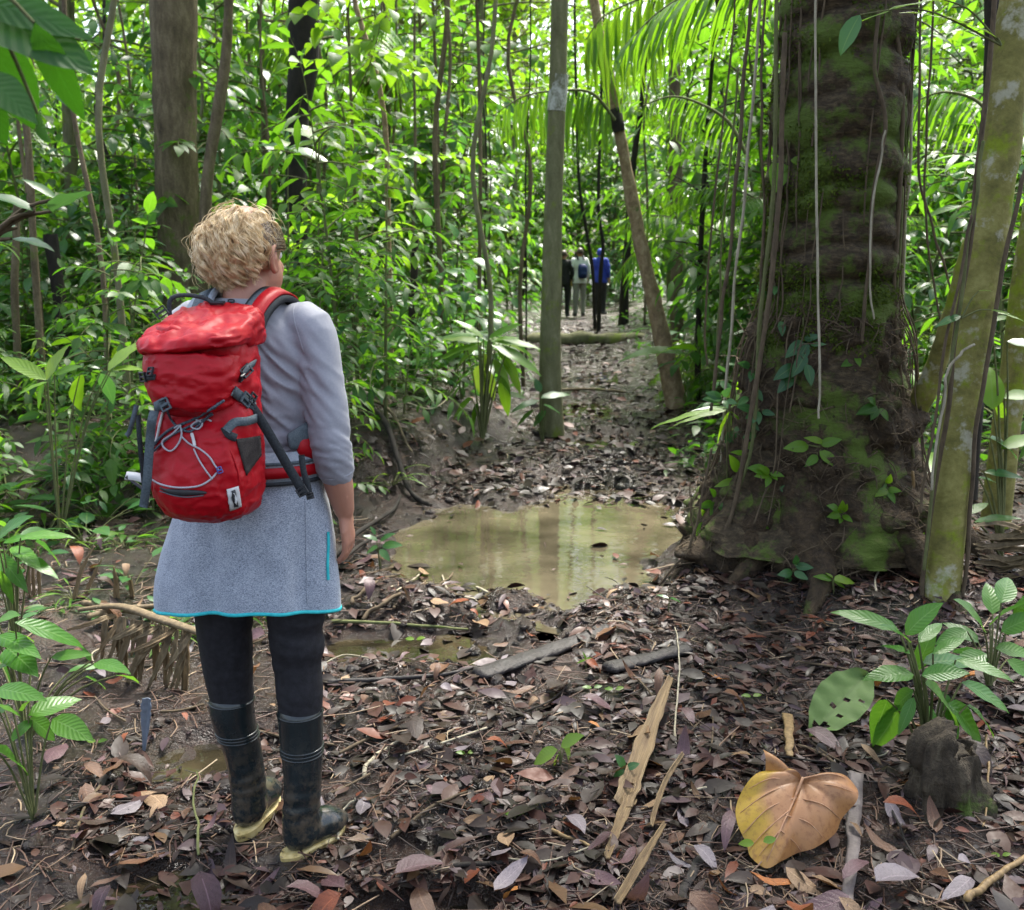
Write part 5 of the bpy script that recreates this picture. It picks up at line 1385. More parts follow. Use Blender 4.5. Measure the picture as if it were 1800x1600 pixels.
near_plant('seedling', 'three-leaved bluish seedling beside the tan palm sheath', 'seedling', (1100, 1372), 2.55,
    [(1098, 1350, 1086, 1330, 'oval', L_BLUE), (1100, 1352, 1124, 1342, 'oval', L_BLUE), (1098, 1354, 1078, 1366, 'oval', L_BLUE)], L_BLUE, sr=.0015, dY=.02)
near_plant('seedling', 'tiny green seedling in front of the dark rotten log', 'seedling', (1030, 1176), 3.35,
    [(1030, 1160, 1012, 1166), (1030, 1158, 1048, 1160), (1030, 1160, 1026, 1146)], L_BRIGHT, sr=.0015, dY=.03)
near_plant('seedling', 'tiny seedling at the foot of the mossy mound', 'seedling', (1175, 1066), 3.9,
    [(1176, 1052, 1154, 1044), (1178, 1052, 1200, 1058), (1176, 1098, 1150, 1096), (1176, 1098, 1192, 1092)], L_BLUE, sr=.0015, dY=.03)
near_plant('seedling', 'star-shaped bright seedling just below the mossy mound', 'seedling', (1465, 1052), 3.9,
    [(1462, 1020, 1432, 1012, 'broad'), (1466, 1020, 1506, 1022, 'broad'), (1464, 1016, 1452, 1006, 'broad'), (1464, 1022, 1490, 1034, 'broad')], L_BRIGHT, sr=.002, dY=.04)
near_plant('seedling', 'blue green seedling by the fallen branch beside the hanging hand', 'seedling', (668, 985), 4.7,
    [(664, 950, 640, 940, 'broad'), (668, 952, 690, 936, 'broad'), (664, 962, 640, 972, 'broad'), (672, 960, 704, 958, 'broad'), (668, 966, 684, 986, 'broad'), (660, 940, 652, 925, 'broad')], L_BLUE, sr=.002, dY=.05)
for k, (x, y) in enumerate(((820, 1330), (520, 1412), (905, 1438), (1080, 1218), (1042, 1215), (170, 1310), (1322, 1230), (1760, 1510), (730, 1130))):
    q = G(x, y)
    near_plant('seedling', 'tiny round green seedling flat on the litter', 'seedling', (x, y), q.y,
        [(x - 2, y - 6, x - 18, y - 8, 'oval'), (x + 2, y - 6, x + 17, y - 10, 'oval')], L_BRIGHT, sr=.001, dY=.01, group='tiny seedlings in the leaf litter')
# leaves hanging into the picture close to the camera
near_plant('overhanging_branch', 'out of focus dark green leaves with insect holes hanging in the top left corner', 'branch', (-60, -40), 1.25,
    [(-30, 20, 138, 112, 'broad'), (-20, 60, 60, 240, 'broad'), (60, 40, 136, 222, 'lance'), (-30, 130, 48, 205, 'broad'), (-40, 0, 130, 60, 'lance'), (66, 200, 70, 252, 'oval', L_OVER), (-40, 150, 10, 260, 'broad')], L_OVER, ground=False, up=(0, -.9, .6), dY=.05, sr=.003)
near_plant('overhanging_branch', 'blurred dark twig with wide drooping leaves at the left edge', 'branch', (-40, 450), 1.7,
    [(60, 372, -30, 330, 'broad'), (100, 350, 40, 310, 'lance'), (90, 372, 160, 322, 'broad'), (30, 400, -30, 400, 'broad'), (20, 420, 90, 430, 'lance')], L_BLUE, VINE_BROWN, ground=False, up=(0, -.3, 1), dY=.05, sr=.004)
near_plant('overhanging_branch', 'long bright strap leaf arching in at the top right with a hanging oval leaf', 'branch', (1760, 80), 3.3,
    [(1752, 66, 1600, -2, 'strap', L_LIME), (1660, 0, 1498, 26, 'strap', L_BRIGHT), (1512, 26, 1474, 92, 'oval', L_BLUE)], L_BRIGHT, ground=False, up=(0, -.4, 1), dY=.03, sr=.003, W=None)
# bright plants left of the pack and behind
near_plant('herb', 'yellow green broad leaves catching light left of the backpack', 'plant', (84, 730), 4.9,
    [(82, 668, -4, 624, 'lance', L_LIME), (82, 668, 106, 606, 'broad', L_LIME), (84, 672, 30, 690, 'lance', L_BRIGHT), (96, 660, 140, 640, 'broad', L_MID), (78, 676, 60, 720, 'lance', L_MID), (140, 660, 128, 716, 'broad', L_BRIGHT), (176, 656, 202, 704, 'broad', L_BLUE), (190, 652, 252, 588, 'broad', L_LIME), (196, 650, 246, 645, 'lance', L_LIME)], L_LIME, sr=.004)
near_plant('wild_plantain', 'plant with two wide horizontal bluish leaves right of the blond head', 'plant', (628, 640), 7.2,
    [(626, 494, 540, 502, 'paddle', L_BLUE), (630, 492, 686, 508, 'paddle', L_BLUE), (612, 484, 600, 424, 'broad', L_BLUE), (630, 500, 650, 560, 'paddle', L_MID), (620, 500, 580, 545, 'paddle', L_MID)], L_BLUE, sr=.008, up=(0, -.2, 1))
near_plant('wild_plantain', 'bright drooping plant with yellow dying leaves beside the trail', 'plant', (848, 745), 7.4,
    [(846, 640, 838, 704, 'broad', L_LIME), (856, 650, 872, 706, 'lance', L_LIME), (880, 620, 922, 692, 'paddle', L_BRIGHT), (870, 615, 904, 650, 'paddle', L_BRIGHT), (850, 600, 800, 640, 'lance', L_PALM), (860, 596, 940, 618, 'lance', L_BRIGHT), (840, 590, 770, 590, 'lance', L_PALM), (866, 600, 910, 590, 'lance', L_PALM),
     (830, 700, 790, 736, 'broad', L_BRIGHT), (840, 708, 826, 750, 'lance', L_BRIGHT), (880, 660, 895, 735, 'paddle', L_BRIGHT), (820, 610, 760, 650, 'lance', L_MID), (846, 602, 770, 590, 'paddle', L_BRIGHT), (844, 606, 756, 632, 'paddle', L_BRIGHT), (850, 596, 800, 556, 'paddle', L_PALM), (858, 596, 912, 566, 'paddle', L_BRIGHT), (862, 600, 948, 606, 'paddle', L_BRIGHT), (864, 606, 952, 652, 'paddle', L_PALM), (840, 640, 780, 690, 'paddle', L_MID), (866, 630, 900, 690, 'paddle', L_LIME), (850, 620, 860, 660, 'lance', L_LIME), (900, 600, 950, 640, 'lance', L_PALM)], L_BRIGHT, sr=.006)
near_plant('herb', 'low leafy plant at the foot of the slender straight palm', 'plant', (955, 760), 7.9,
    [(950, 700, 1004, 690, 'lance', L_BLUE), (948, 704, 900, 720, 'lance', L_BLUE), (955, 712, 990, 726, 'lance', L_BLUE), (950, 690, 940, 664, 'broad', L_BLUE), (940, 720, 905, 748, 'lance', L_MID), (960, 722, 935, 750, 'broad', L_BLUE), (925, 700, 880, 690, 'lance', L_MID)], L_BLUE, sr=.004)
near_plant('umbrella_plant', 'pale star of large leaves on a thin stem above the woman', 'plant', (505, 520), 8.6,
    [(506, 262, 430, 290, 'broad'), (506, 262, 450, 250, 'broad'), (506, 262, 500, 226, 'broad'), (506, 262, 560, 240, 'broad'), (506, 262, 580, 280, 'broad'), (506, 262, 548, 306, 'broad'), (506, 262, 470, 312, 'broad')], L_BLUE, sr=.009, up=(0, -.2, 1))
near_plant('umbrella_plant', 'lime green jagged leaves lit from above right of the stout trunk', 'plant', (560, 420), 8.0,
    [(560, 245, 500, 222, 'broad', L_LIME), (562, 246, 590, 215, 'broad', L_LIME), (566, 250, 612, 262, 'broad', L_BRIGHT), (560, 252, 540, 285, 'broad', L_BRIGHT), (556, 250, 505, 262, 'broad', L_LIME)], L_LIME, sr=.006, ground=False)
near_plant('herb', 'leafy plant with thick upright leaves right of the pale leaning tree', 'plant', (1770, 900), 4.3,
    [(1745, 720, 1742, 640, 'broad', L_BRIGHT), (1755, 735, 1764, 690, 'broad', L_BRIGHT), (1770, 600, 1830, 610, 'broad', L_BLUE), (1738, 545, 1800, 560, 'strap', L_LIME), (1740, 770, 1800, 800, 'lance', L_BLUE), (1730, 830, 1800, 838, 'lance', L_BLUE), (1720, 840, 1770, 852, 'lance', L_BLUE), (1760, 790, 1830, 760, 'lance', L_BRIGHT), (1712, 918, 1790, 905, 'lance', L_BLUE), (1700, 905, 1740, 880, 'lance', L_MID), (1765, 700, 1830, 690, 'broad', L_BRIGHT)], L_BRIGHT, sr=.005)
near_plant('herb', 'pale leaves sprouting on the dark band of the leaning tree', 'plant', (1690, 560), 3.78,
    [(1690, 556, 1644, 572, 'broad', L_BLUE), (1720, 512, 1745, 510, 'broad', L_LIME), (1742, 545, 1788, 556, 'strap', L_LIME)], L_BLUE, sr=.003, ground=False, dY=.03)
near_plant('palm_seedling', 'palm seedling with pale striped leaflets at the edge of the mound', 'palm', (1285, 800), 4.55,
    [(1276, 720, 1146, 742, 'strap', L_LIME), (1276, 722, 1190, 742, 'strap', L_LIME), (1280, 722, 1340, 770, 'strap', L_BRIGHT), (1280, 718, 1220, 716, 'strap', L_PALM), (1282, 722, 1300, 800, 'strap', L_PALM), (1284, 716, 1330, 700, 'strap', L_PALM), (1282, 724, 1256, 770, 'strap', L_BRIGHT)], L_PALM, sr=.003, W=None)

def climber(name, label, px_leaves, mat, stem_px=None, bv=None):
    t = None; ST = MB()
    for q in px_leaves:
        bx, by, tx, ty, k = q[:5]; m = q[5] if len(q) > 5 else mat
        h = hitT(bx, by, MND) or hitT(bx, by)
        if h is None: h = (np.array(P(bx, by, 4.35)), np.array([0, -1., 0]))
        p = h[0] + h[1] * .02
        if t is None:
            t = thing(name, label, 'vine', tuple(p))
        tip = np.array(P(tx, ty, p[1] - .05))
        leaf_part(t, p, tip, k, m, up=(0, -1.0, .5))
        a = h[0] - np.array(t.location)
        ST.add(*tube([a, (a + p - np.array(t.location)) / 2 + [0, 0, .01], p - np.array(t.location)], [.003, .002, .0015], 5, n=5, caps=False))
    if stem_px:
        q = []
        for x, y in stem_px:
            h = hitT(x, y, MND) or hitT(x, y)
            if h: q.append(h[0] + h[1] * .008 - np.array(t.location))
        if len(q) > 1: ST.add(*tube(q, .004, 6, n=len(q) * 5))
    ST.obj('stem', VINE_GREEN, t)
    return t
climber('climbing_plant', 'leafy creeper hanging down the middle of the dark mound', [(1412, 596, 1440, 592, 'broad'), (1410, 600, 1386, 628, 'broad'), (1420, 606, 1404, 640, 'broad'), (1414, 626, 1398, 662, 'broad'), (1400, 640, 1366, 668, 'broad'), (1404, 650, 1386, 682, 'broad'), (1418, 640, 1428, 676, 'broad'), (1396, 664, 1372, 690, 'broad'), (1425, 610, 1450, 606, 'lance'), (1380, 566, 1376, 588, 'broad')], L_BLUE, [(1412, 560), (1410, 600), (1408, 640), (1396, 680)])
climber('climbing_plant', 'two large glossy leaves on the upper left of the mossy trunk', [(1380, 290, 1364, 336, 'heart', L_BRIGHT), (1396, 286, 1432, 288, 'broad', L_BRIGHT), (1372, 272, 1398, 268, 'strap', L_BRIGHT)], L_BRIGHT, [(1390, 250), (1384, 292)])
climber('climbing_plant', 'small sprig with a purple leaf low on the mound', [(1420, 790, 1384, 790, 'broad'), (1440, 786, 1478, 776, 'broad'), (1444, 796, 1474, 822, 'broad'), (1436, 800, 1420, 820, 'broad'), (1446, 780, 1420, 772, 'lance')], L_BRIGHT, [(1400, 780), (1440, 788)])
climber('climbing_plant', 'sprig of pale green leaves on the right half of the mound', [(1502, 628, 1484, 644, 'broad'), (1504, 622, 1512, 642, 'broad'), (1500, 630, 1506, 650, 'lance')], L_BRIGHT)
climber('climbing_plant', 'round leaves scattered up the left shoulder of the mound', [(1356, 510, 1348, 528, 'oval'), (1368, 500, 1362, 516, 'oval'), (1340, 524, 1352, 520, 'lance'), (1320, 700, 1300, 712, 'broad'), (1330, 690, 1340, 704, 'broad'), (1316, 740, 1332, 756, 'broad'), (1330, 760, 1310, 770, 'broad')], L_BLUE, [(1352, 510), (1340, 600), (1326, 700), (1322, 760)])
climber('climbing_plant', 'yellow green leaves low on the left edge of the mound', [(1296, 838, 1262, 858, 'lance', L_LIME), (1300, 832, 1346, 840, 'lance'), (1300, 830, 1286, 806, 'broad'), (1310, 850, 1334, 862, 'broad'), (1316, 800, 1290, 796, 'lance'), (1310, 790, 1340, 782, 'broad')], L_BRIGHT, [(1310, 780), (1302, 830), (1296, 870)])
climber('climbing_plant', 'pair of dark bluish leaves on the lower mound face', [(1286, 970, 1300, 984, 'broad'), (1292, 1010, 1320, 1020, 'broad'), (1372, 856, 1390, 862, 'oval')], L_BLUE)
climber('climbing_plant', 'small seedling sprig beside the upright stick at the mound', [(1602, 950, 1576, 936, 'broad'), (1604, 948, 1626, 944, 'broad'), (1604, 952, 1618, 966, 'broad')], L_BRIGHT)

for x, y in ((1300, 690), (1326, 650), (1290, 760), (1336, 720), (1262, 880), (1246, 920), (1350, 830), (1540, 720), (1560, 860), (1480, 900), (1340, 940), (1400, 1000), (1520, 980), (1268, 700)):
    L_ = []
    for j in range(6):
        a = rg.uniform(0, 6.28); q = 8 * rg.random(); l_ = rg.uniform(14, 30); L_.append((x + q * math.cos(a), y + q * math.sin(a), x + (q + l_) * math.cos(a), y + (q + l_) * math.sin(a) * .7 + 4, 'broad'))
    climber('climbing_plant', 'small leafy sprig on the root mound', L_, (L_BRIGHT, L_BLUE, L_MID)[rg.integers(3)])
# palm fronds that show against the light
def frond_thing(label, rachis, Y, Y2, ll, n, drop, mat, width=.06, group=None, cat='palm frond', side=(-1, 1)):
    pts = catmull(pxpath(rachis, Y, Y2), 40); b = pts[0].copy()
    t = thing('palm_frond', label, cat, tuple(b), group=group)
    mb = MB(); mb.add(*tube(pts - b, np.linspace(.016, .004, 40), 7)); mb.obj('rachis', VINE_GREEN, t)
    me = leaf_mesh('strap', mat, width, .7, .2, 6, 'leaflet')
    for k in range(n):
        f = .08 + .92 * k / n; i = min(38, int(f * 39)); q = pts[i]; tg = unit(pts[i + 1] - pts[i]); sd = unit(np.cross([0, 0, 1.], tg))
        for s in side:
            d = unit(tg * .55 + sd * s * .75 + np.array([0, 0, -drop]) + rv(.05)); L = ll * math.sin(PI * (.15 + .8 * f)) ** .6 * rg.uniform(.9, 1.08)
            obj('leaflet', me, None, t, tuple(q - b), orient(d, np.array([0, 0, 1.]) + tg * .1 + rv(.08)), L)
    return t
frond_thing('glossy whitish palm frond sweeping across the top, left of the mossy trunk', [(1420, -130), (1340, -70), (1250, -30), (1160, 20), (1090, 90)], 6.3, 6.6, .62, 26, .30, L_PALM, .075)
frond_thing('short arching palm frond with a pale rib right of the tan leaning trunk', [(1310, 268), (1280, 214), (1230, 182), (1180, 170), (1130, 186)], 7.6, 7.8, .36, 22, .9, L_PALM, .08)
frond_thing('palm frond drooping over the slender straight palm trunk', [(1080, 210), (1040, 164), (980, 160), (920, 170), (866, 204)], 8.9, 8.7, .62, 24, 1.5, L_PALM, .07)
frond_thing('bright hanging palm frond at top centre with long vertical leaflets', [(1230, -60), (1180, -20), (1120, 0), (1060, 30), (1030, 70)], 9.4, 9.2, .95, 24, 1.6, L_BRIGHT, .06)
frond_thing('pale palm frond seen between the mossy trunk and the leaning tree', [(1760, 240), (1720, 180), (1660, 162), (1610, 178)], 7.0, 7.2, .45, 18, .7, L_PALM, .075)
# ================================================================== what lies on the ground
def dead(name, c1, c2, rough=.36, spot=(.03, .02, .015), veins=8, k=.10, tr=(.3, .14, .04)):
    m = M_(name); uv = m.n('ShaderNodeUVMap').outputs[0]; sp = m.n('ShaderNodeSeparateXYZ'); m.l(uv, sp.inputs[0])
    oi = m.n('ShaderNodeObjectInfo'); g = m.n('ShaderNodeNewGeometry')
    f = m.math('FRACT', m.math('ADD', g.outputs['Random Per Island'], oi.outputs['Random']))
    c = m.mix(f, c1, c2); n = m.noise(26, 5, None, .7)
    c = m.mix(m.ramp(n, [(.52, (0,) * 3), (.68, (.75,) * 3)]), c, spot)
    av = m.math('ABSOLUTE', sp.outputs[1]); rib = m.math('LESS_THAN', av, .05)
    s = m.math('SINE', m.math('MULTIPLY', m.math('SUBTRACT', sp.outputs[0], m.math('MULTIPLY', av, .25)), veins * 6.283))
    c = m.mix(m.math('MULTIPLY', rib, .5), c, tuple(q * 1.6 for q in c2))
    m.col(c).set(Roughness=m.ramp(n, [(.3, (rough * .8,) * 3), (.7, (rough * 1.6,) * 3)]), Specular_IOR_Level=.32)
    m.bump(m.math('ADD', m.math('MULTIPLY', s, .10), n), .45, .004)
    if k:
        t = m.n('ShaderNodeBsdfTranslucent'); t.inputs[0].default_value = (*tr, 1)
        mx = m.n('ShaderNodeMixShader'); mx.inputs[0].default_value = k
        m.l(m.b.outputs[0], mx.inputs[1]); m.l(t.outputs[0], mx.inputs[2]); m.l(mx.outputs[0], m.out.inputs[0])
    return m.m
DM = {'dark brown': dead('dark_brown_leaf', (.016, .009, .007), (.042, .024, .017)), 'purplish brown': dead('purplish_leaf', (.060, .030, .034), (.120, .068, .076), .30), 'greyish': dead('greyish_leaf', (.095, .082, .092), (.20, .168, .18), .30, (.06, .05, .05)),
      'tan': dead('tan_leaf', (.16, .095, .048), (.30, .20, .115), .45), 'reddish': dead('reddish_leaf', (.11, .026, .012), (.22, .065, .026), .36), 'orange': dead('orange_leaf', (.28, .085, .015), (.38, .15, .035), .4), 'chestnut': dead('chestnut_leaf', (.075, .036, .020), (.14, .07, .038), .32)}
COLS = list(DM); CW = np.array([.20, .24, .13, .12, .08, .025, .205])
m_ = M_('litter_mix'); g_ = m_.n('ShaderNodeNewGeometry'); n_ = m_.noise(40, 4)
m_.col(m_.mix(m_.math('MULTIPLY', n_, .6), m_.ramp(g_.outputs['Random Per Island'], [(0, (.006, .004, .003)), (.30, (.016, .008, .006)), (.50, (.042, .015, .012)), (.68, (.060, .024, .016)), (.83, (.066, .042, .050)), (.92, (.10, .055, .026)), (.95, (.12, .028, .012)), (.985, (.17, .14, .13))], 'CONSTANT'), (.03, .02, .014)))
m_.set(Roughness=m_.ramp(n_, [(.3, (.34,) * 3), (.7, (.6,) * 3)]), Specular_IOR_Level=.22); m_.bump(n_, .4, .003); LITTER = m_.m
def in_pool(x, y, g=1.0):
    for (cx, cy, rx, ry, a, dep) in POOLS[:2] + POOLS[3:]:
        u = (x - cx) * math.cos(a) + (y - cy) * math.sin(a); v = -(x - cx) * math.sin(a) + (y - cy) * math.cos(a)
        if (u / rx) ** 2 + (v / ry) ** 2 < g: return True
    return False
# --- small stuff nobody could count: leaf scraps, fibres and twiglets
N = 45000
yy = 1.85 + 9.5 * rg.random(N) ** 2.1; xx = (rg.random(N) * 2 - 1) * (yy * .56 + .35)
zz = height(xx, yy); nn = vnoise(np.stack([xx * 1.9, yy * 1.9, 3 + 0 * xx], 1), 91)
LV = Leaves()
for x, y, z, n_k in zip(xx, yy, zz, nn):
    if in_pool(x, y, .85) and rg.random() > .05: continue
    if y > 5.5 and abs(x - float(path_x(y))) < .5 and rg.random() < .45: continue
    if n_k < .10 and x < .35 and rg.random() < .86: continue
    if n_k < -.30 and rg.random() < .6: continue
    if (x + .56) ** 2 + (y - 2.26) ** 2 < .10 ** 2 or (x + .72) ** 2 + (y - 2.36) ** 2 < .09 ** 2: continue
    if abs(x - float(path_x(y))) < .5 and y > 5.8 and rg.random() < .5: continue
    z = max(z, WATER_Z + .001)
    a = rg.uniform(0, 6.28); s = rg.choice([.022, .035, .055, .085], p=[.34, .28, .24, .14]) * rg.uniform(.8, 1.25) * (1 + .05 * y)
    LV.add(('broad', 'lance', 'oval', 'bit', 'blade')[rg.integers(5)], (x, y, z + rg.uniform(.001, .014)), (math.cos(a), math.sin(a), rg.normal(.05, .22)), np.array([0, 0, 1.]) + rv(.28), s)
yy = rg.uniform(2.5, 4.4, 6000); xx = .25 + rg.random(6000) * (yy * .56 + .05); zz = height(xx, yy)
for x, y, z in zip(xx, yy, zz):
    a = rg.uniform(0, 6.28); LV.add(('broad', 'lance', 'blade', 'blade', 'bit')[rg.integers(5)], (x, y, z + rg.uniform(.002, .016)), (math.cos(a), math.sin(a), rg.normal(.05, .25)), np.array([0, 0, 1.]) + rv(.3), rg.uniform(.03, .10))
yy = 6 + 16 * rg.random(3800) ** 1.3; xx = path_x(yy) + rg.normal(0, .7, 3800); zz = height(xx, yy)
for x, y, z in zip(xx, yy, zz):
    a = rg.uniform(0, 6.28); LV.add(('broad', 'lance', 'oval')[rg.integers(3)], (x, y, max(z, WATER_Z) + rg.uniform(.002, .02)), (math.cos(a), math.sin(a), rg.normal(.05, .3)), np.array([0, 0, 1.]) + rv(.35), rg.uniform(.05, .14))
o = LV.into(MB()).obj('leaf_litter', LITTER); o['kind'] = 'stuff'
mb = MB()
for k in range(5200):
    y = 1.9 + 5.5 * rg.random() ** 1.6; x = (rg.random() * 2 - 1) * (y * .54 + .1)
    if in_pool(x, y, 1.0): continue
    a = rg.uniform(0, 6.28); L = rg.uniform(.03, .14) * (1 + 1.2 * (rg.random() < .15)); z = hz(x, y)
    d = np.array([math.cos(a), math.sin(a), rg.normal(.02, .12)]); p = np.array([x, y, z + .008])
    mb.add(*tube([p - d * L / 2, p + rv(.012) * [1, 1, .5], p + d * L / 2], rg.uniform(.0009, .0026), 4, n=5, caps=False))
m_ = M_('twig_mix'); g_ = m_.n('ShaderNodeNewGeometry'); m_.col(m_.ramp(g_.outputs['Random Per Island'], [(0, (.016, .010, .007)), (.45, (.06, .030, .018)), (.7, (.11, .055, .032)), (.88, (.20, .13, .075)), (1, (.34, .26, .16))])).set(Roughness=.6)
TWIGM = m_.m
o = mb.obj('twig_litter', TWIGM); o['kind'] = 'stuff'
# clods and crumbs of wet mud
mb = MB()
for k in range(2600):
    if k % 3 == 0: x, y = rg.normal(.66, .22), rg.normal(6.7, .55)
    else: y = rg.uniform(2.2, 9); x = float(path_x(y)) + rg.normal(0, .5)
    r = rg.uniform(.004, .020) * (1 + .8 * (rg.random() < .1)); c = np.array([x, y, hz(x, y) + r * .3])
    V, F, uv = rings([(0, 0, math.sin(t) * .7, math.cos(t) + 1e-3, math.cos(t) * rg.uniform(.7, 1)) for t in (-1.3, -.5, .3, 1.2)], 7)
    V = V * (1 + .6 * fbm(V * 1.6 + k, 2, 3)[:, None]); mb.add(V * r + c, F, uv)
o = mb.obj('mud_clods', MUD); o['kind'] = 'stuff'

# --- the three hundred leaves that show largest, each by itself
shapes = []
for k, (kd, W, pr, dr, fo) in enumerate([('a', .46, .85, .5, .22), ('b', .40, .8, -.6, .30), ('c', .30, .85, .9, .2), ('d', .55, .9, .3, -.18), ('e', .36, .7, -1.1, .35), ('f', .50, .75, 1.3, .25), ('g', .26, .9, -.4, .1), ('h', .60, .95, .5, .4)]):
    v, f, uv = leaf_arr(1, W, 6, fo, dr, pr)
    v = v.copy(); v[:, 1] += .06 * np.sin(v[:, 0] * 4 + k); v[:, 2] += .03 * np.sin(v[:, 0] * 9 + k * 2) * np.abs(uv[:, 1]) + .02 * vnoise(v * 5, k)
    c = v - v.mean(0); c[:, 2] = v[:, 2] - v[:, 2].min()
    shapes.append((c, f, uv))
LM = {}
def lmesh(k, col):
    if (k, col) not in LM:
        me = mesh_np('fallen_leaf', *shapes[k]); me.materials.append(DM[col]); LM[(k, col)] = me
    return LM[(k, col)]
MARKS = [("the woman's boots", -.6, 2.3), ('the big orange leaf', .79, 2.44), ('the long tan sheath', .42, 2.75), ('the dark stump', 1.3, 2.55), ('the murky puddle', .1, 4.45), ('the dark rotten log', .15, 3.5), ('the mossy mound', 1.25, 3.85), ('the left edge plants', -1.25, 2.6), ('the dead palm strips', -1.2, 3.5), ('the wet patch', -.75, 2.05), ('the bottom edge of the view', .15, 2.02), ('the yellow green seedling', .13, 2.68)]
ORD = ['', ', second in line', ', third in line', ', fourth in line', ', fifth in line', ', sixth in line', ', seventh in line', ', eighth in line', ', ninth in line', ', tenth in line']
fl = []
tries = 0
while len(fl) < 298 and tries < 9000:
    tries += 1
    y = 1.93 + 3.4 * rg.random() ** 1.7; x = (rg.random() * 2 - 1) * (y * .53)
    if in_pool(x, y, 1.0) and rg.random() > .10: continue
    if math.hypot(x - .79, y - 2.42) < .17 or math.hypot(x + .54, y - 2.27) < .14 or math.hypot(x + .72, y - 2.38) < .08: continue
    if (x - BTX) ** 2 + (y - BTY) ** 2 < .75 ** 2: continue
    if any((x - q[0]) ** 2 + (y - q[1]) ** 2 < .05 ** 2 for q in fl): continue
    fl.append((x, y, rg.choice(COLS, p=CW / CW.sum()), rg.integers(8), rg.uniform(.045, .145)))
from collections import defaultdict
bkt = defaultdict(list)
for x, y, col, k, s in fl:
    z = max(hz(x, y), WATER_Z)
    o = obj('fallen_leaf', lmesh(int(k), col), None, None, (x, y, z + rg.uniform(.003, .013)), (rg.normal(0, .20), rg.normal(0, .20), rg.uniform(0, 6.28)), s)
    m = min(MARKS, key=lambda q: (q[1] - x) ** 2 + (q[2] - y) ** 2)
    size = 'small' if s < .07 else 'medium-sized' if s < .1 else 'large'
    curl = 'curled' if k in (1, 4, 5) else 'flat'
    bkt[(size, col, curl, m[0])].append((math.hypot(x - m[1], y - m[2]), o))
for (size, col, curl, mk), L in bkt.items():
    L.sort(key=lambda q: q[0])
    for i, (d, o) in enumerate(L):
        tag(o, f'{size} {col} {curl} fallen leaf near {mk}{ORD[min(i, 9)]}', 'leaf', 'fallen leaves in the litter')

# --- single sticks
def stick(label, pxs, r, mat, name='stick', lift=.012, r2=None, seg=7, cat='stick', group=None, ends=None, wob=.004, flat=None):
    pts = np.array([G(x, y, lift + (ends[i] if ends else 0)) for i, (x, y) in enumerate(pxs)])
    b = pts[0].copy(); c = catmull(pts, max(16, 8 * len(pts)))
    n = len(c); t = np.linspace(0, 9, n)[:, None]
    c = c + wob * np.hstack([vnoise(np.hstack([t, t * 0 + r * 900, t * 0]), 61)[:, None], vnoise(np.hstack([t, t * 0 + r * 900, t * 0]), 62)[:, None], .5 * vnoise(np.hstack([t, t * 0, t * 0 + 3]), 63)[:, None]])
    rr = np.linspace(r, r2 if r2 is not None else r * .6, n)
    mb = MB(); V, F, uv = tube(c - b, rr, seg, rr * (flat or 1))
    V = V + fbm(V * 40, 2, 5)[:, None] * r * .12
    mb.add(V, F, uv); o = mb.obj(name, mat, None, loc=tuple(b)); return tag(o, label, cat, group)
stick('dark flat rotten log half sunk in the mud, slanting toward the mound', [(842, 1192), (920, 1164), (1000, 1136), (1064, 1110)], .050, DEADWOOD, 'log', .012, .040, 12, 'log', flat=.35)
stick('black broken plank of wood beside the mound, half covered by litter', [(1072, 1184), (1130, 1168), (1210, 1148)], .045, DEADWOOD, 'log', .02, .035, 12, 'log', flat=.4)
stick('long dark stick lying across the mud below the small pool', [(580, 1206), (680, 1200), (780, 1192), (850, 1176)], .010, DEADWOOD, lift=.014)
stick('pale thin stick along the edge of the small pool', [(584, 1100), (680, 1102), (820, 1104)], .008, VINE_GREEN, lift=.018)
stick('dark glossy strip of wood at the left edge of the puddle', [(668, 938), (712, 936), (756, 932)], .020, DEADWOOD, 'stick', .02, .012, 8, flat=.4)
stick('dark branch propped on the bank beside the hanging hand', [(590, 985), (630, 945), (690, 905), (704, 880)], .016, BARK_DARK, lift=.03)
stick('second dark branch beside the hanging hand', [(600, 1000), (640, 965), (700, 940)], .011, BARK_DARK, lift=.03)
stick('thick dark branch leaning down the mud bank to the puddle', [(640, 800), (680, 840), (716, 868), (752, 884)], .024, BARK_DARK, lift=.05)
stick('thin brown branch leaning down the mud bank', [(660, 786), (690, 822), (724, 852)], .013, BARK_BROWN, lift=.06)
stick('pale bare stick lying level on the bank above the puddle', [(700, 716), (760, 722), (800, 728)], .007, VINE_PALE, lift=.05)
ROOTS = [[(905, 990), (850, 978), (780, 985), (700, 1004), (640, 1020)], [(900, 1018), (850, 1000), (790, 994), (730, 1010)], [(880, 1000), (800, 974), (740, 972)], [(900, 1030), (850, 1030), (800, 1020), (760, 1000)], [(860, 1050), (800, 1030), (730, 1020), (690, 1040)], [(690, 1080), (730, 1040), (780, 1020), (830, 1010)], [(620, 1080), (650, 1040), (700, 1020)], [(840, 1070), (790, 1050), (770, 1010)], [(760, 1080), (770, 1040), (820, 990)], [(640, 1100), (690, 1060), (760, 1040), (810, 1060)], [(890, 1008), (830, 990), (760, 1006), (700, 1050)]]
for k, q in enumerate(ROOTS):
    stick(('brown', 'tan', 'thin brown')[k % 3] + ' exposed root matted over the mud between the two pools', q, (.010, .006, .0075)[k % 3], (VINE_BROWN, VINE_PALE, VINE_BROWN)[k % 3], 'root', .022 + .004 * (k % 4), None, 6, 'root', 'exposed roots between the pools', wob=.012)
stick('forked pale green twig standing in the wet mud left of the near boot', [(352, 1512), (350, 1470), (344, 1440), (352, 1420)], .0042, VINE_GREEN, lift=.02, ends=[0, .02, .05, .09])
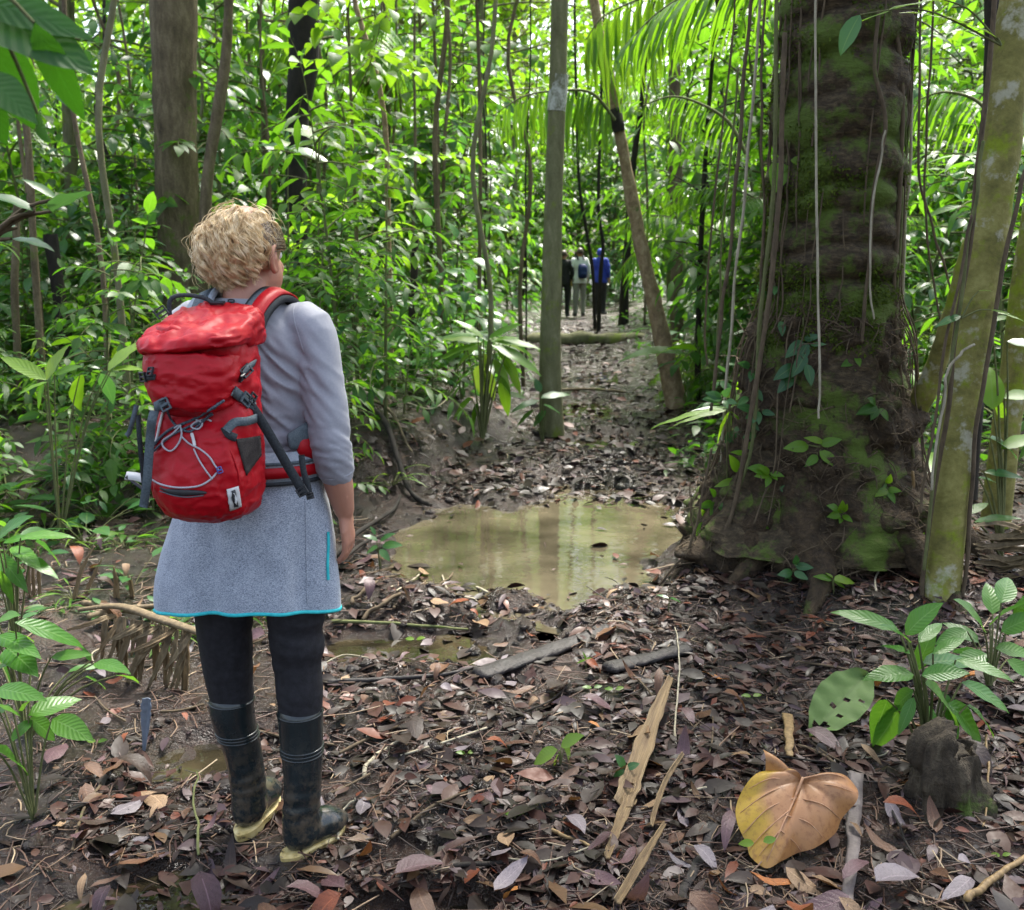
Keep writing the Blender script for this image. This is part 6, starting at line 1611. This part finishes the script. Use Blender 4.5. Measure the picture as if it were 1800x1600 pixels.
stick('thin crooked twig lying from the wet patch to the near boot', [(270, 1590), (310, 1566), (350, 1530), (372, 1550), (420, 1548)], .0035, VINE_PALE)
stick('branched pale root right of the near boot', [(640, 1372), (646, 1350), (676, 1322), (720, 1300)], .0075, VINE_PALE, 'root', .012, .004, cat='root')
stick('long grey twig right of the boots', [(600, 1330), (680, 1290), (760, 1272), (880, 1262)], .006, VINE_BROWN)
stick('pale twig sloping up from the near boot', [(596, 1480), (604, 1450), (626, 1440)], .004, VINE_PALE, ends=[0, .03, .05])
stick('grey forked branch in the litter in the middle', [(690, 1480), (760, 1425), (830, 1395)], .006, VINE_BROWN)
stick('straight brown twig in the litter at bottom centre', [(800, 1530), (900, 1522), (1010, 1508)], .007, BARK_DARK)
stick('orange brown stick in the litter left of the tan sheath', [(968, 1466), (1000, 1480), (1038, 1494)], .006, STRAW)
stick('thin upright bent stem beside the tan sheath', [(1186, 1310), (1190, 1240), (1192, 1180), (1186, 1120)], .0035, VINE_PALE, lift=.01, ends=[0, .02, .05, .03])
stick('thin curved stem in the litter above the big orange leaf', [(1210, 1300), (1250, 1260), (1240, 1340), (1180, 1332)], .003, VINE_BROWN)
stick('dark flat strip in the litter left of the big orange leaf', [(1255, 1455), (1235, 1510), (1205, 1560), (1200, 1600)], .018, DEADWOOD, flat=.3)
stick('long flat grey strip right of the big orange leaf', [(1506, 1370), (1500, 1440), (1496, 1520), (1490, 1600)], .022, bark('grey_strip', [(.3, (.07, .06, .055)), (.7, (.20, .165, .15))], (30, 30, 6), 0, rough=.55, bump=.4), flat=.2, lift=.02)
stick('short brown strip behind the big orange leaf', [(1384, 1270), (1386, 1310), (1388, 1345)], .018, STRAW, flat=.25, lift=.03)
stick('pale stick slanting at the bottom right corner', [(1700, 1600), (1750, 1560), (1810, 1520)], .010, STRAW, lift=.03)
stick('thin dark shoot curving down beside the stump', [(1560, 1400), (1580, 1460), (1620, 1540), (1640, 1610)], .004, BARK_DARK)
stick('yellowish grass stem lying below the stump', [(1730, 1330), (1735, 1400), (1728, 1460)], .004, STRAW, ends=[.06, .03, 0])
stick('brown branch lying across the trail near the palm foot', [(980, 690), (1040, 690), (1100, 700)], .02, BARK_BROWN, lift=.03)
q0 = 0
for k in range(40):
    y = 1.95 + 2.6 * rg.random() ** 1.4; x = (rg.random() * 2 - 1) * y * .5
    if in_pool(x, y, 1.1) or math.hypot(x - .79, y - 2.42) < .25 or math.hypot(x + .6, y - 2.3) < .2: continue
    a = rg.uniform(0, 6.28); L = rg.uniform(.12, .34); d = np.array([math.cos(a), math.sin(a)])
    pts = np.array([[x + d[0] * L * f, y + d[1] * L * f, hz(x + d[0] * L * f, y + d[1] * L * f) + .014] for f in (-.5, 0, .5)]); pts[1, :2] += rg.normal(0, .02, 2)
    b = pts[0].copy(); mb = MB(); mb.add(*tube(pts - b, rg.uniform(.002, .0045), 6, n=10)); m = min(MARKS, key=lambda q: (q[1] - x) ** 2 + (q[2] - y) ** 2)
    c, mat = (('pale', VINE_PALE), ('brown', VINE_BROWN), ('blackish', BARK_DARK))[k % 3]
    o = mb.obj('twig', mat, None, loc=tuple(b)); tag(o, f'thin {c} twig lying in the litter near {m[0]}', 'twig', 'twigs in the litter')

# --- palm sheaths and dead fronds
m_ = M_('fibrous_sheath'); uv_ = m_.n('ShaderNodeUVMap').outputs[0]
f1 = m_.noise(1, 5, uv_, .7, .3, (2.2, 34, 1)); f2 = m_.noise(1, 3, uv_, .6, 0, (5, 3, 1))
m_.col(m_.mix(m_.ramp(f2, [(.45, (0,) * 3), (.7, (.8,) * 3)]), m_.ramp(f1, [(.3, (.06, .035, .014)), (.5, (.20, .13, .055)), (.72, (.40, .30, .16))]), (.09, .05, .022))).set(Roughness=.6)
m_.bump(f1, .9, .004); FIBRE = m_.m
def strip(name, pxs, wpx, mat, label=None, cat=None, parent=None, lifts=None, Ys=None, fold=.9):
    pts = np.array([G(x, y, .02 + (lifts[i] if lifts else 0)) for i, (x, y) in enumerate(pxs)]) if Ys is None else np.array([P(x, y, Y) for (x, y), Y in zip(pxs, Ys)])
    w = np.array(wpx) * np.mean(pts[:, 1]) / 1700
    a = catmull(np.column_stack([pts, w]), 12 * len(pts)); a[:, 3] *= 1 + .16 * vnoise(np.stack([np.linspace(0, 16, len(a)), 0 * a[:, 3] + pxs[0][0], 0 * a[:, 3]], 1), 8); c = a[:, :3]; T = np.gradient(c, axis=0); T = unit(T)
    n = np.array([0, -.6, 1.]); s = unit(np.cross(T, n)); u = np.cross(s, T)
    cols = np.linspace(-.5, .5, 7)
    V = np.stack([c + s * (a[:, 3:4] * k) + u * (a[:, 3:4] * fold * (abs(k) * 2 - .5) * .35) + u * (.003 * np.sin(k * 40))for k in cols], 1)
    b = pts[0] if parent is None else np.array(parent.location)
    V = V - b + u[:, None] * (.002 * vnoise(V * 60, 3))[..., None]
    m, q = V.shape[:2]; i = np.arange(m - 1)[:, None] * q; j = np.arange(q - 1)[None]
    F = np.stack([i + j, i + j + 1, i + q + j + 1, i + q + j], -1).reshape(-1, 4)
    me = mesh_np(name, V.reshape(-1, 3), F, np.stack([np.repeat(np.linspace(0, 1, m), q), np.tile(np.linspace(0, 1, q), m)], 1)); o = obj(name, me, FIBRE if mat is STRAW else mat, parent, loc=tuple(b) if parent is None else None)
    sm = o.modifiers.new('t', 'SOLIDIFY'); sm.thickness = .003
    if label: tag(o, label, cat)
    return o
strip('palm_sheath', [(1178, 1232), (1150, 1300), (1112, 1392), (1094, 1432)], [10, 26, 36, 34], STRAW, 'long tan split palm sheath lying in the litter at the middle right', 'palm sheath', lifts=[.07, .06, .03, .01])
strip('palm_sheath', [(1108, 1425), (1090, 1460), (1066, 1520)], [26, 18, 10], STRAW, 'short yellow brown sheath piece below the long tan one', 'palm sheath', lifts=[.02, .01, 0])
strip('palm_sheath', [(1168, 1488), (1130, 1540), (1084, 1606)], [6, 14, 16], STRAW, 'narrow yellow sheath strip at the bottom edge of the view', 'palm sheath', lifts=[.05, .03, .01])
strip('palm_sheath', [(1200, 1362), (1170, 1400), (1150, 1450), (1146, 1470)], [5, 8, 8, 4], STRAW, 'slender pale strip right of the long tan sheath', 'palm sheath', lifts=[.05, .03, .02, .01])
for pxs, w, l in (([(130, 1056), (145, 1000), (166, 960)], [12, 12, 2], 'pale pointed splinter standing in the litter, taller of a pair'), ([(150, 1046), (166, 1010), (180, 980)], [12, 12, 3], 'pale split splinter leaning beside the taller one'), ([(205, 1052), (204, 1025), (199, 996)], [14, 10, 2], 'short pale pointed splinter left of the skirt'), ([(232, 1052), (230, 1032), (226, 1012)], [9, 8, 2], 'small pale splinter closest to the skirt hem')):
    Y = G(*pxs[0]).y; strip('splinter', pxs, w, STRAW, l, 'splinter', Ys=[Y, Y, Y])
for k, x in enumerate((52, 60, 70)):
    Y = G(60, 1052).y; strip('dry_stalk', [(x, 1052), (x - 2, 1010), (x - 3, 968)], [6, 7, 4], STRAW, ('yellow brown dry stalk at the left, left one of three', 'yellow brown dry stalk at the left, middle one of three', 'yellow brown dry stalk at the left, right one of three')[k], 'stalk', Ys=[Y, Y, Y])
Y = G(258, 1325).y
strip('dry_leaf', [(258, 1228), (257, 1260), (253, 1322)], [16, 16, 3], bark('bluish_grey_leaf', [(.3, (.10, .12, .16)), (.7, (.20, .23, .28))], (30, 30, 6), 0, rough=.5, bump=.2), 'narrow bluish grey pointed leaf standing left of the boots', 'leaf', Ys=[Y, Y, Y])
df = thing('dead_palm_frond', 'drooping dead palm frond with tan strips left of the leggings', 'palm frond', tuple(G(345, 1125)))
STR2 = bark('old_palm_strip', [(.3, (.055, .04, .022)), (.55, (.15, .11, .06)), (.8, (.34, .26, .15))], (50, 50, 4), 0, rough=.7, bump=.5, dist=.003)
mb = MB(); b_ = np.array(df.location)
q = np.array([P(140, 1072, 3.45), P(210, 1066, 3.4), (P(280, 1088, 3.3)), P(352, 1112, 3.2)]) - b_
mb.add(*tube(q, [.012, .018, .02, .016], 8, n=20, ry=[.008, .01, .012, .01])); mb.obj('rachis', STR2, df)
for k in range(34):
    f = rg.random(); x = 185 + 165 * f; y = 1078 + 36 * f; L = rg.uniform(60, 150); dx = rg.uniform(-50, 20)
    if k < 7: dx = rg.uniform(-90, -40); L = rg.uniform(10, 50)
    Y0 = 3.42 - .2 * f
    strip('strip', [(x, y), (x + dx * .4, y + L * .45), (x + dx, y + L)], [5, rg.uniform(5, 12), 2], STRAW if k % 5 == 0 else STR2, parent=df, Ys=[Y0, Y0 - .05, Y0 - .03], fold=.7)
for pxs, l in (([(150, 1080), (240, 1096), (330, 1110)], 'grey weathered frond stem lying above the drooping strips'), ([(160, 1104), (230, 1090), (300, 1084)], 'brown frond stem crossing the weathered one')):
    stick(l, pxs, .015, STR2, 'frond_stem', .05, .01, 8, 'frond stem')
rd = thing('dead_palm_frond', 'heap of thick brown dead frond strips at the right edge', 'palm frond', tuple(G(1760, 1040)))
for k in range(16):
    y = 925 + 8 * k; Y0 = 4.15 - .012 * k
    strip('strip', [(1712 + 4 * (k % 4), y), (1760, y + rg.uniform(-10, 14)), (1830, y + rg.uniform(-20, 40))], [6, rg.uniform(12, 20), 14], STR2, parent=rd, Ys=[Y0, Y0 + .05, Y0 - .05], fold=.9)

# --- the big curled orange leaf
bl = thing('fallen_leaf', 'very large curled heart-shaped leaf, orange tan with yellow edges, lying at the lower right', 'leaf', tuple(G(1395, 1450)), group=None)
m_ = M_('orange_tan_leaf'); uv = m_.n('ShaderNodeUVMap').outputs[0]; sp = m_.n('ShaderNodeSeparateXYZ'); m_.l(uv, sp.inputs[0])
n1 = m_.noise(7, 4); n2 = m_.noise(55, 4, None, .7)
c = m_.mix(n1, (.34, .15, .055), (.42, .235, .115))
ye = m_.math('MULTIPLY', m_.math('GREATER_THAN', m_.math('ADD', sp.outputs[0], m_.math('MULTIPLY', n1, .35)), .98), .95)
c = m_.mix(m_.ramp(m_.math('ADD', sp.outputs[0], m_.math('MULTIPLY', n1, .5)), [(.80, (0,) * 3), (1.05, (1,) * 3)]), c, m_.mix(m_.ramp(sp.outputs[1], [(.31, (1,) * 3), (.46, (0,) * 3)]), (.36, .17, .06), (.46, .29, .03)))
c = m_.mix(m_.ramp(n2, [(.50, (0,) * 3), (.70, (.65,) * 3)]), c, (.17, .06, .02))
m_.col(c).set(Roughness=.38, Specular_IOR_Level=.5); m_.bump(n2, .2, .002)
t_ = m_.n('ShaderNodeBsdfTranslucent'); m_.l(c, t_.inputs[0]); mx = m_.n('ShaderNodeMixShader'); mx.inputs[0].default_value = .22
m_.l(m_.b.outputs[0], mx.inputs[1]); m_.l(t_.outputs[0], mx.inputs[2]); m_.l(mx.outputs[0], m_.out.inputs[0])
outl = [(1402, 1366), (1384, 1352), (1358, 1352), (1328, 1362), (1306, 1386), (1296, 1416), (1300, 1450), (1314, 1480), (1322, 1506), (1346, 1528), (1376, 1512), (1402, 1496), (1436, 1486), (1472, 1458), (1484, 1432), (1506, 1408), (1506, 1384), (1488, 1364), (1462, 1360), (1434, 1366), (1416, 1372), (1408, 1376)]
LY = G(1346, 1528).y - .03; pb_ = np.array(bl.location)
def on_leaf(x, y):                       # the blade leans back: its top edge is farther off and higher
    return np.array(P(x, y, LY + (1528 - y) * .0012))
O = np.array([on_leaf(*q) for q in outl]); no_ = len(outl)
Of = catmull(np.vstack([O, O[:1]]), 120)[:-1]
c0 = on_leaf(1409, 1372); nr = 18
nrm = unit(np.cross(on_leaf(1300, 1420) - c0, on_leaf(1346, 1528) - c0)); nrm = nrm if nrm[1] < 0 else -nrm
Vl, UVl = [], []
for i in range(nr + 1):
    r_ = i / nr
    for j in range(len(Of)):
        th_ = j / len(Of); p = c0 + (Of[j] - c0) * r_
        vein = abs(math.sin(th_ * PI * 8 + .9 * math.sin(th_ * 9))); bul = .024 * math.sin(r_ * PI * .9) * (.7 + .3 * vein ** .7) - .018 * r_ ** 3
        rim = (.014 * math.sin(th_ * 19) + .008 * math.sin(th_ * 47 + 1)) * r_ ** 3
        mid = -.012 * math.exp(-((th_ - .42) / .02) ** 2) * (1 - r_ * .5)
        Vl.append(p + nrm * (bul + rim + mid) - pb_); UVl.append((r_, th_))
n = len(Of); i = np.arange(nr)[:, None] * n; j = np.arange(n)[None]; j2 = (j + 1) % n
F = np.stack([i + j, i + j2, i + n + j2, i + n + j], -1).reshape(-1, 4)
obj('blade', mesh_np('blade', Vl, F, UVl), m_.m, bl)
A_, B_, C_ = [on_leaf(*q) - pb_ for q in ((1346, 1356), (1402, 1368), (1340, 1321))]
Vc = []
for k in range(9):                       # the left lobe stands up, folded to a point
    f = k / 8; w_ = 1 - f
    for j in range(6):
        g = j / 5; p = (A_ * (1 - g) + B_ * g) * w_ + (C_ + nrm * .015) * f
        Vc.append(p + nrm * (.016 * math.sin(PI * g) * w_ + .020 * math.sin(PI * f) - .004))
F = [[6 * a + b, 6 * a + b + 1, 6 * a + b + 7, 6 * a + b + 6] for a in range(8) for b in range(5)]
me = mesh_np('curled_lobe', Vc, F, [(.72, .45)] * len(Vc)); obj('curled_lobe', me, m_.m, bl)
VM = cloth('leaf_vein', (.30, .15, .075), (.40, .23, .13), 60, .5)
def blade_at(x, y):                      # the point of the blade nearest to this one
    q = on_leaf(x, y) - pb_; Va = np.array(Vl); d = Va - q; d = d - np.outer(d @ nrm, nrm); return Va[int(np.argmin((d ** 2).sum(1)))] + nrm * .0028
MID = [(1408, 1374), (1392, 1412), (1376, 1450), (1362, 1486), (1348, 1522)]
for q, r0 in [(MID, .0042)] + [([(1407, 1376), (1356, 1376), (1316, 1384)], .0026), ([(1407, 1377), (1350, 1396), (1302, 1424)], .0028), ([(1410, 1374), (1452, 1368), (1486, 1370)], .0026), ([(1410, 1376), (1458, 1388), (1500, 1396)], .0028), ([(1396, 1402), (1346, 1430), (1306, 1462)], .0024), ([(1394, 1406), (1440, 1420), (1480, 1436)], .0024),
                ([(1382, 1434), (1346, 1462), (1318, 1490)], .0022), ([(1380, 1438), (1416, 1450), (1450, 1472)], .0022), ([(1370, 1464), (1350, 1488), (1330, 1508)], .0018), ([(1368, 1468), (1392, 1478), (1410, 1490)], .0018)]:
    p = catmull([blade_at(*k) for k in q], 14); mb = MB(); mb.add(*tube(p, np.linspace(r0, .0006, 14), 6)); mb.obj('vein', VM, bl)
for x0, y0, x1, y1 in ((1338, 1488, 1362, 1482), (1322, 1490, 1296, 1492)):
    t = thing('leaflet', 'tiny fresh green leaflet fallen on the big orange leaf' if x0 == 1338 else 'tiny fresh green leaflet at the left edge of the big orange leaf', 'leaf', tuple(on_leaf(x0, y0) + nrm * .03))
    leaf_part(t, on_leaf(x0, y0) + nrm * .03, on_leaf(x1, y1) + nrm * .03, 'oval', L_BRIGHT, up=nrm)
# --- green leaf eaten into holes
m_g = leafmat('eaten_leaf', (.10, .17, .05), (.115, .19, .055), (.13, .205, .06), (.3, .4, .1), .2, .6, spec=.2, veins=6, vein=(.08, .13, .04))
a, b = np.array(G(1516, 1236, .10)), np.array(G(1424, 1306, .03))
v, f, uv = leaf_arr(1, .42, 40, .10, .2, .85)
M4 = 9; t = np.linspace(0, 1, 41); Vg, UVg = [], []
for k in range(41):
    wk = .21 * math.sin(PI * t[k] ** .85) ** .7
    for s in np.linspace(-1, 1, M4): Vg.append((t[k], wk * s, .06 * abs(s) - .05 * t[k] ** 2 + .015 * math.sin(t[k] * 30) * abs(s))); UVg.append((t[k], s))
Vg = np.array(Vg); F = []
for k in range(40):
    for s in range(M4 - 1):
        cx, cy = (k + .5) / 40, (s + .5) / (M4 - 1) * 2 - 1
        if any((cx - hx) ** 2 + ((cy - hy) * .2) ** 2 < hr_ ** 2 for hx, hy, hr_ in ((.80, .2, .05), (.86, -.25, .04), (.62, .35, .028), (.55, -.2, .022), (.48, .5, .025), (.40, .1, .018), (.70, -.5, .02), (.33, .55, .02))): continue
        F.append([k * M4 + s, k * M4 + s + 1, (k + 1) * M4 + s + 1, (k + 1) * M4 + s])
me = mesh_np('eaten_leaf', Vg, F, UVg)
o = obj('fallen_leaf', me, m_g, None, tuple(a), orient(b - a, (0, -.6, 1)), float(np.linalg.norm(b - a))); tag(o, 'pale green fallen leaf full of insect holes left of the bright plant', 'leaf')

# --- mossy log on the trail
for k, (x, y, L, r, a, lb) in enumerate(((1.35, 17.2, 2.0, .13, .10, 'mossy log lying across the trail in front of the far walkers'),)):
    d = np.array([math.cos(a), math.sin(a), 0]); b = np.array([x, y, hz(x, y) + r * .3])
    V, F, uv = tube([-d * L / 2, d * 0, d * L / 2], [r, r * 1.1, r * .9], 14, n=24); V = V + fbm(V * 5, 3, 30 + k)[:, None] * r * .25
    mb = MB(); mb.add(V, F, uv); o = mb.obj('log', BARK_GREEN if k == 0 else BARK_BROWN, None, loc=tuple(b)); tag(o, lb, 'log')
# ================================================================== three walkers far down the trail
def walker(label, px, Y, H, yaw, top, legs, hairm, hat=None, pack=None, arm_out=0):
    b = P(px, 552, Y); b.z = hz(b.x, b.y)
    t = thing('person', label, 'person', tuple(b), (0, 0, yaw), scale=H / 1.64)
    mb = MB(); torso(mb, -.004)
    mb.add(*tube([(0, -.012, 1.38), (0, -.008, 1.43), (0, .004, 1.47), (0, .012, 1.51)], [.062, .053, .05, .052], 12)[:2]); head(mb, HEADC)
    A = {s: [(.152 * s, 0, 1.352), (.20 * s, -.02, 1.20), (.215 * s, -.01, 1.07), (.205 * s, .05, .96), (.20 * s, .10, .88)] for s in (-1, 1)}
    Lg = {s: [(.085 * s, 0, .90), (.092 * s, .02 * s, .70), (.094 * s, .03 * s, .50), (.095 * s, .02 * s, .30), (.095 * s, .0, .09)] for s in (-1, 1)}
    for s in (-1, 1):
        mb.add(*tube(A[s], [.044, .038, .034, .03, .024], 10, n=12)[:2]); mb.add(*tube(Lg[s], [.085, .066, .05, .046, .036], 12, n=12)[:2])
        mb.add(*tube([(.095 * s, -.03, .04), (.1 * s, .06, .04), (.108 * s, .17, .03)], [.03, .036, .024], 8, [.03, .03, .02])[:2]); hand(mb, A[s][-1], (.05 * s, .3, -1), -s, .5)
    obj('body', remesh(mb, .009, 2, .6), SKIN, t)
    mb = MB(); torso(mb, .012); mb.add(*rings([(0, 0, .80, .182, .138), (0, 0, .88, .180, .136), (0, 0, .96, .172, .128)], 20, 6)[:2])
    for s in (-1, 1): mb.add(*tube(A[s][:4], [.062, .056, .05, .046], 12, n=10)[:2])
    me = remesh(mb, .009, 2); co, no = get_co(me), get_no(me); set_co(me, co + no * (fbm(co * 9, 3, 3) * .006)[:, None]); obj('shirt', me, top, t)
    mb = MB(); mb.add(*rings([(0, 0, .86, .165, .125), (0, 0, .97, .165, .12)], 20, 6)[:2])
    for s in (-1, 1): mb.add(*tube(Lg[s], [.10, .082, .068, .06, .056], 14, n=12)[:2])
    me = remesh(mb, .01, 2); obj('trousers', me, legs, t)
    for s in (-1, 1):
        mb = MB(); mb.add(*tube([(.095 * s, -.045, .05), (.098 * s, .04, .055), (.106 * s, .14, .045), (.11 * s, .19, .035)], [.036, .042, .045, .028], 10, [.05, .055, .042, .03], n=10)[:2]); mb.obj('shoe', INK, t)
    if hat is None:
        mb = MB(); mb.add(*rings([(0, -.006, 1.545 + .10 * math.sin(a), .084 * math.cos(a) + 1e-3, .10 * math.cos(a) + 1e-3) for a in np.linspace(-.4, 1.5, 12)], 18)[:2]); mb.obj('hair', hairm, t)
    else:
        mb = MB(); mb.add(*rings([(0, -.004, 1.54 + .105 * math.sin(a), .092 * math.cos(a) + 1e-3, .108 * math.cos(a) + 1e-3) for a in np.linspace(-.75, 1.5, 14)], 18)[:2]); mb.obj('hood', hat, t)
    if pack is not None:
        b2 = Matrix.LocRotScale(Vector(b), Euler((0, 0, yaw)), Vector((H / 1.64,) * 3)) @ Vector((0, 0, 0))
        p = thing('backpack', pack[1], 'backpack', tuple(b), (0, 0, yaw), scale=H / 1.64)
        mb = MB(); mb.add(*rings([(.03, -.19, .92, .07, .06), (.03, -.20, .96, .105, .085), (.03, -.20, 1.08, .112, .09), (.03, -.19, 1.19, .105, .08), (.03, -.17, 1.26, .07, .05)], 24, 16, 3)[:2]); mb.obj('bag', pack[0], p)
        mb = MB(); mb.add(*rings([(.03, -.26, .96, .07, .03), (.03, -.27, 1.01, .08, .045), (.03, -.26, 1.08, .07, .03)], 20, 10, 3)[:2]); mb.obj('front_pocket', pack[0], p)
        for s in (-1, 1):
            q = [(.07 * s, -.13, 1.36), (.08 * s, -.05, 1.44), (.09 * s, .04, 1.43), (.10 * s, .12, 1.30)]
            mb = MB(); mb.add(*ribbon(catmull(q, 12), [np.array([.1 * s, .2, 1.])] * 12, .05, .012)); mb.obj('shoulder_strap', DKWEB, p)
    return t
WHITE = cloth('white_shirt', (.78, .78, .80), (.84, .84, .86), 60, .8)
DARKC = cloth('black_jacket', (.012, .012, .014), (.03, .03, .032), 40, .8)
BLUEC = cloth('blue_jacket', (.02, .035, .30), (.025, .055, .42), 40, .6)
NAVY = cloth('navy_pack', (.006, .016, .085), (.012, .03, .14), 60, .6)
GREYT = cloth('grey_trousers', (.20, .19, .18), (.34, .33, .31), 40, .8)
FH = M_('brown_hair').col((.06, .035, .025)).set(Roughness=.5).m
walker('far walker in white shirt and grey trousers on the trail', 1018, 23.2, 1.60, R(8), WHITE, GREYT, FH, None, (NAVY, 'navy blue backpack on the white-shirted far walker'))
walker('far walker in black clothes beside the slender palm trunk', 990, 23.2, 1.56, R(-12), DARKC, DARKC, FH)
walker('far walker in bright blue hooded jacket behind black stems', 1054, 24.4, 1.62, R(-25), BLUEC, DARKC, FH, BLUEC)

# ================================================================== labels that single out each repeat
from bpy_extras.object_utils import world_to_camera_view
WHERE = [('behind the woman', 430, 600), ('behind the stout trunk', 310, 250), ('toward the left edge', 60, 400), ('far left by the bare stems', 60, 560), ('left of the pale flap', 170, 800), ('at the left above the splinters', 60, 860), ('left of the hanging strap', 200, 700), ('beyond the lime green leaves', 120, 600), ('above the grey sleeve', 640, 450), ('by the mud bank', 700, 700), ('near the yellow dying leaves', 850, 640),
         ('left of the straight palm', 920, 350), ('by the far walkers', 1030, 450), ('along the trail edge', 1080, 600), ('around the tan leaning trunk', 1130, 300), ('left of the mossy trunk', 1260, 450), ('right of the mossy trunk', 1630, 300), ('toward the right edge', 1760, 450), ('above the woman', 520, 120), ('under the bright fronds', 780, 200)]
NTH = ['first one back', 'second one back', 'third one back', 'fourth one back', 'fifth one back', 'sixth one back', 'seventh one back', 'eighth one back', 'ninth one back', 'tenth one back', 'eleventh one back', 'twelfth one back', 'thirteenth one back', 'fourteenth one back', 'fifteenth one back', 'sixteenth one back', 'seventeenth one back', 'eighteenth one back', 'nineteenth one back', 'twentieth one back'] + [f'{q} one back' for q in ('twenty-first', 'twenty-second', 'twenty-third', 'twenty-fourth', 'twenty-fifth', 'twenty-sixth')]
bpy.context.view_layer.update()
by = defaultdict(list)
for o in [q for q in S.objects if q.parent is None and q.get('label') and q.get('category') in ('shrub', 'plant', 'fern', 'palm', 'tree', 'seedling', 'vine', 'root', 'twig')]:
    by[o['label']].append(o)
for lab, L in by.items():
    if len(L) < 2: continue
    sub = defaultdict(list)
    for o in L:
        if L[0]['category'] in ('twig', 'root'): sub[''].append(o); continue
        c = o.matrix_world.translation; r_ = ray(900, 800)
        v = world_to_camera_view(S, cam, c + Vector((0, 0, {'tree': 2.5, 'shrub': .6, 'palm': .8}.get(o['category'], .1))))
        px, py = v.x * 1800, (1 - v.y) * 1600
        m = min(WHERE, key=lambda q: (q[1] - px) ** 2 + .5 * (q[2] - py) ** 2); sub[m[0]].append(o)
    base = lab.replace(' in the dense understorey beyond the puddle', '').replace(' in the dense understorey', '').replace(' in the forest behind', '').replace(' on the shady forest floor', '').replace(' in the understorey', '').replace(' on the forest floor', '').replace(' lying in the litter', '').replace(' matted over the mud', '')
    for w_, Q in sub.items():
        Q.sort(key=lambda o: (o.matrix_world.translation - CAMP).length)
        for i, o in enumerate(Q):
            o['label'] = base + (' ' + w_ if w_ else '') + (', ' + NTH[min(i, 25)] if len(Q) > 1 else '')
